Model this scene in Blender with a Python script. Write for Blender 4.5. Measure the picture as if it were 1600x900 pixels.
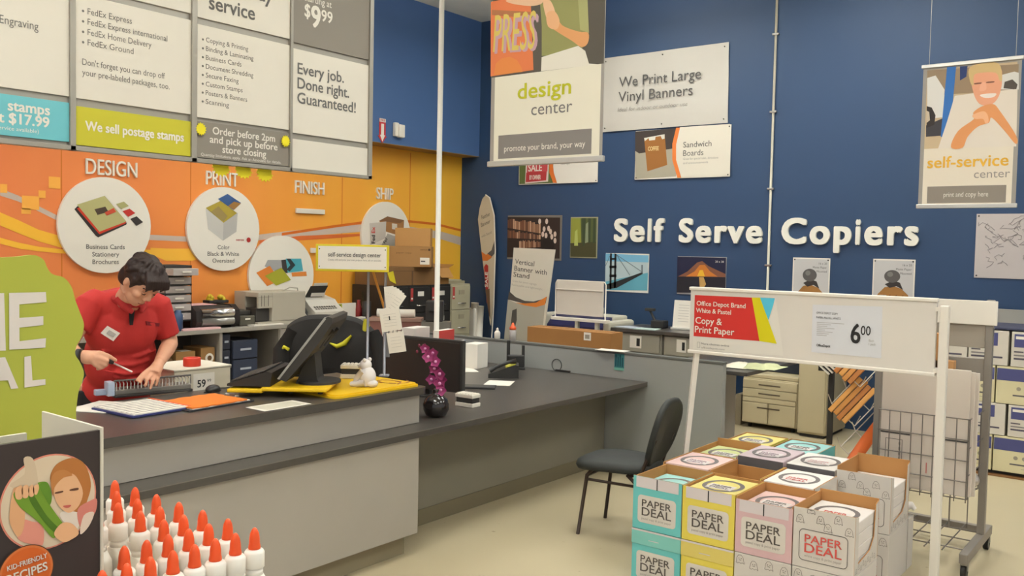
import bpy, bmesh, math, random
from mathutils import Matrix, Vector, Euler, noise
from math import sin, cos, pi, radians, atan2, hypot

for o in list(bpy.data.objects):
    bpy.data.objects.remove(o)
SC = bpy.context.scene
COL = SC.collection
random.seed(7)

# ---------------------------------------------------------------- camera
cd = bpy.data.cameras.new('camera')
cam = bpy.data.objects.new('camera', cd)
COL.objects.link(cam)
cd.sensor_fit = 'HORIZONTAL'
cd.sensor_width = 36.0
cd.lens = 36.0 * 1400.0 / 1600.0
cd.clip_start = 0.02
YAW, PITCH, ROLL = radians(37.8), radians(2.63), radians(1.16)
fw = Vector((-sin(YAW) * cos(PITCH), cos(YAW) * cos(PITCH), -sin(PITCH)))
r0 = Vector((cos(YAW), sin(YAW), 0.0))
u0 = r0.cross(fw)
rv = r0 * cos(ROLL) + u0 * sin(ROLL)
uv = u0 * cos(ROLL) - r0 * sin(ROLL)
cam.matrix_world = Matrix(((rv.x, uv.x, -fw.x, 0.0), (rv.y, uv.y, -fw.y, 0.0), (rv.z, uv.z, -fw.z, 1.75), (0, 0, 0, 1)))
SC.camera = cam

# ---------------------------------------------------------------- view, world, lights
SC.view_settings.view_transform = 'Standard'
SC.view_settings.look = 'None'
SC.view_settings.gamma = 1.0
SC.view_settings.use_curve_mapping = False
SC.view_settings.exposure = -0.24
SC.cycles.max_bounces = 6
SC.cycles.diffuse_bounces = 4
wd = bpy.data.worlds.new('world')
SC.world = wd
wd.use_nodes = True
bg = wd.node_tree.nodes['Background']
bg.inputs[0].default_value = (0.95, 0.985, 1.0, 1)
bg.inputs[1].default_value = 0.80

def ceiling_lamp_or_fill(x, y, sx, sy, power, z=4.3, up=False):
    ld = bpy.data.lights.new('ceiling_lamp_or_fill', 'AREA')
    ld.shape = 'RECTANGLE'
    ld.size, ld.size_y = sx, sy
    ld.energy = power
    ld.color = (0.95, 0.985, 1.0)
    lo = bpy.data.objects.new('ceiling_lamp_or_fill', ld)
    lo.location = (x, y, z)
    if up: lo.rotation_euler = (pi, 0, 0)
    COL.objects.link(lo)
for ly in (-1.2, 1.7, 4.6, 7.6):
    for lx in (-5.0 if ly > 7 else -6.1, -2.6, 0.8):
        ceiling_lamp_or_fill(lx, ly, 1.4, 0.35, 22)            # suspended strip lamps: light down onto the floor
        ceiling_lamp_or_fill(lx, ly, 1.4, 0.35, 75, 4.32, True)  # added upward fill, no real fixture: lifts the dark ceiling and upper walls

# ---------------------------------------------------------------- materials
MATS = {}
def lin(c):
    c = c / 255.0
    return c / 12.92 if c <= 0.04045 else ((c + 0.055) / 1.055) ** 2.4
def mat(rgb, rough=0.6, metal=0.0, var=0.05, scale=6.0, bump=0.0, bscale=60.0, spec=0.35, emit=0.0, alpha=1.0, trans=0.0):
    key = (rgb, rough, metal, var, scale, bump, bscale, spec, emit, alpha, trans)
    if key in MATS:
        return MATS[key]
    m = bpy.data.materials.new('surface_%02x%02x%02x' % tuple(int(v) for v in rgb))
    m.use_nodes = True
    nt = m.node_tree
    b = nt.nodes['Principled BSDF']
    col = tuple(lin(v) for v in rgb)
    tc = nt.nodes.new('ShaderNodeTexCoord')
    if var > 0:
        nz = nt.nodes.new('ShaderNodeTexNoise')
        nz.inputs['Scale'].default_value = scale
        nz.inputs['Detail'].default_value = 3.0
        nt.links.new(tc.outputs['Object'], nz.inputs['Vector'])
        mx = nt.nodes.new('ShaderNodeMix')
        mx.data_type = 'RGBA'
        mx.inputs[6].default_value = tuple(min(1, c * (1 - var)) for c in col) + (1,)
        mx.inputs[7].default_value = tuple(min(1, c * (1 + var)) for c in col) + (1,)
        nt.links.new(nz.outputs['Fac'], mx.inputs[0])
        nt.links.new(mx.outputs[2], b.inputs['Base Color'])
    else:
        b.inputs['Base Color'].default_value = col + (1,)
    b.inputs['Roughness'].default_value = rough
    b.inputs['Metallic'].default_value = metal
    b.inputs['Specular IOR Level'].default_value = spec
    if trans:
        b.inputs['Transmission Weight'].default_value = trans
    if bump > 0:
        n2 = nt.nodes.new('ShaderNodeTexNoise')
        n2.inputs['Scale'].default_value = bscale
        nt.links.new(tc.outputs['Object'], n2.inputs['Vector'])
        bp = nt.nodes.new('ShaderNodeBump')
        bp.inputs['Strength'].default_value = bump
        bp.inputs['Distance'].default_value = 0.004
        nt.links.new(n2.outputs['Fac'], bp.inputs['Height'])
        nt.links.new(bp.outputs['Normal'], b.inputs['Normal'])
    MATS[key] = m
    return m
def ink(r, g, b):                       # flat print on paper, vinyl or board
    return mat((r, g, b), 0.55, 0, 0.0, spec=0.2)

WHITE = mat((222, 214, 200), 0.5, var=0.02)
PAPER = mat((226, 219, 207), 0.7, var=0.02, spec=0.15)
CREAM = mat((205, 192, 165), 0.5, var=0.03)
GREYP = mat((152, 148, 142), 0.45, var=0.04, spec=0.4)
BLACK = mat((44, 42, 40), 0.4, var=0.1)
MATTE = mat((54, 51, 48), 0.75, var=0.12)
STEEL = mat((150, 146, 140), 0.32, metal=0.8, var=0.04)
CHROME = mat((200, 198, 194), 0.2, metal=0.95, var=0.0)
TEXTG = ink(85, 82, 80)
TEXTK = ink(45, 43, 42)

# ---------------------------------------------------------------- mesh builder
FONT = {}
def glyphs(s, bold=0.0, shear=0.0, res=4):
    key = (s, bold, shear, res)
    if key in FONT:
        return FONT[key]
    cu = bpy.data.curves.new('lettering', 'FONT')
    cu.body = s
    cu.size = 1.0
    cu.resolution_u = res
    cu.offset = bold
    cu.shear = shear
    ob = bpy.data.objects.new('lettering', cu)
    me = ob.to_mesh()
    vs = [(v.co.x, v.co.y) for v in me.vertices]
    fs = [tuple(p.vertices) for p in me.polygons]
    ob.to_mesh_clear()
    bpy.data.objects.remove(ob)
    bpy.data.curves.remove(cu)
    FONT[key] = (vs, fs)
    return FONT[key]
CAPH = max(v[1] for v in glyphs('H')[0])

class MB:
    def __init__(s):
        s.v, s.f, s.mi, s.sm, s.mats = [], [], [], [], []
        s.M = Matrix()
    def slot(s, m):
        if m not in s.mats:
            s.mats.append(m)
        return s.mats.index(m)
    def add(s, vs, fs, m, smooth=False):
        k, b = s.slot(m), len(s.v)
        s.v += [s.M @ Vector(p) for p in vs]
        for f in fs:
            s.f.append(tuple(b + i for i in f))
            s.mi.append(k)
            s.sm.append(smooth)
        return s
    def box(s, a, b, m, bev=0.0):
        x0, y0, z0 = (min(a[i], b[i]) for i in range(3))
        x1, y1, z1 = (max(a[i], b[i]) for i in range(3))
        if bev <= 0:
            vs = [(x, y, z) for x in (x0, x1) for y in (y0, y1) for z in (z0, z1)]
            fs = [(0, 1, 3, 2), (4, 6, 7, 5), (0, 4, 5, 1), (2, 3, 7, 6), (0, 2, 6, 4), (1, 5, 7, 3)]
            return s.add(vs, fs, m)
        e = min(bev, (x1 - x0) * .49, (y1 - y0) * .49, (z1 - z0) * .49)
        bm = bmesh.new()
        bmesh.ops.create_cube(bm, size=1.0)
        for v in bm.verts:
            v.co = Vector(((x0 + x1) / 2 + v.co.x * (x1 - x0), (y0 + y1) / 2 + v.co.y * (y1 - y0), (z0 + z1) / 2 + v.co.z * (z1 - z0)))
        bmesh.ops.bevel(bm, geom=bm.edges[:], offset=e, segments=2, profile=0.5, affect='EDGES')
        s.bm(bm, m)
        return s
    def bm(s, bm, m, smooth=False):
        bm.verts.index_update()
        s.add([v.co.copy() for v in bm.verts], [tuple(v.index for v in f.verts) for f in bm.faces], m, smooth)
        bm.free()
        return s
    def poly(s, pts, m, z=0.0):            # flat polygon in the local xy plane, any outline
        from mathutils.geometry import tessellate_polygon
        p3 = [Vector((p[0], p[1], z)) for p in pts]
        a = sum(p3[i].x * p3[(i + 1) % len(p3)].y - p3[(i + 1) % len(p3)].x * p3[i].y for i in range(len(p3)))
        tris = tessellate_polygon([p3])
        fs = []
        for t in tris:
            A, B, C_ = (p3[i] for i in t)
            c = (B - A).cross(C_ - A).z
            if abs(c) < 1e-12: continue
            fs.append(tuple(t) if c > 0 else tuple(reversed(t)))
        return s.add(p3, fs, m)
    def rect(s, x0, y0, x1, y1, m, z=0.0):
        return s.add([(x0, y0, z), (x1, y0, z), (x1, y1, z), (x0, y1, z)], [(0, 1, 2, 3)], m)
    def prism(s, pts, z0, z1, m, mside=None):
        n = len(pts)
        a = sum(pts[i][0] * pts[(i + 1) % n][1] - pts[(i + 1) % n][0] * pts[i][1] for i in range(n))
        if a < 0: pts = list(reversed(pts))
        s.poly(pts, m, z1)
        b = len(s.v)
        from mathutils.geometry import tessellate_polygon
        s.add([(p[0], p[1], z) for p in pts for z in (z0, z1)], [(2 * i, 2 * ((i + 1) % n), 2 * ((i + 1) % n) + 1, 2 * i + 1) for i in range(n)], mside or m)
        p3 = [Vector((p[0], p[1], z0)) for p in pts]
        fs = []
        for t in tessellate_polygon([p3]):
            A, B, C_ = (p3[i] for i in t)
            c = (B - A).cross(C_ - A).z
            fs.append(tuple(t) if c < 0 else tuple(reversed(t)))
        return s.add(p3, fs, m)
    def disc(s, x, y, r, m, z=0.0, n=40, ry=None):
        return s.poly([(x + r * cos(2 * pi * i / n), y + (ry or r) * sin(2 * pi * i / n)) for i in range(n)], m, z)
    def tube(s, pts, r, m, n=8, closed=False, caps=True):
        P = [Vector(p) for p in pts]
        k = len(P)
        rad = r if isinstance(r, (list, tuple)) else [r] * k
        vs, fs = [], []
        up = None
        for i in range(k):
            if closed: t = P[(i + 1) % k] - P[i - 1]
            else: t = P[min(i + 1, k - 1)] - P[max(i - 1, 0)]
            t.normalize()
            if up is None:
                up = Vector((0, 0, 1)) if abs(t.z) < 0.9 else Vector((1, 0, 0))
            a = t.cross(up)
            if a.length < 1e-6: a = t.orthogonal()
            a.normalize()
            b = a.cross(t).normalized()
            up = b
            for j in range(n):
                an = 2 * pi * j / n
                vs.append(P[i] + (a * cos(an) + b * sin(an)) * rad[i])
        m_ = k if closed else k - 1
        for i in range(m_):
            for j in range(n):
                i2, j2 = (i + 1) % k, (j + 1) % n
                fs.append((i * n + j, i2 * n + j, i2 * n + j2, i * n + j2)[::-1])
        if caps and not closed:
            fs.append(tuple(range(n)))
            fs.append(tuple(range((k - 1) * n, k * n))[::-1])
        return s.add(vs, fs, m, n > 5)
    def cyl(s, a, b, r, m, r1=None, n=20):
        return s.tube([a, b], [r, r if r1 is None else r1], m, n)
    def lathe(s, prof, m, n=28, c=(0, 0, 0), smooth=True, sy=1.0):
        vs, fs = [], []
        k = len(prof)
        for r, z in prof:
            for j in range(n):
                a = 2 * pi * j / n
                vs.append((c[0] + r * cos(a), c[1] + sy * r * sin(a), c[2] + z))
        for i in range(k - 1):
            for j in range(n):
                j2 = (j + 1) % n
                fs.append((i * n + j, i * n + j2, (i + 1) * n + j2, (i + 1) * n + j))
        fs.append(tuple(range(n))[::-1])
        fs.append(tuple(range((k - 1) * n, k * n)))
        return s.add(vs, fs, m, smooth)
    def ball(s, c, r, m, n=16, k=10, smooth=True):
        rx, ry, rz = r if isinstance(r, (tuple, list)) else (r, r, r)
        vs = [(c[0], c[1], c[2] + rz)]
        for i in range(1, k):
            p = pi * i / k
            for j in range(n):
                a = 2 * pi * j / n
                vs.append((c[0] + rx * sin(p) * cos(a), c[1] + ry * sin(p) * sin(a), c[2] + rz * cos(p)))
        vs.append((c[0], c[1], c[2] - rz))
        fs = [(0, 1 + j, 1 + (j + 1) % n) for j in range(n)]
        for i in range(k - 2):
            for j in range(n):
                a, b = 1 + i * n, 1 + (i + 1) * n
                fs.append((a + j, b + j, b + (j + 1) % n, a + (j + 1) % n))
        L = len(vs) - 1
        a = 1 + (k - 2) * n
        fs += [(L, a + (j + 1) % n, a + j) for j in range(n)]
        return s.add(vs, fs, m, smooth)
    def text(s, t, x, y, h, m, z=0.002, w=None, al='L', bold=0.0, shear=0.0, depth=0.0, res=3, xs=1.0, rot=0.0):
        if bold > 0:                       # heavier strokes: the same letters struck again slightly offset
            e = bold * h / CAPH * .9
            if w: w -= 2 * e
            for i, (a, b) in enumerate(((0, 0), (1, 0), (-1, 0), (.7, .7), (-.7, .7), (.7, -.7), (-.7, -.7))):
                s.text(t, x + a * e + {'L': e, 'C': 0, 'R': -e}[al], y + b * e, h, m, z + i * .00012, w, al, 0, shear, depth, res, xs, rot)
            return s
        bold = 0.0
        vs, fs = glyphs(t, bold, shear, res)
        if not vs: return s
        k = h / CAPH
        x0, x1 = min(v[0] for v in vs), max(v[0] for v in vs)
        kx = k * xs if w is None else w / (x1 - x0)
        W = (x1 - x0) * kx
        ox = x - {'L': 0, 'C': W / 2, 'R': W}[al]
        out = []
        for v in vs:
            px, py = (v[0] - x0) * kx + ox - x, v[1] * k
            out.append((x + px * cos(rot) - py * sin(rot), y + px * sin(rot) + py * cos(rot)))
        fl = []
        for f in fs:
            A, B, C_ = (Vector(out[i]) for i in f[:3])
            c = (B - A).x * (C_ - A).y - (B - A).y * (C_ - A).x
            fl.append(f if c > 0 else tuple(reversed(f)))
        s.add([(p[0], p[1], z + depth) for p in out], fl, m)
        if depth:
            ec = {}
            for f in fl:
                for i in range(len(f)):
                    e = (f[i], f[(i + 1) % len(f)])
                    if (e[1], e[0]) in ec: del ec[(e[1], e[0])]
                    else: ec[e] = 1
            b = [(p[0], p[1], z) for p in out] + [(p[0], p[1], z + depth) for p in out]
            n = len(out)
            s.add(b, [(e[0], e[1], e[1] + n, e[0] + n) for e in ec], m)
        return s
    def build(s, name, parent=None, loc=(0, 0, 0), rot=(0, 0, 0), kind=None, label=None):
        me = bpy.data.meshes.new(name)
        me.from_pydata([tuple(v) for v in s.v], [], s.f)
        for m in s.mats: me.materials.append(m)
        me.polygons.foreach_set('material_index', s.mi)
        me.polygons.foreach_set('use_smooth', s.sm)
        me.update()
        o = bpy.data.objects.new(name, me)
        COL.objects.link(o)
        o.location = loc
        o.rotation_euler = rot
        if parent: o.parent = parent
        if kind: o['kind'] = kind
        if label: o['label'] = label
        return o

def smooth_outline(pts, k=4):              # rounded closed outline through the points
    n, out = len(pts), []
    for i in range(n):
        p0, p1, p2, p3 = pts[i - 1], pts[i], pts[(i + 1) % n], pts[(i + 2) % n]
        for j in range(k):
            t = j / k
            out.append(tuple(.5 * (2 * p1[c] + (p2[c] - p0[c]) * t + (2 * p0[c] - 5 * p1[c] + 4 * p2[c] - p3[c]) * t * t + (3 * p1[c] - p0[c] - 3 * p2[c] + p3[c]) * t ** 3) for c in (0, 1)))
    return out
def tag(o, label, cat, group=None):
    o['label'], o['category'] = label, cat
    if group: o['group'] = group
    return o
def thing(name, label, cat, loc=(0, 0, 0), rot=(0, 0, 0), group=None):
    o = bpy.data.objects.new(name, None)
    o.empty_display_size = 0.1
    COL.objects.link(o)
    o.location, o.rotation_euler = loc, rot
    return tag(o, label, cat, group)
def copy_tree(o, parent=None):
    c = o.copy()
    COL.objects.link(c)
    if parent: c.parent = parent
    for ch in list(o.children):
        copy_tree(ch, c)
    return c
ONBACK = (pi / 2, 0, 0)            # local x = right, y = up, z = out of the blue wall
ONLEFT = (pi / 2, 0, pi / 2)       # the same on the orange wall, facing the shop floor
def wire(pts, r, m, n=6):
    return MB().tube(pts, r, m, n)

# ================================================================ the room
def floor_mat():
    m = mat((182, 168, 138), 0.38, 0, 0.05, scale=1.3, spec=0.4).copy()
    nt = m.node_tree
    b = nt.nodes['Principled BSDF']
    src = b.inputs['Base Color'].links[0].from_socket
    tc = nt.nodes.new('ShaderNodeTexCoord')
    nz = nt.nodes.new('ShaderNodeTexNoise')
    nz.inputs['Scale'].default_value = 9.0
    nz.inputs['Detail'].default_value = 5.0
    nt.links.new(tc.outputs['Object'], nz.inputs['Vector'])
    rp = nt.nodes.new('ShaderNodeValToRGB')
    rp.color_ramp.elements[0].position = 0.70
    rp.color_ramp.elements[1].position = 0.76
    nt.links.new(nz.outputs['Fac'], rp.inputs[0])
    mx = nt.nodes.new('ShaderNodeMix')
    mx.data_type = 'RGBA'
    mx.inputs[7].default_value = (lin(128), lin(112), lin(84), 1)
    nt.links.new(rp.outputs['Color'], mx.inputs[0])
    nt.links.new(src, mx.inputs[6])
    nt.links.new(mx.outputs[2], b.inputs['Base Color'])
    return m
def orange_mat():                       # printed wall: reddish orange at the near end, golden at the far end
    m = mat((210, 122, 50), 0.45, 0, 0.04, scale=0.8).copy()
    nt = m.node_tree
    b = nt.nodes['Principled BSDF']
    tc = nt.nodes.new('ShaderNodeTexCoord')
    sp = nt.nodes.new('ShaderNodeSeparateXYZ')
    nt.links.new(tc.outputs['Object'], sp.inputs[0])
    mr = nt.nodes.new('ShaderNodeMapRange')
    mr.inputs[1].default_value, mr.inputs[2].default_value = 2.6, 9.1
    nt.links.new(sp.outputs['Y'], mr.inputs[0])
    rp = nt.nodes.new('ShaderNodeValToRGB')
    el = rp.color_ramp.elements
    el[0].color = tuple(lin(c) for c in (226, 126, 76)) + (1,)
    el[1].color = tuple(lin(c) for c in (236, 180, 58)) + (1,)
    e = el.new(0.35); e.color = tuple(lin(c) for c in (228, 134, 66)) + (1,)
    e = el.new(0.6); e.color = tuple(lin(c) for c in (232, 156, 58)) + (1,)
    nt.links.new(mr.outputs[0], rp.inputs[0])
    mp = nt.nodes.new('ShaderNodeMapping')
    mp.inputs['Scale'].default_value = (1, 2.2, 0.12)
    nt.links.new(tc.outputs['Object'], mp.inputs[0])
    nz = nt.nodes.new('ShaderNodeTexNoise')
    nz.inputs['Scale'].default_value = 1.0
    nt.links.new(mp.outputs[0], nz.inputs['Vector'])
    mx = nt.nodes.new('ShaderNodeMix')
    mx.data_type = 'RGBA'
    mx.blend_type = 'OVERLAY'
    mx.inputs[0].default_value = 0.12
    nt.links.new(rp.outputs[0], mx.inputs[6])
    nt.links.new(nz.outputs['Fac'], mx.inputs[7])
    nt.links.new(mx.outputs[2], b.inputs['Base Color'])
    return m
BLUE = mat((46, 68, 99), 0.48, 0, 0.06, scale=0.7, spec=0.35)
MB().box((-8.15, -4, -0.1), (4.5, 9.3, 0), floor_mat()).build('floor', kind='structure')
MB().box((-8.15, -4, 4.68), (4.5, 9.3, 4.8), mat((240, 238, 226), 0.8)).build('ceiling', kind='structure')
MB().box((-8.15, 9.1, 0), (4.5, 9.3, 4.68), BLUE).build('wall_back', kind='structure')
MB().box((-7.949, -4, 2.93), (-7.65, 9.099, 4.679), mat((70, 98, 142), 0.5, 0, 0.05, scale=0.7)).box((-7.949, -4, 2.925), (-7.648, 9.099, 2.93), mat((150, 118, 70), 0.6)).build('trim_1', kind='structure')  # soffit: the wall's blue made lighter, lamp light put into its colour
w = MB().box((-8.15, -4, 0), (-7.95, 9.1, 4.68), orange_mat())
w.M = Matrix.Translation((-7.95, 0, 0)) @ Euler(ONLEFT).to_matrix().to_4x4()
def strip(mb, pts, wd, m, z):           # a printed band that follows a line of points
    for i in range(len(pts) - 1):
        (x0, y0), (x1, y1) = pts[i], pts[i + 1]
        a, b = (wd[i], wd[i + 1]) if isinstance(wd, (list, tuple)) else (wd, wd)
        mb.add([(x0, y0 - a / 2, z), (x1, y1 - b / 2, z), (x1, y1 + b / 2, z), (x0, y0 + a / 2, z)], [(0, 1, 2, 3)], m)
GB = ink(192, 174, 160)
YB = ink(242, 184, 62)
strip(w, [(3.285, 2.119), (3.426, 2.074), (3.594, 1.995), (3.767, 1.914), (3.981, 1.842), (4.278, 1.792), (4.626, 1.77), (5.067, 1.76), (5.508, 1.768), (5.862, 1.795), (6.238, 1.838), (6.777, 1.887), (7.365, 1.941), (8.124, 1.93), (8.721, 1.879), (9.105, 1.811)], [.06,.05,.045,.045,.045,.05,.05,.05,.05,.06,.07,.08,.09,.09,.1,.11], GB, .0015)
strip(w, [(3.283, 1.896), (3.436, 1.832), (3.593, 1.765), (3.783, 1.713), (4.039, 1.66), (4.34, 1.634), (4.659, 1.624), (5.068, 1.621)], [.11,.11,.1,.1,.09,.07,.05,.01], YB, .0025)
strip(w, [(3.282, 1.715), (3.435, 1.675), (3.592, 1.649), (3.811, 1.629), (4.039, 1.614), (4.402, 1.604)], [.05,.05,.04,.035,.03,.01], YB, .0025)
strip(w, [(6.153, 1.836), (6.502, 1.887), (6.871, 1.941), (7.313, 2), (7.679, 2.027), (8.121, 2.043), (8.594, 2.026), (9.101, 1.957)], .03, ink(204, 104, 36), .003)
strip(w, [(4.626, 1.642), (4.792, 1.606), (5.068, 1.608), (5.358, 1.648)], [.06,.12,.12,.02], ink(242, 182, 66), .003)
strip(w, [(5.863, 1.741), (6.414, 1.8), (6.969, 1.833), (7.47, 1.867)], [.05,.05,.04,.02], ink(206, 104, 52), .003)
for (x0, y0, x1, y1) in [(3.68, 2.176, 3.779, 2.277), (3.457, 1.984, 3.599, 2.1), (3.594, 2.088, 3.653, 2.152), (3.285, 2.114, 3.34, 2.186), (3.452, 1.946, 3.53, 1.992)]:
    w.rect(x0, y0, x1, y1, ink(240, 172, 76), .0035)
for x in [3.784, 5.044, 7, 8.114]:   # print seams
    w.rect(x, 0, x + .012, 2.9, ink(206, 116, 48), .0008)
w.M = Matrix()
w.build('wall_left', kind='structure')

# ================================================================ raised lettering
LETW = mat((236, 231, 218), 0.5, var=0.0)
def raised_word(word, u0, v0, h, width, rot, plane, bold, depth, word_label, group, kind_label, skip=1.0, ys=1.0, name='wall_letter'):
    # lay the whole word out once, then make every letter a thing of its own
    adv, xs = [], 0.0
    full = glyphs(word, 0, 0, 5)[0]
    W = max(v[0] for v in full) - min(v[0] for v in full)
    k = width / W
    seen = {}
    for i, ch in enumerate(word):
        pre = glyphs(word[:i + 1], 0, 0, 5)[0]
        right = max(v[0] for v in pre) - min(v[0] for v in full)
        g = glyphs(ch, 0, 0, 5)[0]
        gw = max(v[0] for v in g) - min(v[0] for v in g)
        x = (right - gw) * k
        mb = MB().text(ch, 0, 0, h, LETW, 0.0, w=gw * k, bold=bold, depth=depth, res=5)
        n = word.count(ch)
        seen[ch] = seen.get(ch, 0) + 1
        which = '' if n == 1 else (', the %s such letter' % ['first', 'second', 'third'][seen[ch] - 1])
        loc = (u0 + x, plane, v0) if rot == ONBACK else (plane, u0 + x, v0)
        o = mb.build(name, None, loc, rot)
        tag(o, '%s letter %s of %s%s' % (kind_label, ch, word_label, which), 'letter', group)
for wd_, a, b in (('Self', (-5.536, 1.855), (-4.877, 1.848)), ('Serve', (-4.692, 1.85), (-3.721, 1.845)), ('Copiers', (-3.513, 1.845), (-2.177, 1.847))):
    raised_word(wd_, a[0], 1.848, .247, b[0] - a[0], ONBACK, 9.099, 0.044, .03, '%s, on blue wall' % wd_, 'bold white letters on the blue wall', 'bold white')
for wd_, a, b, base in (('DESIGN', (4, 2.327), (4.483, 2.323), 0), ('PRINT', (5.215, 2.312), (5.589, 2.311), 0), ('FINISH', (6.32, 2.289), (6.725, 2.298), 0), ('SHIP', (7.536, 2.292), (7.814, 2.299), 0)):
    raised_word(wd_, a[0], (a[1] + b[1]) / 2, .137, b[0] - a[0], ONLEFT, -7.949, -0.012, .02, '%s, on orange wall' % wd_, 'thin white letters on the orange wall', 'thin white')

# ---------------------------------------------------------------- round discs on the orange wall
def disc_sign(name, label, c, r):
    t = thing(name, label, 'sign', (-7.945, c[0], c[1]), ONLEFT, 'round white discs on the orange wall')
    mb = MB()
    n = 48
    mb.prism([(r * cos(2 * pi * i / n), r * sin(2 * pi * i / n)) for i in range(n)], 0, .03, mat((234, 227, 213), .5, var=.02))
    mb.build('disc_board', t)
    return t
def quad(mb, pts, m, z): mb.poly(pts, m, z)
t = disc_sign('disc_sign', 'round white disc listing business cards, stationery and brochures', (4.175, 1.871), .435)
p = MB()
O = (4.175, 1.871)
def D(l): return [(a[0] - O[0], a[1] - O[1]) for a in l]
p.poly(D([(3.885, 2.003), (3.913, 2.033), (4.371, 1.901), (4.365, 1.883), (4.098, 1.759), (4.074, 1.776)]), ink(60,52,50), .032)
p.poly(D([(3.907, 2.01), (3.947, 2.034), (4.365, 1.912), (4.358, 1.894), (4.11, 1.788)]), ink(196,62,42), .033)
p.poly(D([(3.907, 2.044), (4.158, 2.137), (4.365, 1.912), (4.11, 1.811)]), ink(178,172,118), .034)
p.poly(D([(4.063, 2.011), (4.164, 2.039), (4.194, 1.994), (4.092, 1.961)]), ink(80,66,54), .035)
p.poly(D([(4.158, 1.986), (4.242, 2.031), (4.266, 1.997), (4.176, 1.958)]), ink(196,80,56), .0355)
p.poly(D([(4.266, 2.067), (4.34, 2.094), (4.389, 2.056), (4.315, 2.023)]), ink(168,164,112), .034)
p.poly(D([(4.327, 2.005), (4.396, 2.032), (4.452, 1.993), (4.383, 1.955)]), ink(190,56,50), .034)
p.poly(D([(4.402, 1.937), (4.465, 1.964), (4.529, 1.912), (4.465, 1.874)]), ink(62,56,54), .034)
for i, (s, px) in enumerate((('Business Cards', 60), ('Stationery', 42), ('Brochures', 41))):
    p.text(s, -.005, -.215 - i * .068, .04, TEXTG, .032, w=px * 0.006, al='C')
p.build('printed_design', t)
t = disc_sign('disc_sign', 'round white disc reading color, black and white, oversized', (5.413, 1.871), .425)
p = MB()
O = (5.413, 1.871)
p.poly(D([(5.195, 2.069), (5.401, 1.942), (5.395, 1.753), (5.225, 1.865)]), ink(196,192,184), .032)
p.poly(D([(5.401, 1.942), (5.568, 2.046), (5.554, 1.848), (5.395, 1.753)]), ink(178,174,168), .032)
p.poly(D([(5.195, 2.075), (5.363, 2.154), (5.56, 2.04), (5.401, 1.935)]), ink(170,150,60), .033)
p.poly(D([(5.253, 2.039), (5.341, 2.101), (5.446, 2.002), (5.401, 1.948)]), ink(150,130,80), .0335)
p.poly(D([(5.333, 2.172), (5.445, 2.23), (5.606, 2.147), (5.514, 2.07)]), ink(64,92,140), .034)
p.poly(D([(5.453, 2.107), (5.521, 2.156), (5.606, 2.141), (5.522, 2.071)]), ink(150,110,60), .0345)
p.text('xerox', 0.134, -0.115, .022, ink(190,60,60), .033, w=.1, bold=.02)
p.disc(0.29, -0.105, .026, ink(170,50,46), .033)
for i, (s, px) in enumerate((('Color', 17), ('Black & White', 46), ('Oversized', 32))):
    p.text(s, -.01, -.205 - i * .068, .042, TEXTG, .032, w=px * 0.008, al='C')
p.build('printed_design', t)
t = disc_sign('disc_sign', 'round white disc with pictured folders, slipped low behind the beige printer', (6.14, 1.391), .43)
p = MB()
O = (6.14, 1.391)
p.poly(D([(5.906, 1.49), (5.946, 1.558), (6.215, 1.558), (6.225, 1.432), (6.157, 1.391)]), ink(160,158,156), .032)
p.poly(D([(6.122, 1.558), (6.207, 1.565), (6.208, 1.412), (6.14, 1.433)]), ink(62,58,56), .033)
p.poly(D([(6.181, 1.572), (6.39, 1.573), (6.418, 1.438), (6.208, 1.419)]), ink(78,160,172), .034)
p.poly(D([(6.19, 1.572), (6.241, 1.572), (6.311, 1.502), (6.234, 1.432), (6.191, 1.454), (6.242, 1.502)]), ink(52,60,62), .035)
p.poly(D([(5.801, 1.423), (5.972, 1.496), (6.107, 1.336), (5.941, 1.278)]), ink(212,124,54), .033)
p.poly(D([(5.907, 1.388), (6.122, 1.475), (6.252, 1.341), (6.057, 1.282)]), ink(160,158,50), .036)
p.poly(D([(6.26, 1.418), (6.463, 1.43), (6.472, 1.38), (6.269, 1.376)]), ink(214,130,60), .033)
p.build('printed_design', t)
t = disc_sign('disc_sign', 'round white disc picturing cartons and a courier envelope, below the word SHIP', (7.693, 1.856), .41)
p = MB()
O = (7.693, 1.856)
p.poly(D([(7.561, 2.031), (7.699, 2.09), (7.985, 2.054), (7.978, 1.847), (7.681, 1.903)]), ink(158,112,68), .032)
p.poly(D([(7.699, 2.09), (7.985, 2.054), (7.919, 2.012), (7.561, 2.031)]), ink(128,92,62), .033)
p.poly(D([(7.776, 2.007), (7.864, 2.002), (7.865, 1.931), (7.778, 1.937)]), ink(214,206,190), .034)
p.poly(D([(7.406, 1.995), (7.679, 2.027), (7.672, 1.825), (7.42, 1.736)]), ink(196,188,176), .033)
p.poly(D([(7.599, 1.73), (7.703, 1.88), (7.968, 1.823), (7.925, 1.735)]), ink(176,170,158), .0335)
p.text('Fed', -0.2, -0.097, .055, ink(58,52,54), .036, w=.1, rot=pi / 2, bold=.02)
p.text('Ex', -0.202, 0.026, .055, ink(206,70,60), .036, w=.075, rot=pi / 2, bold=.02)
p.text('Fed', -0.03, -0.102, .04, ink(58,52,54), .036, w=.07, rot=1.0, bold=.02)
p.build('printed_design', t)
BARL = 'white mounting rail fixed to the orange wall below the word FINISH'
o = MB().box((0, 0, 0), (.40, .055, .03), WHITE, .006).build('mounting_rail', None, (-7.949, 6.331, 2.072), ONLEFT); tag(o, BARL, 'rail')
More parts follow.
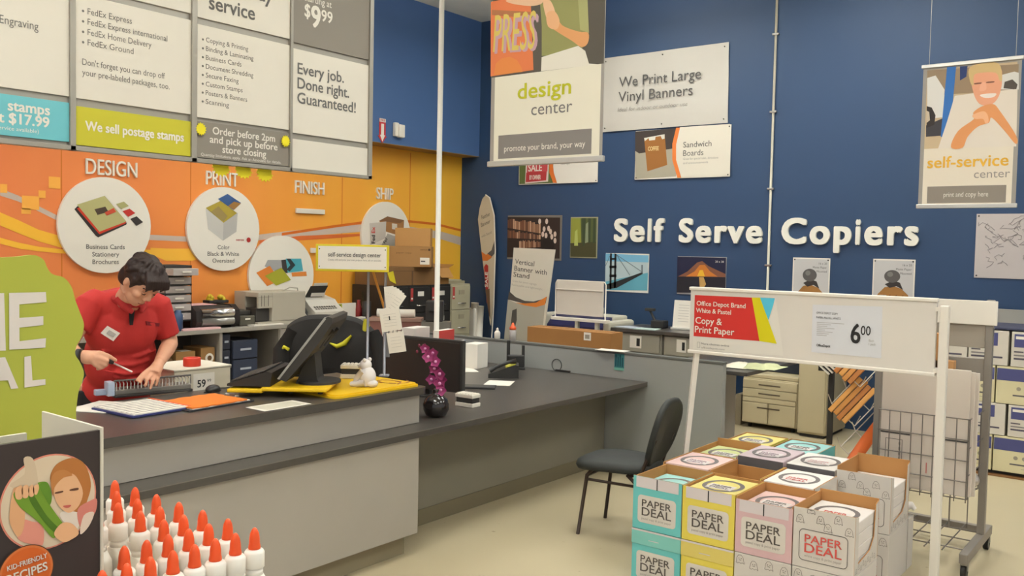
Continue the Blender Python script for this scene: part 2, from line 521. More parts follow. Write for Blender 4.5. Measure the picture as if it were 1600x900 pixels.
o = MB().box((0, 0, 0), (.26, .055, .03), WHITE, .006).build('mounting_rail', None, (-7.949, 6.541, 1.637), ONLEFT); tag(o, 'lower white mounting rail on the orange wall, half behind the yellow framed sign', 'rail')

# ================================================================ service counter
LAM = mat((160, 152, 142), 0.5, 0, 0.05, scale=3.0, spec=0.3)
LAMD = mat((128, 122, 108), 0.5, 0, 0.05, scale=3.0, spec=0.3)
TOP = mat((74, 69, 64), 0.3, 0, 0.12, scale=40.0, spec=0.4)
KICK = mat((140, 128, 104), 0.5)
t = thing('service_counter', 'long low grey counter base facing the shop floor, ledge over it', 'counter', (-3.46, 2.2, 0))
MB().box((-.84, -1.6, .125), (0, 1.437, .672), LAM, .003).build('front_panel', t)
MB().box((-.80, -1.55, 0), (-.07, 1.40, .125), KICK).build('toe_kick', t)
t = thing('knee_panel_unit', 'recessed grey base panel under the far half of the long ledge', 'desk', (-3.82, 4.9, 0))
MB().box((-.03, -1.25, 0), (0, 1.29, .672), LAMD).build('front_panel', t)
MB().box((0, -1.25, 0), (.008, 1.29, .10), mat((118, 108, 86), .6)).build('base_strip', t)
# one continuous black worktop: ledge along the front, wide desk at the far end
mb = MB()
mb.prism([(-3.44, .6), (-3.44, 6.195), (-5.95, 6.195), (-5.95, 5.35), (-4.70, 5.35), (-4.70, 3.9), (-4.3, 3.9), (-4.3, .6)], 0, .036, TOP)
o = mb.build('ledge_worktop', None, (0, 0, .674))
tag(o, 'continuous black worktop that runs as a front ledge and widens into the far desk', 'worktop')
mb = MB().box((0, .6, .001), (.0035, 6.19, .004), mat((126, 120, 112), .35))  # thin pale strip: painted highlight along the slab's front edge
mb.M = Matrix()
mb.build('edge_highlight', o, (-3.443, 0, .032))
t = thing('support_panel', 'dark desk leg panel hidden below the far desk beside the partition', 'panel', (-5.85, 5.75, 0))
MB().box((-.02, -.35, 0), (.02, .4, .673), MATTE).build('leg_panel', t)
t = thing('counter_riser', 'raised grey counter section with a dark top where the clerk works', 'counter', (-3.61, 2.2, .711))
MB().box((-.69, -1.4, 0), (0, 1.592, .166), LAM, .002).box((.0005, -.349, .002), (.0012, -.346, .164), LAMD).build('riser_panel', t)
mb = MB()
mb.prism([(.025, -1.42), (.025, 1.60), (.0, 1.64), (-.78, 1.64), (-.78, -1.42)], .166, .209, TOP)
mb.build('riser_top', t)
t = thing('partition_screen', 'waist-high grey partition screen standing behind the far desk', 'partition', (-4.4, 6.23, 0))
PART = mat((146, 146, 142), .55, var=.05, scale=2.5)
MB().box((-1.65, -.03, .0), (1.59, .03, .905), PART, .003).box((-.29, -.0312, .71), (-.286, -.030, .9), LAMD).build('screen_panel', t)
MB().box((-1.66, -.034, .905), (1.595, .034, .925), mat((96, 95, 90), .5), .003).build('cap_strip', t)
# peninsula table behind the partition's free end
t = thing('side_table', 'small black topped table behind the free end of the partition', 'table', (-2.95, 7.0, 0))
MB().box((-.55, -.55, .80), (.22, .5, .83), TOP, .004).build('table_top', t)
MB().box((-.5, -.1, 0), (-.46, .45, .80), LAM).build('leg', t)
MB().box((-.34, -.1, 0), (-.30, .45, .80), LAM).build('leg', t)
t = thing('cloth_pile', 'pale green and cream cleaning cloths heaped on the small black table', 'cloths', (-2.86, 6.75, .832))
mb = MB()
random.seed(3)
for i, (x, y, w_, c) in enumerate(((-.06, 0, .14, (214, 206, 186)), (.06, .04, .16, (176, 178, 138)), (.15, .1, .12, (190, 192, 150)))):
    n = 14
    g = [[(x + (a / n - .5) * w_ * 1.6, y + (b / n - .5) * .3, max(.004, .035 * (1 - ((a / n - .5) ** 2 + (b / n - .5) ** 2) * 4) + .012 * noise.noise(Vector((a * .7 + i * 9, b * .6, 0))))) for b in range(n + 1)] for a in range(n + 1)]
    vs = [q for r_ in g for q in r_]
    mb.add(vs, [(a * (n + 1) + b, (a + 1) * (n + 1) + b, (a + 1) * (n + 1) + b + 1, a * (n + 1) + b + 1) for a in range(n) for b in range(n)], mat(c, .9), True)
mb.build('folded_cloth', t)

# ================================================================ back counter along the orange wall
SHELFG = mat((150, 143, 133), .5, var=.05)
t = thing('back_counter', 'grey back counter with open cubbies along the orange wall', 'counter', (-7.45, 5.4, 0))
MB().box((-.495, -2.6, .87), (.02, 1.74, .91), SHELFG, .004).build('counter_top', t)
for y in (-2.58, -1.5, -.35, .34, 1.2, 1.69):
    MB().box((-.49, y, .02), (0, y + .03, .87), SHELFG).build('upright_panel', t)
MB().box((-.49, -2.55, .0), (0, 1.71, .02), SHELFG).build('floor_panel', t)
MB().box((-.494, -2.55, .02), (-.484, 1.71, .87), mat((96, 88, 78), .7)).build('back_panel', t)
MB().box((-.484, -2.55, .52), (-.02, -.35, .54), SHELFG).build('shelf', t)
d = MB().box((.001, .35, .02), (.016, 1.2, .862), SHELFG, .002).build('door', t)
MB().box((.0, 0, 0), (.012, .06, .06), BLACK, .003).build('lock', d, (.016, .38, .74))

# ================================================================ menu board hanging over the counter
FRG = mat((152, 146, 136), .4, metal=.3, var=.03)
BOARD = mat((216, 208, 194), .5, var=.015)
t = thing('menu_board', 'large grey framed grid board of service panels hanging over the counter', 'sign', (-4.9, 0, 0), ONLEFT)
cols = [(1.15, 2.375), (2.406, 3.107), (3.142, 3.84), (3.86, 4.55)]
fr = MB()
def bar(x0, y0, x1, y1, z0=-.03, z1=.022): fr.box((x0, y0, z0), (x1, y1, z1), FRG, .002)
for x0, x1 in ((2.375, 2.406), (3.107, 3.142), (3.84, 3.86), (4.55, 4.585)): bar(x0, 2.225, x1, 4.0)
bar(1.1, 4.0, 4.585, 4.04)
bar(1.1, 2.225, 4.585, 2.25)
rows = {0: [2.268, 2.478, 2.512], 1: [2.257, 2.467, 2.51, 3.072, 3.112], 2: [2.257, 2.478, 2.5, 3.06, 3.102], 3: [2.245, 2.446, 2.486, 3.048, 3.088]}
fr.box((1.1, 2.25, -.028), (4.58, 4.0, -.006), FRG)
fr.build('frame', t)
for x0 in (1.6, 3.12, 4.4):
    MB().tube([(x0, 4.04, 0), (x0, 4.68, 0)], .004, STEEL).build('hanging_rod', t)
DG = ink(132, 124, 114)
def panel(x0, y0, x1, y1, m, fn=None, label=None):
    mb = MB().box((0, 0, 0), (x1 - x0, y1 - y0, .012), m, .001)
    if fn: fn(mb, x1 - x0, y1 - y0)
    mb.build('panel', t, (x0, y0, -.005), label=label)
Z = .0135
TG = ink(112, 108, 103)
def f(mb, w, h):
    mb.text('stamps', w - .315, .13, .052, PAPER, Z, w=.213, bold=.03)
    mb.text('at $17.99', w - .39, .065, .052, PAPER, Z, w=.285, bold=.03)
    mb.text('(service available)', w - .38, .028, .02, PAPER, Z, w=.22)
panel(1.15, 2.268, 2.375, 2.478, mat((104, 178, 186), .5, var=.02), f, 'teal panel about stamps')
panel(1.15, 2.512, 2.375, 3.6, BOARD, lambda mb, w, h: mb.text('& Engraving', w - .40, .32, .042, TG, Z, w=.24))
def f(mb, w, h): mb.text('We sell postage stamps', w / 2 + .005, .085, .05, PAPER, Z, w=.60, al='C', bold=.03)
panel(2.406, 2.257, 3.107, 2.467, mat((186, 178, 44), .5, var=.02), f, 'yellow green panel about postage stamps')
def f(mb, w, h):
    for i, s in enumerate(('FedEx Express', 'FedEx Express international', 'FedEx Home Delivery', 'FedEx Ground')):
        mb.disc(.045, .462 - i * .056 + .012, .007, TG, Z, 10)
        mb.text(s, .07, .462 - i * .056, .033, TG, Z, w=(.255, .475, .375, .265)[i])
    mb.text("Don't forget you can drop off", .04, .185, .033, TG, Z, w=.49)
    mb.text('your pre-labeled packages, too.', .04, .128, .033, TG, Z, w=.52)
panel(2.406, 2.51, 3.107, 3.072, BOARD, f)
panel(2.406, 3.112, 3.107, 3.7, BOARD)
def f(mb, w, h):
    mb.text('Order before 2pm', .31 + .04, .152, .044, PAPER, Z, w=.47, al='C', bold=.02)
    mb.text('and pick up before', .31 + .04, .098, .044, PAPER, Z, w=.51, al='C', bold=.02)
    mb.text('store closing', .31 + .04, .044, .044, PAPER, Z, w=.33, al='C', bold=.02)
    mb.text('Quantity limitations apply. Ask an Associate for details.', .035, .012, .018, PAPER, Z, w=.6)
panel(3.142, 2.257, 3.84, 2.478, DG, f, 'dark grey panel about same day pickup')
def f(mb, w, h):
    for i, s in enumerate(('Copying & Printing', 'Binding & Laminating', 'Business Cards', 'Document Shredding', 'Secure Faxing', 'Custom Stamps', 'Posters & Banners', 'Scanning')):
        mb.disc(.045, .462 - i * .0535 + .011, .007, TG, Z, 10)
        mb.text(s, .066, .462 - i * .0535, .029, TG, Z, w=(.305, .345, .255, .345, .235, .265, .30, .165)[i])
panel(3.142, 2.5, 3.84, 3.06, BOARD, f)
def f(mb, w, h):
    mb.text('same-day', .085, .20, .085, ink(98, 94, 90), Z, w=.47, bold=.02)
    mb.text('service', .085, .065, .085, ink(98, 94, 90), Z, w=.335, bold=.02)
panel(3.142, 3.102, 3.84, 3.7, BOARD, f)
panel(3.86, 2.245, 4.55, 2.446, BOARD)
def f(mb, w, h):
    for i, s in enumerate(('Every job.', 'Done right.', 'Guaranteed!')):
        mb.text(s, .045, .40 - i * .098, .072, ink(104, 101, 98), Z, w=(.41, .46, .525)[i], bold=.018)
panel(3.86, 2.486, 4.55, 3.048, BOARD, f)
def f(mb, w, h):
    mb.text('starting at', .1, .295, .045, PAPER, Z, w=.235)
    mb.text('$', .1, .19, .085, PAPER, Z, w=.05, bold=.02)
    mb.text('9', .155, .135, .14, PAPER, Z, w=.085, bold=.03)
    mb.text('99', .245, .19, .075, PAPER, Z, w=.10, bold=.02)
panel(3.86, 3.088, 4.55, 3.9, DG, f, 'dark grey price panel')
# yellow starburst cards
YEL = mat((228, 212, 34), .55, var=.03)
def burst(x, y, w_, h_, label, half=False, z=.018):
    n = 14
    pts = []
    for i in range(n * 2):
        a = 2 * pi * i / (2 * n) + .1
        k = 1.0 if i % 2 else .74
        pts.append((w_ / 2 * k * cos(a), h_ / 2 * k * sin(a)))
    if half: pts = [(px, py) if py < h_ * .1 else (px if abs(px) < w_ * .36 else (w_ * .36 if px > 0 else -w_ * .36), h_ * .5) for px, py in pts]
    mb = MB().prism(pts, 0, .006, YEL)
    o = mb.build('starburst_card', None, (-4.9 + z, x, y), ONLEFT)
    tag(o, label, 'card', 'yellow starburst cards on the menu board')
for (px, py), lab in zip([(3.168, 2.428), (3.802, 2.421)], ('yellow starburst card at the left corner of the dark pickup panel', 'yellow starburst card at the right corner of the dark pickup panel')):
    burst(px, py, .075, .08, lab)
for (px, py), lab in zip([(3.346, 2.189), (3.512, 2.186), (3.675, 2.178)], ('left of three yellow starburst cards hanging below the menu board', 'middle of three yellow starburst cards hanging below the menu board', 'right of three yellow starburst cards hanging below the menu board')):
    burst(px, py + .015, .135, .10, lab, True, -.03)

# fire arrow plate and white alarm box on the blue soffit
o = MB().prism([(-.05, .13), (.05, .13), (.05, -.07), (.07, -.07), (0, -.15), (-.07, -.07), (-.05, -.07)], 0, .006, mat((190, 52, 52), .5)).prism([(-.022, .07), (.022, .07), (.022, -.06), (.04, -.06), (0, -.135), (-.04, -.06), (-.022, -.06)], .006, .007, PAPER).box((-.05, .09, .006), (.05, .13, .0075), PAPER).text('FIRE', 0, .1, .022, ink(190, 52, 52), .008, w=.07, al='C', bold=.02).build('fire_sign', None, (-7.648, 7.338, 3.077), ONLEFT)
tag(o, 'small red and white fire arrow plate on the blue soffit', 'sign')
t = thing('alarm_box', 'small white alarm box on the blue soffit, right of the arrow', 'alarm', (-7.648, 7.566, 3.103), ONLEFT)
MB().box((-.06, -.08, 0), (.0, .08, .05), WHITE, .008).build('back_box', t)
MB().box((-.02, -.09, .02), (.07, .06, .08), WHITE, .01).build('strobe', t)

# ================================================================ roll banners hanging from the ceiling
def banner(name, label, loc, w_, h_, ztop, art):
    t = thing(name, label, 'banner', loc, ONBACK)
    RAIL = mat((196, 192, 186), .3, metal=.6, var=.02)
    GREYB = mat((150, 143, 136), .5, var=.02)
    MB().box((-w_ / 2 - .012, -.02, -.012), (w_ / 2 + .012, .012, .014), RAIL, .004).build('bottom_rail', t)
    MB().box((-w_ / 2 - .012, h_ - .012, -.012), (w_ / 2 + .012, h_ + .016, .014), RAIL, .004).build('top_rail', t)
    mb = MB().box((-w_ / 2, 0, -.002), (w_ / 2, h_, .001), GREYB)
    art(mb)
    mb.build('printed_sheet', t)
    for s_ in (-1, 1):
        MB().tube([(s_ * w_ * .44, h_ + .01, 0), (s_ * w_ * .44, ztop - loc[2], 0)], .002, STEEL, 5).build('hanging_wire', t)
    return t
SKIN = ink(216, 164, 130)
SKINS = ink(206, 128, 76)
O = (-2.971, 2.241)
def art(mb):
    def q(l, m, z): mb.poly(smooth_outline([(a[0] - O[0], min(a[1] - O[1], .942)) for a in l]) if z >= .0034 else [(a[0] - O[0], min(a[1] - O[1], .942)) for a in l], m, z)
    w2, H_ = .388, .96
    mb.rect(-.36, .012, .37, .50, ink(224, 218, 200), .0016)
    mb.rect(-.385, .50, .385, H_, ink(88, 82, 74), .0014)
    mb.rect(-.325, .025, .32, .16, ink(128, 122, 118), .0024)
    mb.text('promote your brand, your way', 0, .065, .034, PAPER, .003, w=.56, al='C')
    mb.text('design', -.005, .36, .085, ink(182, 180, 44), .003, w=.37, al='C', bold=.018)
    mb.text('center', .05, .26, .068, ink(118, 114, 112), .003, w=.28, al='C')
    # picture: painted board, man in a green shirt with a sheet of paper
    q([(-3.373, 3.519), (-3.084, 3.465), (-3.052, 2.755), (-3.364, 2.75)], ink(214,120,76), .002)
    q([(-3.364, 3.135), (-3.083, 3.084), (-3.082, 3.048), (-3.363, 3.105)], ink(168,110,74), .0024)
    q([(-3.34, 2.755), (-3.327, 2.82), (-3.285, 2.845), (-3.224, 2.849), (-3.172, 2.825), (-3.139, 2.782), (-3.129, 2.752)], ink(216,132,72), .0026)
    q([(-3.022, 3.453), (-2.722, 3.396), (-2.683, 2.894), (-2.731, 2.831), (-2.856, 2.818), (-2.996, 2.827), (-3, 2.991)], ink(140,138,88), .0026)
    q([(-2.752, 2.854), (-2.996, 2.82), (-2.998, 2.742), (-2.618, 2.74), (-2.679, 2.75), (-2.705, 2.821)], ink(222,216,202), .003)
    q([(-2.768, 3.405), (-2.705, 3.393), (-2.684, 2.914), (-2.742, 2.939)], ink(160,158,108), .0028)
    q([(-2.958, 3.034), (-2.906, 3.048), (-2.861, 2.979), (-2.75, 2.93), (-2.688, 2.915), (-2.69, 2.86), (-2.731, 2.845), (-2.795, 2.887), (-2.894, 2.948), (-2.948, 2.99)], ink(210,150,100), .0034)
    q([(-2.995, 3.131), (-2.942, 3.123), (-2.905, 3.034), (-2.957, 3.013)], ink(220,176,140), .0036)
    q([(-2.967, 3.057), (-2.915, 3.063), (-2.879, 3.009), (-2.895, 2.962), (-2.956, 2.985)], ink(218,166,124), .0038)
    q([(-3.246, 3.176), (-3.014, 3.155), (-3.004, 3.118), (-3.084, 3.116), (-3.222, 3.151)], ink(218,178,146), .0034)
    mb.text('PRESS', -3.348 - O[0], 2.889 - O[1], .21, ink(206, 184, 96), .0037, w=.30, bold=.0, rot=-.05)
    mb.text('PRESS', -3.338 - O[0], 2.881 - O[1], .195, ink(186, 150, 160), .0026, w=.31, bold=.02, rot=-.05)
banner('hanging_banner', 'large hanging banner reading design center, in front of the blue wall', (O[0] - .005, 4.1, 2.241 - .005), .775, .96, 4.68, art)
O2 = (-1.438, 2.123)
def art(mb):
    def q(l, m, z): mb.poly(smooth_outline([(a[0] - O2[0], a[1] - O2[1]) for a in l]) if z >= .004 else [(a[0] - O2[0], a[1] - O2[1]) for a in l], m, z)
    mb.rect(-.30, .0, .30, .43, ink(228, 216, 198), .0016)
    mb.rect(-.30, .43, .30, 1.02, ink(196, 172, 140), .0016)
    mb.rect(-.265, .02, .265, .145, ink(140, 130, 120), .0024)
    mb.text('print and copy here', 0, .065, .036, PAPER, .003, w=.30, al='C')
    mb.text('self-service', .0, .285, .082, ink(224, 172, 62), .003, w=.545, al='C', bold=.018)
    mb.text('center', .285, .20, .06, ink(150, 142, 134), .003, w=.235, al='R')
    q([(-1.738, 3.143), (-1.129, 3.125), (-1.13, 2.945), (-1.731, 2.951)], ink(150,128,104), .002)
    q([(-1.736, 3.086), (-1.678, 3.099), (-1.612, 2.988), (-1.613, 2.784), (-1.724, 2.778)], ink(222,218,212), .0024)
    q([(-1.732, 2.875), (-1.696, 2.862), (-1.667, 2.802), (-1.673, 2.731), (-1.726, 2.711)], ink(58,52,50), .0028)
    q([(-1.731, 2.841), (-1.712, 2.83), (-1.705, 2.767), (-1.727, 2.749)], ink(196,178,156), .0032)
    q([(-1.731, 2.73), (-1.608, 2.779), (-1.616, 2.647), (-1.728, 2.644)], ink(70,66,70), .0026)
    q([(-1.601, 3.153), (-1.539, 3.151), (-1.563, 2.634), (-1.625, 2.638)], ink(58,110,176), .003)
    q([(-1.513, 3.148), (-1.462, 3.147), (-1.467, 3.069), (-1.509, 3.045)], ink(52,66,110), .003)
    q([(-1.248, 3.056), (-1.155, 3.074), (-1.127, 3.062), (-1.122, 2.944), (-1.253, 2.956)], ink(214,210,204), .0028)
    q([(-1.214, 3.007), (-1.165, 3.02), (-1.131, 2.981), (-1.138, 2.945), (-1.22, 2.962)], ink(84,76,70), .003)
    q([(-1.639, 2.552), (-1.585, 2.749), (-1.54, 2.935), (-1.42, 2.943), (-1.252, 2.946), (-1.13, 2.949), (-1.121, 2.54)], ink(226,214,200), .0034)
    q([(-1.426, 3.102), (-1.259, 3.121), (-1.231, 3.027), (-1.247, 2.909), (-1.298, 2.849), (-1.374, 2.865), (-1.421, 2.971)], ink(226,160,128), .004)
    q([(-1.452, 3.123), (-1.394, 3.154), (-1.26, 3.144), (-1.231, 3.027), (-1.247, 3.019), (-1.274, 3.077), (-1.374, 3.087), (-1.416, 3.073), (-1.417, 2.999), (-1.44, 3.029)], ink(206,176,124), .0044)
    q([(-1.41, 3.016), (-1.367, 3.017), (-1.367, 3.008), (-1.409, 3.007)], ink(120,80,64), .0044)
    q([(-1.33, 3.018), (-1.284, 3.018), (-1.284, 3.009), (-1.329, 3.009)], ink(120,80,64), .0044)
    q([(-1.368, 2.929), (-1.268, 2.93), (-1.284, 2.903), (-1.342, 2.904)], ink(240,226,216), .0044)
    q([(-1.367, 3.008), (-1.338, 3.014), (-1.332, 2.963), (-1.374, 2.957)], ink(232,170,140), .0046)
    q([(-1.551, 2.557), (-1.508, 2.673), (-1.404, 2.755), (-1.41, 2.802), (-1.352, 2.844), (-1.281, 2.853), (-1.234, 2.798), (-1.125, 2.617), (-1.126, 2.558), (-1.199, 2.654), (-1.286, 2.756), (-1.305, 2.721), (-1.376, 2.697), (-1.441, 2.627), (-1.472, 2.549)], ink(218,148,96), .005)
    q([(-1.413, 2.784), (-1.346, 2.807), (-1.316, 2.781), (-1.306, 2.73), (-1.326, 2.717), (-1.344, 2.751), (-1.395, 2.755)], ink(232,176,136), .0055)
banner('hanging_banner', 'hanging banner reading self-service center, smiling man with folded hands', (O2[0], 7.3, O2[1]), .655, 1.045, 4.68, art)

# ================================================================ white ceiling pole
t = thing('power_pole', 'tall white pole rising from the far desk to the ceiling', 'pole', (-5.596, 6.09, .711))
MB().cyl((0, 0, .01), (0, 0, 3.965), .024, mat((214, 210, 200), .35, var=.02), n=24).build('pole_tube', t)
MB().cyl((0, 0, 0), (0, 0, .01), .06, WHITE, n=24).build('base_plate', t)
MB().cyl((0, 0, 3.95), (0, 0, 3.968), .06, WHITE, n=24).build('ceiling_plate', t)
# conduit on the blue wall
t = thing('wall_conduit', 'thin pale conduit pipe running up the blue wall through the lettering', 'pipe', (-3.648, 9.085, 0))
MB().cyl((0, 0, 1.1), (0, 0, 4.679), .013, mat((196, 190, 172), .5), n=12).build('pipe_run', t)
for z in (1.6, 2.4, 3.2, 4.0):
    MB().box((-.035, -.016, z), (.035, .0145, z + .02), STEEL, .003).build('pipe_strap', t)

# ================================================================ things on the raised counter
RC = radians(37.8)
CT = .921                                   # counter top height
# yellow rubber mat
YM = mat((226, 182, 24), .5, var=.04)
mb = MB()
def rr(x0, y0, x1, y1, r, n=6):
    return [(cx + r * cos(a), cy + r * sin(a)) for cx, cy, a0 in ((x1 - r, y1 - r, 0), (x0 + r, y1 - r, pi / 2), (x0 + r, y0 + r, pi), (x1 - r, y0 + r, 1.5 * pi)) for a in [a0 + pi / 2 * i / n for i in range(n + 1)]]
mb.prism(rr(-.245, -.325, .245, .325, .04), 0, .012, YM)
mb.prism(rr(-.235, -.315, .235, .315, .04), .012, .02, YM)
for i in range(7):
    mb.tube([(.1 + .09 * cos(a), .19 + .07 * sin(a) + .012 * i, .0205) for a in [.4 * j + i for j in range(5)]], .003, mat((176, 120, 60) if i % 2 else (150, 100, 70), .7), 5)
o = mb.build('counter_mat', None, (-3.868, 3.49, CT)); tag(o, 'thick yellow rubber mat near the end of the raised counter', 'mat')
# stand, monitor, keyboard, tray: axes turned so that x runs along the screen's side view
t = thing('touch_monitor', 'black tilted touch monitor seen from its side on a yellow tray', 'monitor', (-3.98, 3.21, .975), (0, 0, RC))
mb = MB()
pr_ = [(-.062, .045), (.185, .375), (.20, .385), (.225, .375), (.222, .345), (.16, .25), (.10, .17), (-.02, .03)]
mb.M = Matrix.Rotation(pi / 2, 4, 'X')
mb.prism(pr_, -.22, .22, mat((52, 48, 44), .5, var=.08))
mb.build('housing', t)
mb = MB(); mb.M = Matrix.Rotation(pi / 2, 4, 'X')
mb.prism([(-.066, .046), (-.055, .042), (.192, .372), (.181, .378)], -.222, .222, mat((150, 146, 138), .4))
mb.build('bezel', t)
mb = MB(); mb.M = Matrix.Rotation(pi / 2, 4, 'X')
mb.prism([(-.0675, .050), (-.0665, .0495), (.1795, .3765), (.1785, .377)], -.20, .20, mat((24, 26, 30), .15))
mb.build('screen', t)
mb = MB(); mb.M = Matrix.Rotation(pi / 2, 4, 'X')
mb.prism([(.0, .0), (.13, .0), (.115, .03), (.10, .17), (.06, .16), (.02, .05)], -.08, .08, MATTE)
mb.build('stand', t)
mb = MB().tube([(.12, -.05, .20), (.16, -.06, .27), (.20, -.06, .30)], .012, MATTE).tube([(.12, .05, .20), (.16, .06, .27), (.20, .06, .30)], .012, MATTE)
mb.build('hinge_arm', t)
MB().prism([(.11 + .12 * cos(a), .14 * sin(a)) for a in [2 * pi * i / 28 for i in range(28)]], 0, .012, MATTE).build('base_plate', t)
t = thing('keyboard', 'black wedge keyboard sloping in front of the touch monitor', 'keyboard', (-4.135, 3.073, .976), (0, 0, RC))
mb = MB(); mb.M = Matrix.Rotation(pi / 2, 4, 'X')
mb.prism([(-.13, .0), (.10, .0), (.11, .075), (.08, .08), (-.13, .012)], -.2, .2, mat((46, 42, 39), .6))
mb.build('case', t)
mb = MB()
mb.M = Matrix.Translation((-.115, 0, .019)) @ Matrix.Rotation(-.315, 4, 'Y')
kc = mat((58, 54, 50), .5)
for i in range(6):
    for j in range(14):
        mb.box((.005 + i * .032, -.19 + j * .0272, 0), (.033 + i * .032, -.166 + j * .0272, .008), kc, .002)
mb.build('keys', t)
t = thing('monitor_tray', 'stepped yellow tray carrying keyboard and touch monitor above the mat', 'tray', (-3.99, 3.16, CT), (0, 0, RC))
mb = MB()
mb.box((-.29, -.21, .024), (-.10, .21, .044), YM, .006).box((-.11, -.21, .034), (.24, .21, .054), YM, .006)
mb.build('tray_top', t)
for x, y in ((.2, -.17), (.2, .17), (.04, -.17), (.04, .17)):
    MB().cyl((x, y, .0205), (x, y, .036), .014, MATTE).build('foot', t)
# stylus
o = MB().tube([(0, 0, 0), (-.018, .0, .048)], .004, BLACK, 10).tube([(-.018, 0, .048), (-.036, 0, .09)], .0045, mat((214, 210, 204), .3), 10).tube([(-.036, 0, .09), (-.06, 0, .12), (-.08, 0, .135)], .003, BLACK, 8).build('stylus', None, (-3.931, 3.349, .977), (0, 0, RC)); tag(o, 'thin pen on a cord propped upright beside the touch monitor', 'pen')
# white bear figurine
POR = mat((226, 218, 214), .25, var=.02)
t = thing('bear_figurine', 'small white seated bear figurine on the yellow mat', 'figurine', (-3.748, 3.498, .9415), (0, 0, RC - .5))
mb = MB()
mb.ball((0.01, 0, .055), (.05, .045, .062), POR).ball((-.03, 0, .028), (.05, .045, .03), POR).ball((.045, 0, .02), (.03, .035, .022), POR)
mb.build('body', t)
mb = MB().ball((-.005, 0, .122), (.036, .033, .034), POR).ball((-.038, 0, .112), (.02, .016, .015), POR).ball((.005, .024, .152), (.012, .008, .012), POR).ball((.005, -.024, .152), (.012, .008, .012), POR).ball((-.058, 0, .114), .004, BLACK)
mb.build('head', t)
for s_ in (-1, 1):
    MB().tube([(0, s_ * .035, .09), (-.03, s_ * .045, .055), (-.055, s_ * .03, .02)], [.018, .016, .014], POR, 10).build('arm', t)
    MB().tube([(.02, s_ * .035, .025), (-.03, s_ * .05, .015), (-.07, s_ * .045, .014)], [.02, .016, .014], POR, 10).build('leg', t)
# black-and-white hinge blocks (one on each counter)
def block(label, loc, rz):
    t = thing('sorter_block', label, 'desk organiser', loc, (0, 0, rz))
    t.scale = (1.1, 1.25, 1.3)
    mb = MB().box((-.065, -.035, 0), (.065, .035, .02), WHITE, .003)
    mb.build('lower_tray', t)
    MB().box((-.06, -.03, .02), (.06, .03, .045), MATTE, .002).build('middle_band', t)
    mb = MB().box((-.065, -.035, .045), (.065, .035, .063), WHITE, .003)
    for i in range(6): mb.box((-.06 + i * .021, -.03, .063), (-.045 + i * .021, .03, .067), WHITE, .002)
    mb.build('upper_tray', t)
block('white and black striped organiser block behind the bear figurine', (-4.044, 3.669, .9415), RC)
block('white and black striped organiser block beside the vase on the ledge', (-3.731 - .03, 4.384 + .02, .7105), .04)
# card sign, papers, folders
o = MB().box((-.076, -.145, 0), (.076, .145, .0015), PAPER).box((-.06, -.12, .0015), (.06, .12, .0018), mat((196, 190, 172), .6)).build('card', None, (-3.689, 2.848, CT)); tag(o, 'white card printed in grey lying flat near the front counter edge', 'card')
o = MB().box((-.11, -.14, 0), (.11, .14, .003), PAPER).build('paper_sheet', None, (-4.269, 2.232, CT), (0, 0, .5)); tag(o, 'plain white sheet lying on the counter left of the striped folder', 'paper')
t = thing('folder', 'dark blue folder with lined white pages open on the counter', 'folder', (-4.072, 2.327, CT), (0, 0, .06))
mb = MB().box((-.17, -.16, 0), (.17, .16, .012), mat((48, 54, 104), .5), .003)
mb.build('cover', t)
mb = MB().box((-.165, -.15, .012), (.165, .15, .018), PAPER)
for i in range(8): mb.box((-.15 + i * .04, -.145, .018), (-.143 + i * .04, .145, .0185), ink(70, 66, 76))
mb.build('lined_pages', t)
MB().box((-.168, .14, .012), (.168, .158, .02), mat((214, 96, 54), .5), .002).build('divider', t)
t = thing('clipboard', 'clipboard with torn orange sheets lying right of the striped folder', 'clipboard', (-4.017, 2.63, CT), (0, 0, .08))
MB().box((-.15, -.20, 0), (.15, .20, .006), mat((40, 40, 44), .5), .002).build('board', t)
MB().box((-.12, -.17, .006), (.14, .18, .010), PAPER).build('white_pages', t)
mb = MB()
n = 12
pts = [(-.15 + .02 * random.random(), -.19 + i * .36 / n) for i in range(n + 1)] + [(.135 + .015 * random.random(), .16 - i * .33 / n) for i in range(n + 1)]
mb.prism(pts, .010, .016, mat((226, 122, 44), .6))
mb.build('orange_sheets', t)
MB().box((-.04, .16, .010), (.04, .195, .02), STEEL, .003).cyl((-.035, .17, .022), (.035, .17, .022), .007, STEEL).build('clip', t)
t = thing('computer_mouse', 'black computer mouse at the back edge of the counter', 'mouse', (-4.318 + .02, 2.871, CT), (0, 0, .6))
MB().ball((0, 0, .012), (.036, .06, .026), BLACK).box((-.03, -.052, 0), (.03, .052, .006), BLACK, .003).build('shell', t)
MB().tube([(.0, .058, .012), (.03, .10, .004), (.06, .16, .003), (.12, .22, .003)], .0022, BLACK, 6).build('cord', t)
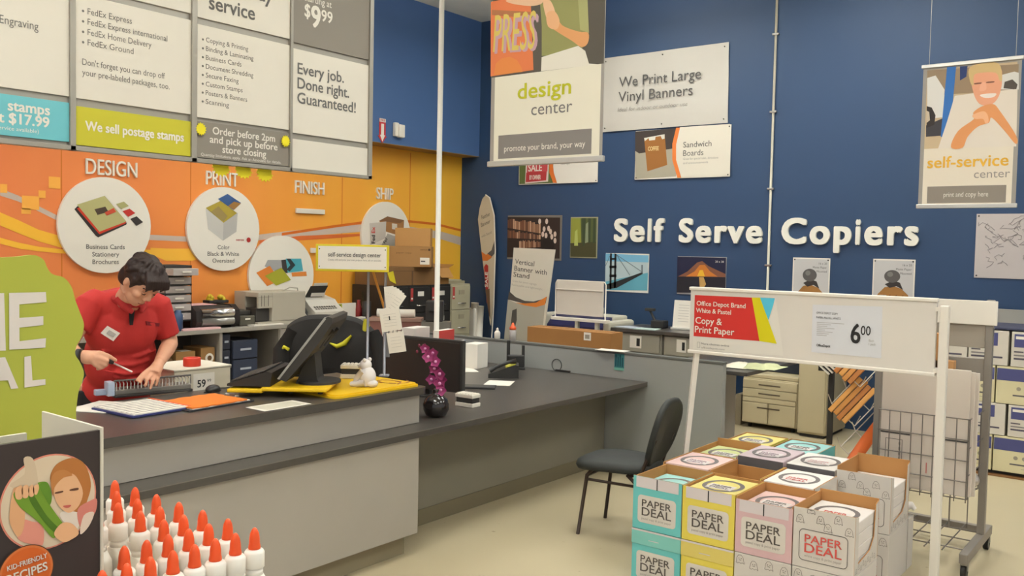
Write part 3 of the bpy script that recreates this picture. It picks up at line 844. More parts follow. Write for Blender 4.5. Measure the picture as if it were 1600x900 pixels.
# comb binding rack the clerk works on
t = thing('binding_machine', 'grey comb binding rack with wire teeth under the clerk\'s hand', 'binder', (-4.468 - .02, 2.613, CT), (0, 0, -.20))
GD = mat((96, 92, 88), .4, metal=.3)
MB().box((-.06, -.205, 0), (.07, .205, .014), mat((58, 54, 52), .5), .003).box((-.05, -.2, .014), (.06, .2, .04), mat((128, 122, 114), .4, metal=.3), .004).build('base', t)
mb = MB()
for i in range(22):
    y = -.19 + i * .0182
    mb.tube([(.045, y, .04), (.05, y, .07), (.02, y, .085), (-.03, y, .07)], .003, STEEL, 6)
mb.build('wire_teeth', t)
MB().tube([(.05, -.2, .04), (.052, -.2, .088), (.052, .2, .088), (.05, .2, .04)], .005, GD, 8).build('guide_rail', t)
MB().box((.0, -.238, .01), (.065, -.203, .085), mat((176, 188, 206), .4), .004).box((.0, -.29, .015), (.04, -.238, .045), mat((160, 172, 190), .4), .004).build('side_knob', t)
# price box with red tape on a low cart behind the counter
t = thing('supply_cart', 'low grey cart behind the counter under the priced carton', 'cart', (-4.80, 3.05, 0))
MB().box((-.2, -.24, .70), (.2, .22, .72), SHELFG).build('cart_top', t)
for x in (-.18, .18):
    for y in (-.21, .19): MB().box((x - .015, y - .015, 0), (x + .015, y + .015, .70), SHELFG).build('leg', t)
t = thing('priced_carton', 'cream carton with a white price label behind the counter', 'carton', (-4.79, 3.0, .721))
CT2 = mat((198, 188, 166), .6)
MB().box((-.18, -.17, 0), (.18, .20, .28), CT2, .004).build('carton_body', t)
MB().box((-.18, -.175, .279), (.185, .205, .29), mat((208, 200, 182), .6), .003).build('lid', t)
mb = MB(); mb.M = Matrix.Translation((.1815, -.06, 0)) @ Euler(ONLEFT).to_matrix().to_4x4()
mb.rect(.01, .14, .15, .255, PAPER, .0)
mb.text('59', .035, .175, .042, TEXTK, .001, w=.055, bold=.02); mb.text('99', .10, .20, .018, TEXTK, .001, w=.026)
mb.build('price_label', t)
o = MB().lathe([(.034, 0), (.048, .0), (.05, .004), (.05, .046), (.048, .05), (.034, .05), (.034, 0)], mat((206, 62, 44), .4), 28).build('tape_roll', None, (-4.7, 2.999, 1.011)); tag(o, 'roll of red tape on top of the priced cream carton', 'tape')

# ---- small yellow framed sign on two posts
t = thing('desk_sign', 'yellow framed white sign on two slim posts above the yellow mat', 'sign', (-4.205, 3.795, CT), (pi / 2, 0, RC))
W_, H_, V0 = .455, .168, .655
mb = MB()
FY = mat((204, 184, 36), .5)
mb.box((-W_ / 2, V0, -.012), (W_ / 2, V0 + H_, .004), FY, .003)
mb.build('frame', t)
mb = MB().box((-W_ / 2 + .016, V0 + .014, .0), (W_ / 2 - .014, V0 + H_ - .012, .0055), PAPER)
mb.text('self-service design center', .015, V0 + .092, .026, TEXTG, .0065, w=.33, al='C', bold=.012)
mb.text('Create, edit and print your own projects here, ask an associate', .015, V0 + .066, .012, ink(140, 134, 128), .0065, w=.33, al='C')
for x in (-W_ / 2 + .024, W_ / 2 - .022):
    for y in (V0 + .03, V0 + H_ - .03): mb.disc(x, y, .004, ink(90, 84, 60), .007, 10)
mb.build('printed_face', t)
POSTM = mat((150, 150, 158), .35, metal=.4)
for x, d in ((.098, 0), (.205, 0)):
    mb = MB().cyl((x, .012, -.02), (x, V0 + .1, -.02), .008, POSTM, n=14)
    mb.build('post', t)
    MB().box((x - .03, .0, -.05), (x + .03, .012, .01), POSTM, .003).build('foot_plate', t)
# booklets hung from the right hand post
t = thing('brochure_fan', 'fan of white brochures clipped high on the right sign post', 'brochures', (-4.205, 3.795, CT), (pi / 2, 0, RC))
for i in range(6):
    a = .12 - i * .14
    mb = MB(); mb.M = Matrix.Translation((.215, .425, .0 + i * .003)) @ Matrix.Rotation(a, 4, 'Z')
    mb.box((0, 0, 0), (.06, .14, .002), PAPER)
    for k in range(5): mb.box((.008, .02 + k * .02, .002), (.05, .022 + k * .02, .0023), ink(178, 172, 162))
    mb.build('brochure', t)
t = thing('flip_pad', 'white stepped flip pad hanging from the right sign post', 'pad', (-4.205, 3.795, CT), (pi / 2, 0, RC))
mb = MB(); mb.M = Matrix.Translation((.235, .155, .02)) @ Matrix.Rotation(.16, 4, 'Z')
for i in range(4): mb.box((.012 * i - .02, .13, -.006 * i - .002), (.105 + .0 * i, .27 + .003 * i, -.006 * i + .002), PAPER)
mb.box((.035, .20, .0035), (.042, .225, .004), BLACK)
for k in range(5): mb.box((0, .235 - k * .018, .0025), (.08, .237 - k * .018, .0028), ink(190, 184, 174))
mb.build('upper_pages', t)
mb = MB(); mb.M = Matrix.Translation((.245, .155, .02)) @ Matrix.Rotation(.16, 4, 'Z')
for i in range(4): mb.box((.01 * i - .005, -.005, -.006 * i - .002), (.10, .125, -.006 * i + .002), PAPER)
for k in range(4): mb.box((.015, .09 - k * .02, .0025), (.08, .092 - k * .02, .0028), ink(190, 184, 174))
for k in range(4): mb.tube([(.01 + k * .026, .12, 0), (.012 + k * .026, .128, .006), (.014 + k * .026, .136, 0)], .002, BLACK, 5)
mb.build('lower_pages', t)
MB().box((.195, .12, -.04), (.235, .43, -.03), mat((138, 138, 142), .4), .002).build('back_plate', t)

# ================================================================ things on the ledge and the far desk
DT = .7105
t = thing('vase', 'round glossy black vase on the ledge holding orchid flowers', 'vase', (-3.646 - .02, 3.958 + .04, DT))
BV = mat((34, 28, 27), .08, spec=.6)
MB().lathe([(.035, 0), (.062, .01), (.078, .045), (.08, .075), (.068, .11), (.04, .13), (.024, .142), (.022, .16), (.027, .168), (.020, .168), (.016, .15)], BV, 32).build('vase_body', t)
t2 = thing('orchid', 'magenta orchid spray standing in the black vase', 'flower', t.location.copy() + Vector((0, 0, .13)), (0, 0, RC))
path = [(0, 0, 0), (.0, 0, .06), (.005, 0, .12), (-.01, 0, .20), (-.04, 0, .27), (-.08, 0, .315)]
MB().tube(path, .003, mat((70, 84, 48), .6), 6).build('stem', t2)
MAG = mat((150, 52, 104), .5, var=.15, scale=30)
MAG2 = mat((206, 140, 178), .5, var=.1, scale=30)
random.seed(11)
def flower(c, tilt, sc):
    mb = MB()
    for k in range(5):
        a = 2 * pi * k / 5 + .3
        w_ = .018 if k % 2 else .022
        R_ = Matrix.Translation(c) @ Euler((pi / 2 + tilt[0], tilt[1], tilt[2])).to_matrix().to_4x4() @ Matrix.Rotation(a, 4, 'Z') @ Matrix.Scale(sc, 4)
        mb.M = R_
        g = []
        for i in range(5):
            for j in (-1, 0, 1):
                l = i / 4
                g.append((.03 * l, j * w_ * sin(pi * min(1, l * .9 + .12)) * .75, .008 * l * l + .004 * abs(j)))
        mb.add(g, [(i * 3 + j, (i + 1) * 3 + j, (i + 1) * 3 + j + 1, i * 3 + j + 1) for i in range(4) for j in range(2)], MAG, True)
    mb.M = Matrix.Translation(c) @ Euler((pi / 2 + tilt[0], tilt[1], tilt[2])).to_matrix().to_4x4()
    mb.ball((0, 0, .006), (.008 * sc, .008 * sc, .008 * sc), MAG2, 8, 6)
    mb.build('blossom', t2)
for i, (x, z, sc) in enumerate(((.028, .035, 1.25), (.02, .075, 1.3), (-.03, .10, 1.2), (.022, .135, 1.35), (-.015, .165, 1.25), (-.005, .205, 1.25), (-.05, .235, 1.3), (-.025, .26, 1.2), (-.07, .285, 1.1), (.03, .10, 1.2))):
    flower((x, -.012 + random.uniform(-.012, .012), z), (random.uniform(-.4, .3), random.uniform(-.4, .4), random.uniform(-.3, .3)), sc)
for i in range(4):
    MB().ball((-.085 - .012 * i, 0, .30 - .012 * i * (i % 2)), (.008, .008, .011), mat((110, 42, 60), .5), 8, 6).build('bud', t2)
t = thing('desk_monitor', 'black widescreen monitor seen from behind the vase on the far desk', 'monitor', (-4.245, 4.50, DT), (0, 0, .10))
MB().box((-.36, -.02, .05), (.34, .015, .405), MATTE, .006).build('housing', t)
MB().box((-.34, -.024, .07), (.32, -.0195, .385), mat((44, 42, 40), .35, var=.05)).build('back_panel', t)
MB().box((-.04, .016, .0), (.04, .05, .24), MATTE, .004).build('stand', t)
MB().prism([(.13 * cos(a), .03 + .1 * sin(a)) for a in [2 * pi * i / 24 for i in range(24)]], 0, .012, MATTE).build('base_plate', t)
o = MB().box((-.10, -.12, 0), (.10, .12, .003), PAPER).build('paper_sheet', None, (-4.221, 5.307, DT), (0, 0, .5)); tag(o, 'white sheet lying alone on the far desk near the telephone', 'paper')
o = MB().box((-.15, -.07, 0), (.15, .07, .012), mat((46, 44, 44), .5), .003).box((-.14, -.06, .012), (.14, .06, .0135), mat((70, 68, 66), .5)).build('desk_pad', None, (-4.119 - .1, 5.104 - .08, DT), (0, 0, .6)); tag(o, 'flat black writing pad under the white sheet\'s near edge', 'pad')
# telephone
t = thing('telephone', 'black desk telephone with yellow note beside the partition', 'telephone', (-4.427, 5.523 + .08, DT), (0, 0, RC))
mb = MB(); mb.M = Matrix.Rotation(pi / 2, 4, 'X')
mb.prism([(-.11, 0), (.13, 0), (.13, .10), (.10, .105), (-.11, .03)], -.1, .1, BLACK)
mb.build('base', t)
MB().tube([(-.10, -.07, .055), (-.05, -.07, .085), (.05, -.07, .125), (.11, -.07, .135)], [.022, .015, .015, .022], mat((48, 47, 46), .35), 12).build('handset', t)
mb = MB(); mb.M = Matrix.Translation((.06, -.02, .095)) @ Matrix.Rotation(-.33, 4, 'Y')
mb.box((-.035, -.08, .0), (.05, .07, .004), mat((196, 188, 76), .6))
mb.build('note', t)
mb = MB(); mb.M = Matrix.Translation((-.03, 0.02, .065)) @ Matrix.Rotation(-.34, 4, 'Y')
for i in range(4):
    for j in range(3): mb.box((-.03 + i * .018, -.03 + j * .022, 0), (-.018 + i * .018, -.014 + j * .022, .005), mat((120, 118, 114), .5), .001)
mb.build('keypad', t)
# black wire stand with card, behind the telephone
t = thing('pen_holder', 'black wire desk caddy standing behind the telephone', 'caddy', (-4.62, 6.03, DT), (0, 0, RC))
MB().box((-.08, -.05, 0), (.08, .05, .02), BLACK, .004).box((-.08, .03, .02), (-.05, .05, .24), BLACK, .004).box((.05, .03, .02), (.075, .05, .20), BLACK, .004).build('frame', t)
MB().box((-.07, -.04, .02), (.07, .03, .12), BLACK, .006).build('cup', t)
# file sorter with binders and papers
t = thing('file_sorter', 'black mesh file sorter on the far desk along the partition', 'file sorter', (-5.42, 5.78, DT), (0, 0, .18))
MESHM = mat((44, 42, 40), .5)
mb = MB().box((-.28, -.14, 0), (.42, .14, .01), MESHM)
mb.build('base', t)
for i, x in enumerate((-.28, -.1, .06, .22, .40)):
    MB().box((x, -.14, .01), (x + .008, .14, .15 + .0 * i), MESHM, .002).build('divider', t)
def slab(name, label, cat, cen, size, rot, m, edge=None, spine=None):
    t = thing(name, label, cat, cen, rot)
    w_, d_, h_ = size
    MB().box((-w_ / 2, -d_ / 2, 0), (w_ / 2, d_ / 2, h_), m, .003).build('cover', t)
    if edge: MB().box((-w_ / 2 + .004, -d_ / 2 - .001, .006), (w_ / 2 - .004, d_ / 2 - .01, h_ + .001), edge).build('pages', t)
    return t
slab('document_box', 'white document box with a purple edge leaning in the file sorter', 'document box', (-5.52, 5.74, DT + .012), (.13, .25, .30), (0, 0, .18), mat((206, 198, 190), .6))
slab('binder', 'red ring binder standing at the back of the file sorter', 'binder', (-5.26, 5.82, DT + .012), (.065, .25, .29), (0, 0, .18), mat((190, 66, 60), .5), PAPER)
slab('magazine', 'blue and red magazine drooping in the file sorter', 'magazine', (-5.13, 5.80, DT + .012), (.02, .24, .21), (0, .22, .18), mat((104, 118, 152), .5), PAPER)
slab('paper_stack', 'thick white paper bundle standing at the right of the file sorter', 'paper', (-4.92, 5.86, DT), (.13, .18, .21), (0, 0, .18), PAPER)
slab('notebook', 'green notebook standing low in the file sorter', 'notebook', (-5.30, 5.68, DT + .012), (.02, .16, .14), (0, 0, .18), mat((150, 150, 66), .5))
o = MB().box((-.11, -.15, 0), (.11, .15, .004), PAPER).build('paper_sheet', None, (-4.906, 5.663, DT), (0, 0, .9)); tag(o, 'white sheet on the far desk right beside the black monitor', 'paper')
o = MB().box((-.12, -.16, 0), (.12, .16, .006), mat((176, 174, 172), .6)).build('paper_sheet', None, (-4.98, 5.50, DT), (0, 0, .3)); tag(o, 'grey printed sheet in front of the file sorter', 'paper')
# cable loop, label and sheet on the partition
mb = MB().tube([(-.06 + .05 * cos(a), .0, .05 + .05 * sin(a)) for a in [2 * pi * i / 16 for i in range(16)]], .003, BLACK, 6, closed=True)
mb.tube([(.10 + .055 * cos(a), .01, .055 + .055 * sin(a)) for a in [2 * pi * i / 16 for i in range(16)]], .003, BLACK, 6, closed=True).box((-.07, -.01, 0), (.08, .02, .014), BLACK, .004)
o = mb.build('cable_coil', None, (-4.25, 6.234 - .04, DT)); tag(o, 'coiled black cable lying on the desk against the partition', 'cable')
mb = MB().box((-.045, -.06, 0), (.045, .06, .002), mat((52, 110, 112), .5))
for i in range(4): mb.box((-.036 + i * .02, -.045, .002), (-.026 + i * .02, .03 if i % 2 else .05, .0025), ink(28, 66, 80))
mb.rect(-.045, -.075, .045, -.055, ink(110, 166, 150), .0022)
o = mb.build('wall_label', None, (-3.701, 6.198, 0.851), ONBACK); tag(o, 'small teal label stuck on the face of the grey partition', 'label')
o = MB().box((-.13, -.05, 0), (.13, .07, .003), PAPER).build('paper_sheet', None, (-3.786, 6.22, .926), (0, 0, .1)); tag(o, 'white sheet balanced on top of the grey partition', 'paper')

# ---- office chair with a black jacket, between desk and back counter
t = thing('office_chair', 'black office chair hung with a jacket behind the far desk', 'chair', (-5.22, 4.50, 0), (0, 0, RC))
MB().box((-.25, -.27, .44), (.25, .25, .52), MATTE, .04).build('seat', t)
MB().box((-.24, .18, .56), (.24, .26, 1.08), MATTE, .04).build('backrest', t)
MB().box((-.03, .24, .46), (.03, .28, .70), BLACK).build('back_bar', t)
MB().cyl((0, 0, .1), (0, 0, .44), .03, BLACK).build('gas_lift', t)
for i in range(5):
    a = 2 * pi * i / 5
    MB().tube([(0, 0, .11), (.28 * cos(a), .28 * sin(a), .07)], .02, BLACK).ball((.28 * cos(a), .28 * sin(a), .03), .03, BLACK).build('leg', t)
t = thing('jacket', 'black jacket with yellow stripes draped over the office chair', 'jacket', (-5.22, 4.50, 0), (0, 0, RC))
JK = mat((36, 33, 31), .85, var=.15, scale=8)
n, k = 26, 20
def jk(u, v, side):
    x = -.36 + .72 * u
    top = 1.17 - .13 * (abs(u - .45) * 2) ** 3.4
    z = top - v * .62
    y = .14 + side * (.05 + .045 * sin(pi * min(1, v * 1.3 + .02)) + .022 * sin(u * 17 + v * 4) * v + .02 * noise.noise(Vector((u * 5, v * 4, side))))
    x *= 1 + .12 * v
    return (x, y, z)
mb = MB()
for side in (-1, 1):
    vs = [jk(i / n, j / k, side) for i in range(n + 1) for j in range(k + 1)]
    fs = [(i * (k + 1) + j, (i + 1) * (k + 1) + j, (i + 1) * (k + 1) + j + 1, i * (k + 1) + j + 1) for i in range(n) for j in range(k)]
    if side > 0: fs = [f[::-1] for f in fs]
    mb.add(vs, fs, JK, True)
top = [jk(i / n, 0, -1) for i in range(n + 1)] + [jk(i / n, 0, 1) for i in range(n + 1)]
mid = [((jk(i / n, 0, -1)[0]), .14, jk(i / n, 0, 1)[2] + .03) for i in range(n + 1)]
m_ = n + 1
mb.add([jk(i / n, 0, -1) for i in range(m_)] + mid + [jk(i / n, 0, 1) for i in range(m_)], [(i, i + 1, m_ + i + 1, m_ + i)[::-1] for i in range(n)] + [(m_ + i, m_ + i + 1, 2 * m_ + i + 1, 2 * m_ + i)[::-1] for i in range(n)], JK, True)
mb.build('body', t)
for s_ in (-1, 1):
    MB().tube([(s_ * .30, .10, 1.07), (s_ * .38, .06, .92), (s_ * .39, .04, .75), (s_ * .36, .03, .62)], [.055, .07, .06, .05], JK, 12).build('sleeve', t)
YJ = mat((190, 182, 40), .6)
mb = MB().tube([(-.02, .055, .99), (.04, .045, .965), (.10, .042, .99), (.15, .05, 1.05)], [.006, .016, .02, .008], YJ, 8)
mb.build('yellow_stripe', t)
MB().tube([(-.37, .02, .93), (-.35, -.0, .96), (-.31, -.01, .94)], .012, YJ, 8).build('yellow_stripe', t)
MB().tube([(.245, .09, 1.09), (.26, .07, 1.13), (.25, .09, 1.17)], [.02, .028, .016], YJ, 8).build('yellow_stripe', t)

# ================================================================ things on and in the back counter
BC = .9105
CLR = mat((176, 166, 160), .35, var=.05)
t = thing('drawer_tower', 'tall stack of clear plastic drawers on the back counter behind the clerk', 'drawers', (-7.72, 4.67, BC))
MB().box((-.16, -.13, .58), (.16, .15, .605), MATTE, .003).build('top_cover', t)
for i in range(6):
    z = .08 + i * .084
    MB().box((-.16, -.13, z), (.16, .15, z + .012), MATTE).build('tier_frame', t)
    dx = .12 if i == 5 else 0
    d = MB().box((-.15 + dx, -.12, z + .014), (.165 + dx, .14, z + .078), CLR, .004).box((-.1, -.1, z + .016), (.1, .12, z + .06), mat((108, 100, 98), .6)).build('drawer', t)
    MB().box((.166 + dx, -.03, z + .04), (.176 + dx, .06, z + .055), PAPER, .002).build('handle', d)
for x in (-.155, .15):
    for y in (-.125, .14): MB().box((x, y, 0), (x + .008, y + .008, .58), MATTE).build('corner_post', t)
MB().box((-.16, -.13, 0), (.16, .15, .012), MATTE).build('tower_base', t)
o = MB().lathe([(.036, 0), (.042, .006), (.043, .15), (.03, .165), (.028, .19), (.0, .192)], mat((58, 78, 112), .3), 20).build('bottle', None, (-7.50, 4.64, BC)); tag(o, 'dark blue bottle standing before the clear drawer tower', 'bottle')
t = thing('laminator', 'black and silver laminating machine on the back counter', 'laminator', (-7.64, 5.06, BC + .02))
mb = MB(); mb.M = Matrix.Rotation(pi / 2, 4, 'X')
mb.prism([(-.2, 0), (.13, 0), (.16, .05), (.15, .15), (.08, .2), (-.2, .2)], -.24, -.18, mat((44, 38, 36), .4))
mb.build('end_cap', t)
mb = MB(); mb.M = Matrix.Rotation(pi / 2, 4, 'X')
mb.prism([(-.2, 0), (.13, 0), (.16, .05), (.15, .15), (.08, .2), (-.2, .2)], .18, .24, mat((44, 38, 36), .4))
mb.build('end_cap', t)
mb = MB(); mb.M = Matrix.Rotation(pi / 2, 4, 'X')
mb.prism([(-.19, 0.005), (.13, .005), (.15, .05), (.14, .145), (.07, .19), (-.19, .19)], -.18, .18, mat((52, 48, 46), .4))
mb.build('body', t)
MB().cyl((.12, -.178, .125), (.12, .178, .125), .045, CHROME, n=20).cyl((.125, -.178, .045), (.125, .178, .045), .04, mat((150, 146, 140), .3, metal=.6), n=20).build('roller', t)
for y in (-.2, .2): MB().box((-.15, y - .02, -.02), (.1, y + .02, 0), BLACK).build('foot', t)
o = MB().box((-.12, -.2, 0), (.1, .12, .006), mat((214, 170, 168), .7)).build('paper_sheet', None, (-7.68, 4.98, BC + .22)); tag(o, 'pink sheet lying on top of the laminating machine', 'paper')
mb = MB()
random.seed(5)
for i in range(9): mb.ball((random.uniform(-.04, .04), random.uniform(-.09, .09), random.uniform(.03, .06)), random.uniform(.02, .032), mat((190, 166, 40), .6, var=.2), 10, 6)
mb.box((-.06, -.11, 0), (.06, .11, .03), MATTE, .006)
o = mb.build('sponge_tray', None, (-7.80, 5.24, BC + .221)); tag(o, 'dark tray heaped with yellow lumps on the laminating machine', 'tray')
o = MB().box((-.15, -.20, 0), (.13, .2, .018), mat((220, 176, 176), .7), .003).build('paper_stack', None, (-7.60, 4.86, BC - .0005), (0, 0, 0)); o.location = (-7.47, 4.85, BC); o.scale = (.3, 1, 1); tag(o, 'flat pad of pink paper on the back counter edge', 'paper')
t = thing('label_maker', 'low dark label machine between laminator and beige printer', 'machine', (-7.68, 5.43, BC))
MB().box((-.12, -.09, 0), (.14, .09, .10), mat((86, 82, 70), .5), .01).build('body', t)
MB().box((-.14, -.06, .10), (.08, .08, .15), mat((64, 62, 56), .5), .01).build('lid', t)
MB().box((.141, -.03, .06), (.144, .03, .075), PAPER).build('display', t)
BEI = mat((172, 164, 148), .5, var=.03)
t = thing('laser_printer', 'boxy beige laser printer on the back counter below the folder disc', 'printer', (-7.69, 5.79, BC))
mb = MB().box((-.2, -.27, .0), (.2, .325, .03), BEI).box((-.2, -.1, .03), (.2, .325, .33), BEI, .01).box((-.2, -.27, .03), (-.02, -.1, .33), BEI).box((-.02, -.27, .28), (.2, -.1, .33), BEI, .006).box((.17, -.27, .17), (.2, -.1, .28), BEI, .003)
mb.box((-.02, -.265, .03), (.14, -.1, .035), MATTE)
mb.build('case', t)
MB().box((-.018, -.262, .04), (.15, -.105, .17), mat((66, 62, 58), .6)).build('output_bay', t)
MB().tube([(.1, .1, .33), (.12, .18, .37), (.12, .28, .36), (.1, .3, .33)], .006, BEI).build('paper_guide', t)
mb = MB()
for y in (-.235, -.2, -.15): mb.box((.2005, y, .19), (.202, y + .004, .30), MATTE)
mb.build('panel_lines', t)
o = MB().box((-.06, -.19, 0), (.05, .17, .01), PAPER).build('paper_sheet', None, (-7.485, 5.62, BC)); tag(o, 'white sheets lying on the back counter before the beige printer', 'paper')
o = MB().box((-.045, -.09, 0), (.05, .1, .008), mat((212, 190, 184), .6)).build('paper_sheet', None, (-7.485, 6.05, BC)); tag(o, 'pale pink note near the right corner of the beige printer', 'paper')
t = thing('fax_machine', 'white fax machine with paper feed on the back counter', 'fax', (-7.68, 6.42, BC))
FX = mat((196, 190, 178), .5)
mb = MB(); mb.M = Matrix.Rotation(pi / 2, 4, 'X')
mb.prism([(-.22, 0), (.21, 0), (.21, .10), (.10, .17), (.05, .22), (-.12, .26), (-.22, .22)], -.22, .19, FX)
mb.build('case', t)
mb = MB(); mb.M = Matrix.Translation((.155, 0, .137)) @ Matrix.Rotation(.57, 4, 'Y')
for j in range(9): mb.box((-.03, -.15 + j * .034, 0), (-.01, -.13 + j * .034, .006), mat((90, 84, 78), .5)); mb.box((.005, -.15 + j * .034, 0), (.02, -.13 + j * .034, .006), mat((110, 104, 98), .5))
mb.build('keypad', t)
mb = MB(); mb.M = Matrix.Translation((-.05, 0, .245)) @ Matrix.Rotation(-.9, 4, 'Y')
mb.box((-.0, -.12, 0), (.16, .12, .006), MATTE, .002)
mb.build('feed_tray', t)
mb = MB(); mb.M = Matrix.Translation((-.02, .03, .25)) @ Matrix.Rotation(-1.2, 4, 'Y')
mb.box((0, -.09, .008), (.16, .1, .011), PAPER)
mb.build('paper_sheet', t)
MB().tube([(.12, -.24, .02), (.13, -.25, .10), (.08, -.25, .16), (-.08, -.24, .20)], .018, mat((60, 56, 52), .5), 10).build('handset', t)
MB().tube([(.1, -.25, .06), (.2, -.27, .03), (.16, -.3, .10)], .006, FX, 6).build('cord', t)
t = thing('notepad', 'white notepad with a green and black spine leaning on the back counter', 'notepad', (-7.62, 6.78, BC), ONLEFT)
MB().box((-.14, 0, -.02), (.16, .17, 0), PAPER, .002).build('pages', t)
mb = MB().box((-.15, 0, -.02), (-.05, .165, .004), mat((170, 176, 60), .5), .002)
mb.tube([(-.14, .01, .005), (-.08, .05, .005), (-.13, .1, .005), (-.08, .15, .005)], .008, BLACK, 6)
mb.build('cover', t)
o = MB().lathe([(.03, 0), (.045, .01), (.045, .10), (.025, .14), (.018, .18), (.022, .2), (.0, .201)], mat((140, 44, 44), .3), 18).build('bottle', None, (-7.62, 6.98, BC)); tag(o, 'dark red bottle standing beside the notepad on back counter', 'bottle')
t = thing('pen_cup', 'black pen cup with yellow highlighter at the end of the back counter', 'cup', (-7.50, 6.99, BC))
MB().lathe([(.045, 0), (.05, .005), (.052, .19), (.046, .19), (.044, .01)], BLACK, 20).build('cup', t)
MB().cyl((0, 0, .02), (.01, .02, .26), .011, mat((226, 182, 40), .5)).build('highlighter', t)
MB().cyl((-.02, -.02, .02), (-.04, -.03, .30), .012, mat((70, 62, 40), .6)).build('marker', t)
o = MB().box((-.03, -.08, 0), (.03, .1, .02), PAPER, .003).build('paper_stack', None, (-7.50, 6.93, BC)); tag(o, 'low pile of white slips below the leaning notepad', 'paper')
# broom
t = thing('broom', 'wooden broom handle leaning behind the small yellow sign', 'broom', (-7.12, 7.22, .001))
MB().cyl((0, 0, .3), tuple(Vector((-7.25, 6.789, 1.583)) - Vector((-7.12, 7.22, 0))), .014, mat((206, 142, 62), .5)).build('handle', t)
MB().box((-.03, -.16, .24), (.03, .16, .32), mat((190, 140, 70), .6), .01).build('head', t)
MB().box((-.035, -.17, 0), (.035, .17, .24), mat((150, 120, 70), .9, bump=.5)).build('bristles', t)
t = thing('paper_roll', 'white paper roll lying left of the flip pad, behind the desk', 'paper roll', (-6.93, 6.90, .9605), (0, 0, RC))
MB().cyl((-.21, 0, .045), (.20, 0, .045), .045, PAPER, n=24).build('roll', t)
MB().cyl((-.215, 0, .045), (-.209, 0, .045), .022, mat((140, 116, 86), .7)).build('core', t)
t = thing('roll_cabinet', 'wood topped cabinet behind the desk carrying the paper roll', 'cabinet', (-6.98, 6.90, 0), (0, 0, RC))
MB().box((-.25, -.12, .92), (.32, .12, .96), mat((150, 118, 104), .5), .004).build('cabinet_top', t)
MB().box((-.24, -.11, .0), (.31, .11, .92), mat((128, 84, 74), .5)).box((-.1, -.115, .76), (.30, -.11, .82), PAPER).build('cabinet_body', t)
# drawer units and cartons in the cubbies
def drawer_unit(label, loc, w_, n_, h_, m):
    t = thing('drawer_unit', label, 'drawers', loc)
    MB().box((-.36, 0, 0), (-.015, w_, h_), mat((30, 32, 40), .5), .003).build('case', t)
    for i in range(n_):
        z0, z1 = h_ / n_ * i + .006, h_ / n_ * (i + 1) - .006
        d = MB().box((-.3, .008, z0), (0, w_ - .008, z1), m, .005).build('drawer', t)
        MB().box((.0005, w_ * .3, (z0 + z1) / 2 - .008), (.003, w_ * .72, (z0 + z1) / 2 + .012), mat((170, 174, 182), .5)).build('label_plate', d)
drawer_unit('navy plastic unit of four drawers in the back counter cubby', (-7.46, 5.20, .022), .30, 4, .76, mat((52, 58, 74), .4))
drawer_unit('small two drawer box in the cubby beside the navy unit', (-7.47, 5.085, .542), .105, 2, .31, mat((48, 50, 60), .4))
MB().box((-.484, -.34, .52), (-.02, -.205, .54), SHELFG).build('small_shelf', bpy.data.objects['back_counter'])
CARD = mat((150, 112, 66), .75, var=.06, scale=5)
CARDI = mat((176, 128, 72), .8, var=.05, scale=5)
t = thing('carton', 'brown carton with a white round mark in the cubby', 'carton', (-7.50, 4.90, .541))
MB().box((-.3, -.02, 0), (.0, .13, .19), CARD, .003).build('carton_body', t)
mb = MB(); mb.M = Matrix.Translation((.0015, .07, .09)) @ Euler(ONLEFT).to_matrix().to_4x4()
mb.prism([(.045 * cos(2 * pi * i / 24), .045 * sin(2 * pi * i / 24)) for i in range(24)], 0, .003, PAPER).disc(0, 0, .024, mat((108, 78, 48), .7), .0035, 20)
mb.build('round_label', t)
t = thing('carton', 'brown carton with a small white label on its top in the cubby', 'carton', (-7.50, 4.72, .541))
MB().box((-.3, -.1, 0), (.0, .1, .17), CARD, .003).build('carton_body', t)
MB().box((-.12, -.03, .17), (-.02, .07, .172), PAPER).build('label', t)
o = MB().cyl((0, -.35, .06), (0, .22, .06), .06, mat((126, 96, 64), .7), n=24).build('cardboard_tube', None, (-7.57, 4.38, .541)); tag(o, 'brown cardboard tube lying in the cubby behind the clerk', 'tube')

# ================================================================ filing cabinets and cartons at the far corner
QR = pi / 2                                  # fronts face the shop floor, away from the orange wall
def filing(label, y, m):
    t = thing('filing_cabinet', label, 'cabinet', (-7.35, y, 0), (0, 0, QR), 'filing cabinets in the corner')
    w_ = .361
    MB().box((.0, .012, .0), (w_, .58, 1.275), m, .004).build('case', t)
    for i in range(4):
        z0 = .04 + i * .305
        d = MB().box((.008, 0, z0), (w_ - .008, .02, z0 + .295), m, .004).build('drawer', t)
        MB().tube([(.13, -.001, z0 + .08), (.13, -.022, z0 + .08), (.245, -.022, z0 + .08), (.245, -.001, z0 + .08)], .007, CHROME, 8).build('handle', d)
        MB().box((.14, -.004, z0 + .19), (.24, .0, z0 + .245), PAPER if m is not BEIGEC else mat((150, 142, 120), .5)).build('label_holder', d)
    MB().box((.02, -.003, 1.09), (.06, .0, 1.24), mat((176, 64, 60), .5)).box((.026, -.0035, 1.11), (.054, -.003, 1.13), PAPER).build('red_tag', t)
    return t
BEIGEC = mat((168, 160, 134), .5, var=.03)
BLK = mat((46, 43, 40), .45, var=.08)
filing('left black filing cabinet, mostly behind the hanging flip pad', 7.16, BLK)
filing('middle black filing cabinet with a red tag, left of the pole', 7.525, BLK)
filing('right black filing cabinet, half behind the white pole', 7.89, BLK)
filing('beige filing cabinet at the right end of the cabinet row', 8.262, BEIGEC)
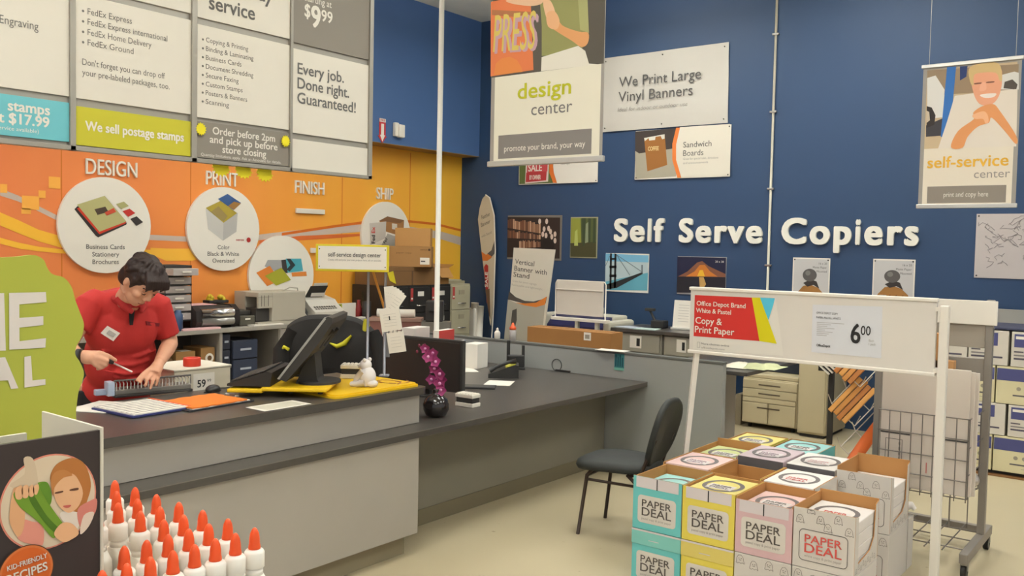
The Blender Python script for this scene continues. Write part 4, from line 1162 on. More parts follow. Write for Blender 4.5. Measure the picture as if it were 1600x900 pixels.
o = MB().box((.03, .06, 0), (.34, .50, .035), mat((150, 142, 118), .6), .004).box((.06, .09, .035), (.31, .46, .05), mat((176, 168, 146), .6), .004).build('tray', None, (-7.37, 8.262, 1.2755), (0, 0, QR)); tag(o, 'flat grey tray lying on the beige filing cabinet', 'tray')
t = thing('carton', 'wide dark brown carton lying on the black filing cabinets', 'carton', (-7.36, 7.57, 1.2755), (0, 0, QR))
MB().box((-.40, 0, 0), (.41, .54, .215), mat((122, 88, 52), .75, var=.12, scale=3), .004).build('carton_body', t)
MB().box((-.40, -.002, .165), (.41, .001, .17), mat((92, 66, 42), .7)).box((-.0, -.002, .0), (.02, .001, .165), mat((92, 66, 42), .7)).build('tape', t)
MB().prism([(-.40, .0), (-.31, .02), (-.26, -.13), (-.36, -.09)], 0, .004, mat((206, 186, 40), .6)).build('note', t, (0, -.001, .15), ONBACK)
t = thing('carton', 'middle brown carton with a white label in the corner stack', 'carton', (-7.40, 7.545, 1.4915), (0, 0, RC))
mb = MB().box((-.35, 0, 0), (.27, .28, .24), mat((160, 118, 70), .75, var=.05), .004)
mb.M = Matrix.Translation((0, -.0015, 0)) @ Euler(ONBACK).to_matrix().to_4x4()
mb.rect(.14, .03, .25, .11, PAPER).text('xerox', .14, .195, .022, ink(84, 60, 40), .001, w=.085).disc(.245, .204, .014, ink(84, 60, 40), .001).text('paper copy', -.14, .155, .02, ink(112, 84, 54), .001, w=.18)
mb.box((.15, .06, .0), (.20, .075, .001), TEXTG)
mb.build('carton_body', t)
t = thing('carton', 'plain top carton of the corner stack before the SHIP disc', 'carton', (-7.40, 7.575, 1.732), (0, 0, RC))
MB().box((-.18, .01, 0), (.235, .27, .215), mat((176, 130, 76), .75, var=.05), .004).build('carton_body', t)
MB().box((-.18, .13, .2145), (.235, .15, .2165), mat((150, 108, 60), .6)).build('seam', t)
t = thing('carton', 'open brown carton with raised flaps on the right cabinets', 'carton', (-7.40, 8.10, 1.2757), (0, 0, QR))
mb = MB()
for a, b in (((-.09, 0, 0), (.16, .004, .2)), ((-.09, .44, 0), (.16, .444, .2)), ((-.09, 0, 0), (-.086, .444, .2)), ((.156, 0, 0), (.16, .444, .2)), ((-.09, 0, 0), (.16, .444, .004))): mb.box(a, b, CARDI)
mb.build('carton_body', t)
def flap(M_, w0, w1, d_):
    mb = MB(); mb.M = M_
    mb.prism([(w0, 0), (w1, 0), (w1 - .01, d_), (w0 + .02, d_)], 0, .004, CARDI)
    mb.build('flap', t)
flap(Matrix.Translation((0, 0, .2)) @ Matrix.Rotation(-2.25, 4, 'X'), -.09, .16, .15)
flap(Matrix.Translation((0, .444, .2)) @ Matrix.Rotation(1.1, 4, 'X'), -.09, .16, .12)
flap(Matrix.Translation((.16, .1, .2)) @ Matrix.Rotation(-pi / 2, 4, 'Z') @ Matrix.Rotation(.35, 4, 'X'), -.3, .1, .11)
o = MB().cyl((0, 0, 0), (.02, 0, .50), .05, PAPER).cyl((.06, .04, 0), (.08, .04, .46), .045, PAPER).box((-.04, -.05, 0), (.06, .06, .44), PAPER, .02).build('poster_roll', None, (-7.46, 8.82, .52)); tag(o, 'bundle of white rolled posters standing right of the beige cabinet', 'posters')
o = MB().box((-.10, -.12, 0), (.16, .14, .519), mat((110, 106, 96), .6), .004).build('low_bin', None, (-7.46, 8.82, 0)); tag(o, 'grey stand under the rolled posters beside the beige cabinet', 'stand')
t = thing('desk_speaker', 'dark boxy speaker on a grey stand before the black cabinets', 'speaker', (-6.40, 6.95, 0), (0, 0, RC))
MB().box((-.14, -.1, 0), (.16, .1, .95), mat((104, 98, 90), .6)).build('stand', t)
MB().box((-.10, -.09, .95), (.08, .09, 1.17), mat((48, 44, 42), .5), .012).build('cabinet', t)
MB().lathe([(.0, .0), (.05, .0), (.055, .008), (.0, .012)], mat((30, 28, 28), .6), 20).build('cone', t).location = (-.01, -.095, 1.06)
t = thing('feather_flag', 'tall leaf shaped feather flag leaning in the corner', 'flag', (-7.40, 9.03, 0), ONBACK)
MB().tube([(.05, .02, 0), (.10, 1.0, 0), (.11, 1.7, 0), (.08, 2.15, 0), (.0, 2.38, 0), (-.07, 2.42, 0)], .008, WHITE, 8).build('pole', t)
mb = MB()
fl = [(.06, .72), (.045, .75), (-.05, 1.3), (-.14, 1.8), (-.19, 2.1), (-.165, 2.25), (-.12, 2.37), (-.07, 2.415), (-.02, 2.39), (.03, 2.3), (.07, 2.15), (.10, 1.9), (.105, 1.6), (.095, 1.1)]
mb.prism(fl, -.004, .004, mat((190, 176, 152), .7))
mb.poly([(-.118, 1.68), (-.04, 1.64), (.04, 1.68), (.102, 1.80), (.104, 1.70), (.05, 1.60), (-.02, 1.56), (-.095, 1.56)], ink(206, 118, 56), .005)
mb.poly([(-.02, 1.655), (.05, 1.70), (.102, 1.84), (.104, 1.66), (.06, 1.62)], ink(92, 86, 82), .0055)
mb.poly([(-.07, 1.48), (-.04, 1.52), (.0, 1.50), (.01, 1.2), (-.01, 1.0), (-.05, 1.3)], ink(170, 52, 48), .005)
mb.poly([(-.04, 1.18), (.03, 1.2), (.055, .8), (.03, .85)], ink(110, 84, 62), .0052)
mb.text('Feather', -.12, 2.10, .05, TEXTG, .006, w=.15, rot=.35, shear=.2).text('Banner', -.13, 2.0, .05, TEXTG, .006, w=.17, rot=.35, shear=.2).text('with Stand', -.12, 1.86, .03, ink(130, 122, 112), .006, w=.18, rot=.35)
mb.text('SALE', -.005, 1.22, .045, PAPER, .0058, w=.2, rot=pi / 2, bold=.03)
mb.build('flag_sheet', t)
MB().box((-.0, 0, -.04), (.3, .02, .06), MATTE, .004).build('base_plate', t)

# ================================================================ posters on the blue wall
def poster(name, label, corners, art=None, base=PAPER, y=9.097, group=None, pins=True, cat='poster', thick=.006):
    # corners: lower left and upper right on the wall, sheet built flat against it
    (x0, z0), (x1, z1) = corners
    mb = MB().box((0, 0, 0), (x1 - x0, z1 - z0, thick), base, .001)
    mb.z = thick + .0012
    if art: art(mb, x1 - x0, z1 - z0, (x0, z0))
    if pins:
        for a in (.02, x1 - x0 - .02):
            for b in (.02, z1 - z0 - .02): mb.disc(a, b, .008, ink(60, 56, 52), thick + .004, 10)
    o = mb.build(name, None, (x0, y, z0), ONBACK)
    return tag(o, label, cat, group)
def sh(l, o): return [(a[0] - o[0], a[1] - o[1]) for a in l]
def wavy_banner(name, label, pts, art):
    (x0, z0), (x1, z1) = (min(p[0] for p in pts), min(p[1] for p in pts)), (max(p[0] for p in pts), max(p[1] for p in pts))
    n = 24
    t = thing(name, label, 'banner', (x0, 9.096, z0), ONBACK)
    def P(u, v):
        a = [(1 - u) * (1 - v) * pts[0][i] + u * (1 - v) * pts[1][i] + u * v * pts[2][i] + (1 - u) * v * pts[3][i] for i in (0, 1)]
        return (a[0] - x0, a[1] - z0, .012 + .006 * sin(u * 12) * (1 - v * .3) + .004 * sin(v * 9))
    vs = [P(i / n, j / 8) for i in range(n + 1) for j in range(9)]
    mb = MB().add(vs, [(i * 9 + j, (i + 1) * 9 + j, (i + 1) * 9 + j + 1, i * 9 + j + 1) for i in range(n) for j in range(8)], mat((186, 180, 170), .5, var=.03), True)
    art(mb, (x0, z0))
    mb.build('vinyl_sheet', t)
    mb = MB()
    for u in (.03, .5, .97):
        for v in (.05, .95): 
            q = P(u, v); mb.cyl((q[0], q[1], -.0), (q[0], q[1], q[2] + .006), .007, ink(70, 66, 60), n=10)
    mb.build('pin', t)
def art(mb, o):
    p = sh([(-5.519, 3.634), (-5.522, 3.464), (-5.528, 3.36)], o)
    mb.text('We Print Large', p[0][0], p[0][1], .115, TEXTG, .024, w=1.041, bold=-.012)
    mb.text('Vinyl Banners', p[1][0], p[1][1], .115, TEXTG, .024, w=0.95, bold=-.012)
    mb.text('Ideal for indoor or outdoor use', p[2][0], p[2][1] - .01, .045, ink(150, 144, 136), .024, w=0.897, shear=.15)
wavy_banner('vinyl_banner', 'long pale vinyl banner about large banners pinned high on blue wall', [(-5.75, 3.128), (-4.153, 3.132), (-4.167, 3.994), (-5.758, 3.994)], art)
def art(mb, w, h, o):
    z = mb.z
    q = lambda l, m, dz=0: mb.poly(sh(l, o), m, z + dz)
    q([(-5.289, 3.107), (-4.709, 3.113), (-4.727, 2.937), (-4.747, 2.574), (-5.272, 2.561)], ink(160, 152, 134))
    q([(-5.289, 3.107), (-4.709, 3.113), (-4.773, 2.889), (-5.23, 2.854), (-5.282, 2.886)], ink(66, 58, 54), .0005)
    q([(-5.169, 3.026), (-4.906, 3.054), (-4.863, 2.707), (-5.115, 2.644)], ink(150, 100, 52), .001)
    q([(-5.169, 3.026), (-4.906, 3.054), (-4.905, 3.004), (-4.937, 2.999), (-4.955, 3.036), (-5.02, 3.032), (-5.027, 2.996), (-5.101, 2.993), (-5.11, 3.023), (-5.159, 2.989)], ink(206, 200, 186), .0015)
    q([(-4.764, 3.117), (-4.806, 2.941), (-4.801, 2.762), (-4.731, 2.559), (-4.683, 2.558), (-4.753, 2.76), (-4.758, 2.931), (-4.717, 3.114)], ink(212, 118, 58), .0015)
    q([(-4.717, 3.121), (-4.758, 2.931), (-4.753, 2.76), (-4.683, 2.558), (-4.104, 2.567), (-4.123, 3.116)], ink(214, 206, 190), .001)
    a = sh([(-4.67, 2.891), (-4.668, 2.813), (-4.666, 2.763), (-4.665, 2.728), (-5.114, 2.878)], o)
    mb.text('COFFEE', a[4][0], a[4][1], .045, ink(222, 196, 140), z + .002, w=.14, bold=.02)
    mb.text('Sandwich', a[0][0], a[0][1], .062, TEXTG, z + .002, w=.34, bold=-.01)
    mb.text('Boards', a[1][0], a[1][1] - .015, .062, TEXTG, z + .002, w=.245, bold=-.01)
    mb.text('Great for special sales, directions', a[2][0], a[2][1] - .01, .024, ink(150, 144, 136), z + .002, w=.42)
    mb.text('and announcements', a[3][0], a[3][1] - .02, .024, ink(150, 144, 136), z + .002, w=.30)
poster('vinyl_banner', 'short banner picturing a sandwich board with coffee lettering, on blue wall', ((-5.28, 2.554), (-4.108, 3.111)), art, y=9.085, cat='banner')
def art(mb, w, h, o):
    z = mb.z
    q = lambda l, m, dz=0: mb.poly(sh(l, o), m, z + dz)
    q([(-6.977, 3.26), (-6.449, 3.226), (-6.431, 2.549), (-6.958, 2.547)], ink(92, 104, 58))
    q([(-6.845, 3.252), (-6.488, 3.229), (-6.509, 2.567), (-6.867, 2.553)], ink(212, 200, 190), .0005)
    q([(-6.85, 2.689), (-6.532, 2.694), (-6.539, 2.583), (-6.857, 2.569)], ink(176, 58, 60), .001)
    q([(-6.836, 2.93), (-6.519, 2.931), (-6.522, 2.694), (-6.84, 2.689)], ink(190, 74, 76), .001)
    q([(-6.508, 3.23), (-6.425, 2.675), (-6.373, 2.547), (-6.431, 2.549), (-6.493, 2.677)], ink(212, 112, 48), .001)
    a = sh([(-6.82, 2.704), (-6.797, 2.599), (-6.321, 2.765)], o)
    mb.text('SALE', a[0][0], a[0][1], .085, PAPER, z + .002, w=.215, bold=.02)
    mb.text('BY OWNER', a[1][0], a[1][1], .055, PAPER, z + .002, w=.175, bold=.015)
    mb.text('indoor signs', a[2][0], a[2][1], .022, ink(150, 144, 136), z + .002, w=.13)
poster('vinyl_banner', 'banner with a red for sale sign, half hidden behind the big hanging banner', ((-6.969, 2.54), (-5.787, 3.183)), art, y=9.085, cat='banner')
# library
def art(mb, w, h, o):
    z = mb.z
    q = lambda l, m, dz=0: mb.poly(sh(l, o), m, z + dz)
    random.seed(21)
    q([(-7.145, 2.133), (-6.323, 2.122), (-6.318, 1.617), (-7.142, 1.614)], ink(56, 44, 40))
    for (a, b, c, d) in [[(-7.141, 1.993), (-6.61, 1.923), (-6.613, 2.067), (-7.144, 2.125)], [(-7.138, 1.862), (-6.608, 1.851), (-6.609, 1.915), (-7.141, 1.977)], [(-6.948, 1.733), (-6.605, 1.755), (-6.607, 1.835), (-6.951, 1.847)]]:
        n = 18
        for i in range(n):
            u0, u1 = i / n, (i + .8) / n
            k = random.uniform(.75, .98)
            L = lambda p, r, t_: (p[0] + (r[0] - p[0]) * t_ - o[0], p[1] + (r[1] - p[1]) * t_ - o[1])
            p0, p1, t0, t1 = L(a, b, u0), L(a, b, u1), L(d, c, u0), L(d, c, u1)
            col = random.choice(((150, 110, 84), (126, 84, 62), (172, 132, 104), (104, 70, 56), (190, 150, 122)))
            mb.poly([p0, p1, (p1[0] + (t1[0] - p1[0]) * k, p1[1] + (t1[1] - p1[1]) * k), (p0[0] + (t0[0] - p0[0]) * k, p0[1] + (t0[1] - p0[1]) * k)], ink(*col), z + .0008)
    for (x, y_) in sh([(-6.633, 2.075), (-6.525, 2.075), (-6.562, 1.979), (-6.493, 1.987), (-6.463, 1.948), (-6.58, 1.915), (-6.53, 1.9), (-6.442, 1.885), (-6.394, 1.917), (-6.392, 1.837)], o): mb.disc(x, y_, .022, ink(206, 184, 170), z + .0012, 12, .035)
    q([(-6.608, 1.851), (-6.413, 1.885), (-6.386, 1.616), (-6.761, 1.607)], ink(44, 36, 34), .0006)
poster('photo_print', 'framed photograph of library shelves with hanging bulbs on blue wall', ((-7.141, 1.591), (-6.295, 2.152)), art, ink(120, 112, 104), pins=False)
def art(mb, w, h, o):
    z = mb.z
    q = lambda l, m, dz=0: mb.poly(sh(l, o), m, z + dz)
    q([(-6.161, 2.113), (-5.792, 2.112), (-5.788, 1.646), (-6.157, 1.645)], ink(84, 92, 56))
    q([(-6.161, 2.113), (-6.021, 2.113), (-6.002, 1.78), (-6.152, 1.793)], ink(140, 142, 62), .0004)
    q([(-6.162, 1.809), (-5.793, 1.829), (-5.788, 1.646), (-6.157, 1.645)], ink(74, 70, 46), .0008)
    for i, l in enumerate([[(-6.002, 2.113), (-5.947, 2.113), (-5.956, 1.781), (-5.984, 1.78)], [(-5.911, 2.112), (-5.874, 2.112), (-5.874, 1.813), (-5.902, 1.812)], [(-5.838, 2.112), (-5.81, 2.112), (-5.802, 1.814), (-5.838, 1.813)]]): q(l, ink(64, 72, 50), .001)
    q([(-5.945, 2.043), (-5.9, 2.074), (-5.893, 1.828), (-5.948, 1.812)], ink(134, 142, 112), .0009)
    q([(-6.1, 1.95), (-6.064, 1.981), (-6.049, 1.779), (-6.105, 1.779)], ink(168, 172, 96), .0009)
poster('photo_print', 'small upright photograph of a green misty forest on blue wall', ((-6.166, 1.633), (-5.775, 2.128)), art, ink(150, 146, 120), pins=False)
def art(mb, w, h, o):
    z = mb.z
    q = lambda l, m, dz=0: mb.poly(sh(l, o), m, z + dz)
    q([(-5.655, 1.694), (-5.077, 1.684), (-5.081, 1.279), (-5.651, 1.26)], ink(176, 190, 192))
    q([(-5.655, 1.694), (-5.077, 1.684), (-5.075, 1.603), (-5.652, 1.603)], ink(118, 172, 200), .0003)
    q([(-5.645, 1.36), (-5.079, 1.485), (-5.081, 1.279), (-5.651, 1.26)], ink(96, 156, 172), .0004)
    for l in [[(-5.593, 1.695), (-5.566, 1.696), (-5.562, 1.272), (-5.589, 1.271)], [(-5.531, 1.697), (-5.504, 1.69), (-5.501, 1.29), (-5.528, 1.289)], [(-5.591, 1.642), (-5.503, 1.645), (-5.502, 1.622), (-5.59, 1.62)], [(-5.597, 1.551), (-5.5, 1.554), (-5.499, 1.524), (-5.596, 1.521)], [(-5.594, 1.445), (-5.497, 1.449), (-5.496, 1.418), (-5.593, 1.415)], [(-5.653, 1.321), (-5.503, 1.365), (-5.147, 1.49), (-5.146, 1.468), (-5.492, 1.29), (-5.651, 1.268)]]: q(l, ink(48, 48, 48), .0012)
    for a, b in (((-5.504, 1.682), (-5.164, 1.497)), ((-5.504, 1.682), (-5.315, 1.447)), ((-5.583, 1.688), (-5.65, 1.55))):
        mb.tube([(a[0] - o[0], a[1] - o[1], z + .001), (b[0] - o[0], b[1] - o[1], z + .001)], .003, ink(96, 104, 108), 5)
    q([(-5.166, 1.571), (-5.149, 1.572), (-5.146, 1.476), (-5.163, 1.475)], ink(96, 104, 108), .0012)
poster('photo_print', 'blue toned photograph of a suspension bridge on blue wall', ((-5.65, 1.248), (-5.07, 1.7)), art, pins=False)
def art(mb, w, h, o):
    z = mb.z
    q = lambda l, m, dz=0: mb.poly(sh(l, o), m, z + dz)
    q([(-4.71, 1.678), (-4.126, 1.677), (-4.121, 1.295), (-4.706, 1.274)], ink(40, 40, 62))
    q([(-4.695, 1.455), (-4.579, 1.516), (-4.465, 1.619), (-4.404, 1.635), (-4.326, 1.581), (-4.128, 1.503), (-4.127, 1.469)], ink(126, 82, 62), .0004)
    q([(-4.6, 1.458), (-4.493, 1.519), (-4.433, 1.592), (-4.372, 1.594), (-4.309, 1.525), (-4.217, 1.472)], ink(196, 116, 50), .0007)
    q([(-4.46, 1.464), (-4.432, 1.535), (-4.393, 1.537), (-4.368, 1.467)], ink(230, 176, 56), .001)
    q([(-4.703, 1.455), (-4.127, 1.469), (-4.121, 1.295), (-4.706, 1.274)], ink(44, 40, 46), .0009)
    q([(-4.437, 1.457), (-4.383, 1.459), (-4.35, 1.383), (-4.379, 1.339), (-4.316, 1.293), (-4.47, 1.286), (-4.426, 1.351)], ink(180, 142, 84), .0013)
    mb.text('20 x 30', w - .13, h - .06, .02, PAPER, z + .001, w=.1)
poster('photo_print', 'dark photograph of an orange sunset over water on blue wall', ((-4.705, 1.26), (-4.12, 1.684)), art, ink(150, 146, 144), pins=False)
def hat(lab, c0, c1, o_):
    def art(mb, w, h, o):
        z = mb.z
        mb.rect(.012, .012, w - .012, h - .012, ink(190, 186, 184), z)
        mb.poly([(w * .06, 0.012), (w * .14, h * .30), (w * .30, h * .44), (w * .5, h * .47), (w * .7, h * .42), (w * .86, h * .30), (w * .92, .012)], ink(158, 112, 62), z + .0005)
        for k in range(4): mb.poly([(w * (.2 + .16 * k), .012), (w * (.26 + .15 * k), h * .28), (w * (.30 + .15 * k), h * .3), (w * (.27 + .16 * k), .012)], ink(122, 82, 46), z + .0008)
        mb.poly([(w * .30, h * .50), (w * .42, h * .43), (w * .58, h * .47), (w * .74, h * .40), (w * .66, h * .54), (w * .5, h * .58)], ink(62, 56, 54), z + .001)
        mb.disc(w * .47, h * .66, w * .19, ink(92, 88, 86), z + .0012, 28, h * .125)
        mb.disc(w * .42, h * .70, w * .07, ink(120, 116, 112), z + .0015, 20, h * .05)
        for k, s in enumerate(('16 x 20', 'Matte Paper', 'Mounted')): mb.text(s, w - .03, h - .065 - k * .04, .02, TEXTG, z + .001, al='R')
    poster('photo_print', lab, (c0, c1), art)
hat('left of two photographs of a person in cap and tan coat, back view', (-3.387, 1.182), (-3.005, 1.699), 0)
hat('right of two photographs of a person in cap and tan coat, back view', (-2.588, 1.217), (-2.2, 1.705), 0)
def art(mb, w, h, o):
    random.seed(4)
    for k in range(46):
        a = (random.uniform(.06, w - .05), random.uniform(.12, h - .05))
        pts = [(a[0], a[1], mb.z)]
        for j in range(5): pts.append((pts[-1][0] + random.uniform(-.04, .05), pts[-1][1] + random.uniform(-.035, .035), mb.z))
        mb.tube([(min(max(p[0], .02), w - .02), min(max(p[1], .05), h - .02), p[2]) for p in pts], .0022, ink(140, 132, 130), 4)
poster('line_drawing', 'large grey sheet with a faint pencil drawing, right of the wall lettering', ((-1.692, 1.554), (-0.878, 2.137)), art, mat((186, 176, 172), .6))

# ================================================================ furniture along the blue wall
def front_cabinet(label, x0, x1, y0, h, m):
    t = thing('storage_cabinet', label, 'cabinet', (x0, y0, 0))
    w = x1 - x0
    MB().box((0, .02, 0), (w, .55, h), m, .003).build('case', t)
    for i, (a, b) in enumerate(((h - .20, h - .015), (h - .42, h - .215), (.04, h - .43))):
        d = MB().box((.02, 0, a), (w - .02, .022, b), m, .004).build('drawer' if i < 2 else 'door', t)
        if i == 0:
            mb = MB().box((w * .36, -.004, a + .04), (w * .60, 0, b - .02), PAPER)
            mb.box((w * .50, -.0045, a + .06), (w * .57, -.004, b - .045), TEXTK)
            mb.build('label', d)
    return t
GC = mat((150, 144, 130), .5, var=.04)
front_cabinet('left grey drawer cabinet under the black worktop by the blue wall', -4.87, -4.31, 8.02, .90, GC)
front_cabinet('right grey drawer cabinet under the black worktop by the blue wall', -4.29, -3.86, 8.02, .90, GC)
o = MB().box((-4.885, 7.98, 0), (-3.72, 8.62, .034), TOP, .004).build('black_worktop', None, (0, 0, .9005)); tag(o, 'black worktop over two grey cabinets by the blue wall', 'worktop')
t = thing('sign_holder', 'white upright sign holder on the black worktop', 'sign', (-4.24, 8.34, .936), ONBACK)
mb = MB(); mb.M = Matrix.Translation((0, 0, 0)) @ Matrix.Rotation(-.12, 4, 'X')
mb.box((-.115, .02, 0), (.105, .30, .004), PAPER)
for k in range(7): mb.box((-.06, .08 + k * .028, .004), (.06, .084 + k * .028, .0045), ink(176, 168, 160))
mb.build('sheet', t)
MB().box((-.115, 0, -.03), (.105, .02, .05), mat((190, 186, 178), .4), .003).build('base', t)
t = thing('card_reader', 'small black device with a raised arm on the black worktop', 'device', (-4.50, 8.32, .9355))
MB().box((-.07, -.06, 0), (.08, .06, .08), BLACK, .01).build('body', t)
MB().tube([(-.05, 0, .07), (-.09, 0, .14), (-.12, 0, .19)], .014, BLACK).box((-.16, -.03, .17), (-.06, .03, .20), MATTE, .005).build('arm', t)
o = MB().box((-.12, -.1, 0), (.12, .1, .004), mat((180, 196, 188), .6)).build('paper_sheet', None, (-4.52, 8.10, .935), (0, 0, .2)); tag(o, 'pale green sheet on the black worktop before the device', 'paper')
o = MB().box((-.12, -.1, 0), (.12, .1, .004), mat((176, 180, 188), .6)).build('paper_sheet', None, (-4.76, 8.14, .935), (0, 0, -.2)); tag(o, 'grey blue sheet at the left end of the black worktop', 'paper')
# plotter
PW = mat((196, 190, 172), .45, var=.03)
t = thing('plotter', 'wide cream plotter with dark blue cover behind the brown carton', 'plotter', (-5.46, 8.35, 0))
MB().box((-.48, -.25, .76), (-.34, .25, 1.02), PW, .03).build('end_housing', t)
MB().box((.40, -.25, .76), (.51, .25, .98), PW, .03).build('end_housing', t)
MB().box((-.36, -.05, .82), (.42, .25, 1.02), PW, .02).build('body', t)
mb = MB(); mb.M = Matrix.Rotation(pi / 2, 4, 'Z') @ Matrix.Rotation(pi / 2, 4, 'X')
mb.prism([(-.24, .80), (-.04, .80), (-.04, 1.01), (-.12, .99), (-.22, .90)], -.34, .40, mat((50, 48, 84), .3))
mb.build('front_cover', t)
MB().box((-.34, -.02, 1.02), (.15, .2, 1.10), PW, .02).box((-.1, -.025, 1.04), (.1, -.018, 1.075), MATTE, .003).build('roll_cover', t)
for x in (-.42, .45):
    MB().box((x - .03, -.03, .05), (x + .03, .05, .77), PW, .005).build('leg', t)
    MB().box((x - .03, -.28, 0), (x + .03, .28, .05), PW, .01).build('foot', t)
# white easel board
t = thing('easel_board', 'white flip board on a wire stand above the plotter', 'board', (-5.215, 7.90, 0), ONBACK)
mb = MB().box((-.30, 1.04, -.01), (.29, 1.41, .01), mat((212, 204, 192), .4), .006)
mb.box((-.30, 1.30, .01), (.29, 1.315, .022), mat((196, 188, 176), .4), .004)
mb.build('board', t)
MB().tube([(-.315, 1.0, 0), (-.315, 1.375, 0), (-.30, 1.40, 0), (.30, 1.40, 0), (.315, 1.375, 0), (.315, 1.0, 0)], .007, WHITE, 8).build('wire_frame', t)
MB().box((-.34, .98, -.04), (.35, 1.012, .05), WHITE, .004).build('tray', t)
for x in (-.03, .22):
    MB().box((x - .02, 0.03, -.02), (x + .02, .98, .02), PW, .004).build('leg', t)
MB().box((-.2, 0, -.10), (.35, .03, .22), PW, .006).build('base', t)
# big brown carton behind the partition
t = thing('carton', 'long brown carton with a small white label behind the partition', 'carton', (-4.88, 7.2, .45))
BRC = mat((154, 108, 60), .75, var=.06, scale=4)
MB().box((-.50, 0, 0), (.48, .22, .505), BRC, .004).build('carton_body', t)
mb = MB().box((.18, -.002, .42), (.26, 0, .495), PAPER).box((.195, -.003, .435), (.245, -.002, .475), ink(150, 140, 126))
mb.build('label', t)
MB().box((-.50, .10, .505), (.48, .12, .507), mat((126, 84, 46), .6)).build('seam', t)
t = thing('low_table', 'low grey table behind the partition under the long brown carton', 'table', (-4.87, 7.42, 0))
MB().box((-.55, -.24, .42), (.52, .24, .449), SHELFG).build('table_top', t)
for x in (-.5, .47):
    for y in (-.21, .21): MB().box((x - .02, y - .02, 0), (x + .02, y + .02, .42), SHELFG).build('leg', t)
# stand-up banner beside the plotter
t = thing('standing_banner', 'tilted white stand-up banner about vertical banners by the plotter', 'banner', (-6.05, 8.0, 0), (pi / 2, 0, 0))
mb = MB()
ll = [(-6.318, 0.621), (-5.717, 0.672), (-5.617, 1.73), (-6.19, 1.741)]
X0 = -6.05
bp = [(a[0] - X0, a[1]) for a in ll]
bp[0] = (bp[0][0], .08); bp[1] = (bp[1][0] - .13, .08)
mb.prism(bp, -.004, .004, mat((206, 198, 182), .6))
S = lambda l: [(a[0] - X0, a[1]) for a in l]
mb.poly(S([(-6.241, 1.247), (-6.148, 1.186), (-6.02, 1.15), (-5.896, 1.149), (-5.791, 1.176), (-5.714, 1.208), (-5.729, 1.137), (-5.842, 1.102), (-6.002, 1.115), (-6.257, 1.152)]), ink(86, 80, 76), .005)
mb.poly(S([(-6.146, 1.121), (-6.002, 1.122), (-5.86, 1.137), (-5.714, 1.215), (-5.738, 1.122), (-5.859, 1.087), (-6.019, 1.099)]), ink(212, 126, 56), .006)
mb.poly(S([(-6.257, 1.152), (-6.146, 1.121), (-6.019, 1.099), (-5.859, 1.087), (-5.738, 1.122), (-5.777, 0.667), (-6.309, 0.622)]), ink(166, 160, 146), .005)
mb.poly(S([(-6.19, 1.032), (-6.127, 1.057), (-6.123, 0.927), (-6.165, 0.779), (-6.22, 0.775)]), ink(84, 80, 74), .006)
for i, (s, px, py, w_) in enumerate((('Vertical', 805, 412, 30), ('Banner with', 803, 424, 50), ('Stand', 802, 432, 25))):
    pass
a = S([(-6.167, 1.561), (-6.174, 1.485), (-6.186, 1.416), (-6.198, 1.358), (-6.206, 1.314)])
k_ = 0.009
mb.text('Vertical', a[0][0], a[0][1], .055, TEXTG, .006, w=30 * k_, rot=-.08, bold=-.01)
mb.text('Banner with', a[1][0], a[1][1], .055, TEXTG, .006, w=50 * k_, rot=-.08, bold=-.01)
mb.text('Stand', a[2][0], a[2][1], .055, TEXTG, .006, w=25 * k_, rot=-.08, bold=-.01)
mb.text('Great for event signage', a[3][0], a[3][1], .022, ink(170, 162, 150), .006, w=38 * k_, rot=-.08)
mb.text('Retractable and lightweight', a[4][0], a[4][1], .022, ink(170, 162, 150), .006, w=48 * k_, rot=-.08)
mb.build('banner_sheet', t)
MB().box((-.5, 0, -.06), (.05, .09, .06), STEEL, .008).build('base', t)
MB().tube([(-.2, .05, -.015), (0.0, 1.72, -.015)], .008, STEEL, 8).build('support_pole', t)
t = thing('sanitizer_bottle', 'small white pump bottle on the partition, left of the orange one', 'bottle', (-4.988, 6.23, .926))
MB().lathe([(.02, 0), (.026, .004), (.027, .055), (.018, .07), (.01, .075)], PAPER, 18).build('body', t)
MB().lathe([(.011, .0), (.011, .018), (.004, .02), (.004, .026), (.0, .026)], WHITE, 12, (0, 0, .075)).build('cap', t)
t = thing('squeeze_bottle', 'clear squeeze bottle with an orange cap on the partition', 'bottle', (-4.814, 6.23, .926))
MB().lathe([(.026, 0), (.031, .004), (.031, .085), (.026, .095)], mat((170, 164, 160), .2), 18).build('body', t)
MB().lathe([(.03, 0), (.03, .02), (.015, .034), (.008, .06), (.0, .062)], mat((222, 92, 50), .4), 18, (0, 0, .095)).build('cap', t)

# ---- printer base and tall box under the big sign, white box on the floor
t = thing('printer_base', 'cream wheeled printer drawer base standing by the blue wall', 'printer', (-3.62, 8.45, 0))
CB = mat((188, 174, 142), .5, var=.03)
MB().box((0, .02, .05), (.56, .62, .50), CB, .006).build('case', t)
MB().box((0.03, .03, .50), (.56, .60, .545), CB, .012).build('top_cover', t)
for (a, b, x0, x1) in ((.40, .485, .0, .56), (.315, .395, .0, .56), (.06, .26, .0, .27), (.06, .26, .275, .55), (.265, .31, .0, .55)):
    d = MB().box((x0 + .006, 0, a), (x1 - .006, .022, b), CB, .005).build('drawer', t)
    if a != .265:
        hx = (x0 + x1) / 2 if x1 - x0 > .3 else (.22 if x0 < .1 else .33)
        hz = (a + b) / 2 if a > .3 else .215
        MB().box((hx - (.11 if x1 - x0 > .3 else .06), -.004, hz - .008), (hx + (.11 if x1 - x0 > .3 else .06), 0, hz + .006), mat((92, 80, 62), .6), .002).build('handle', d)
for x in (.06, .5):
    for y in (.08, .55): MB().cyl((x - .012, y, .025), (x + .012, y, .025), .025, BLACK).build('caster', t)
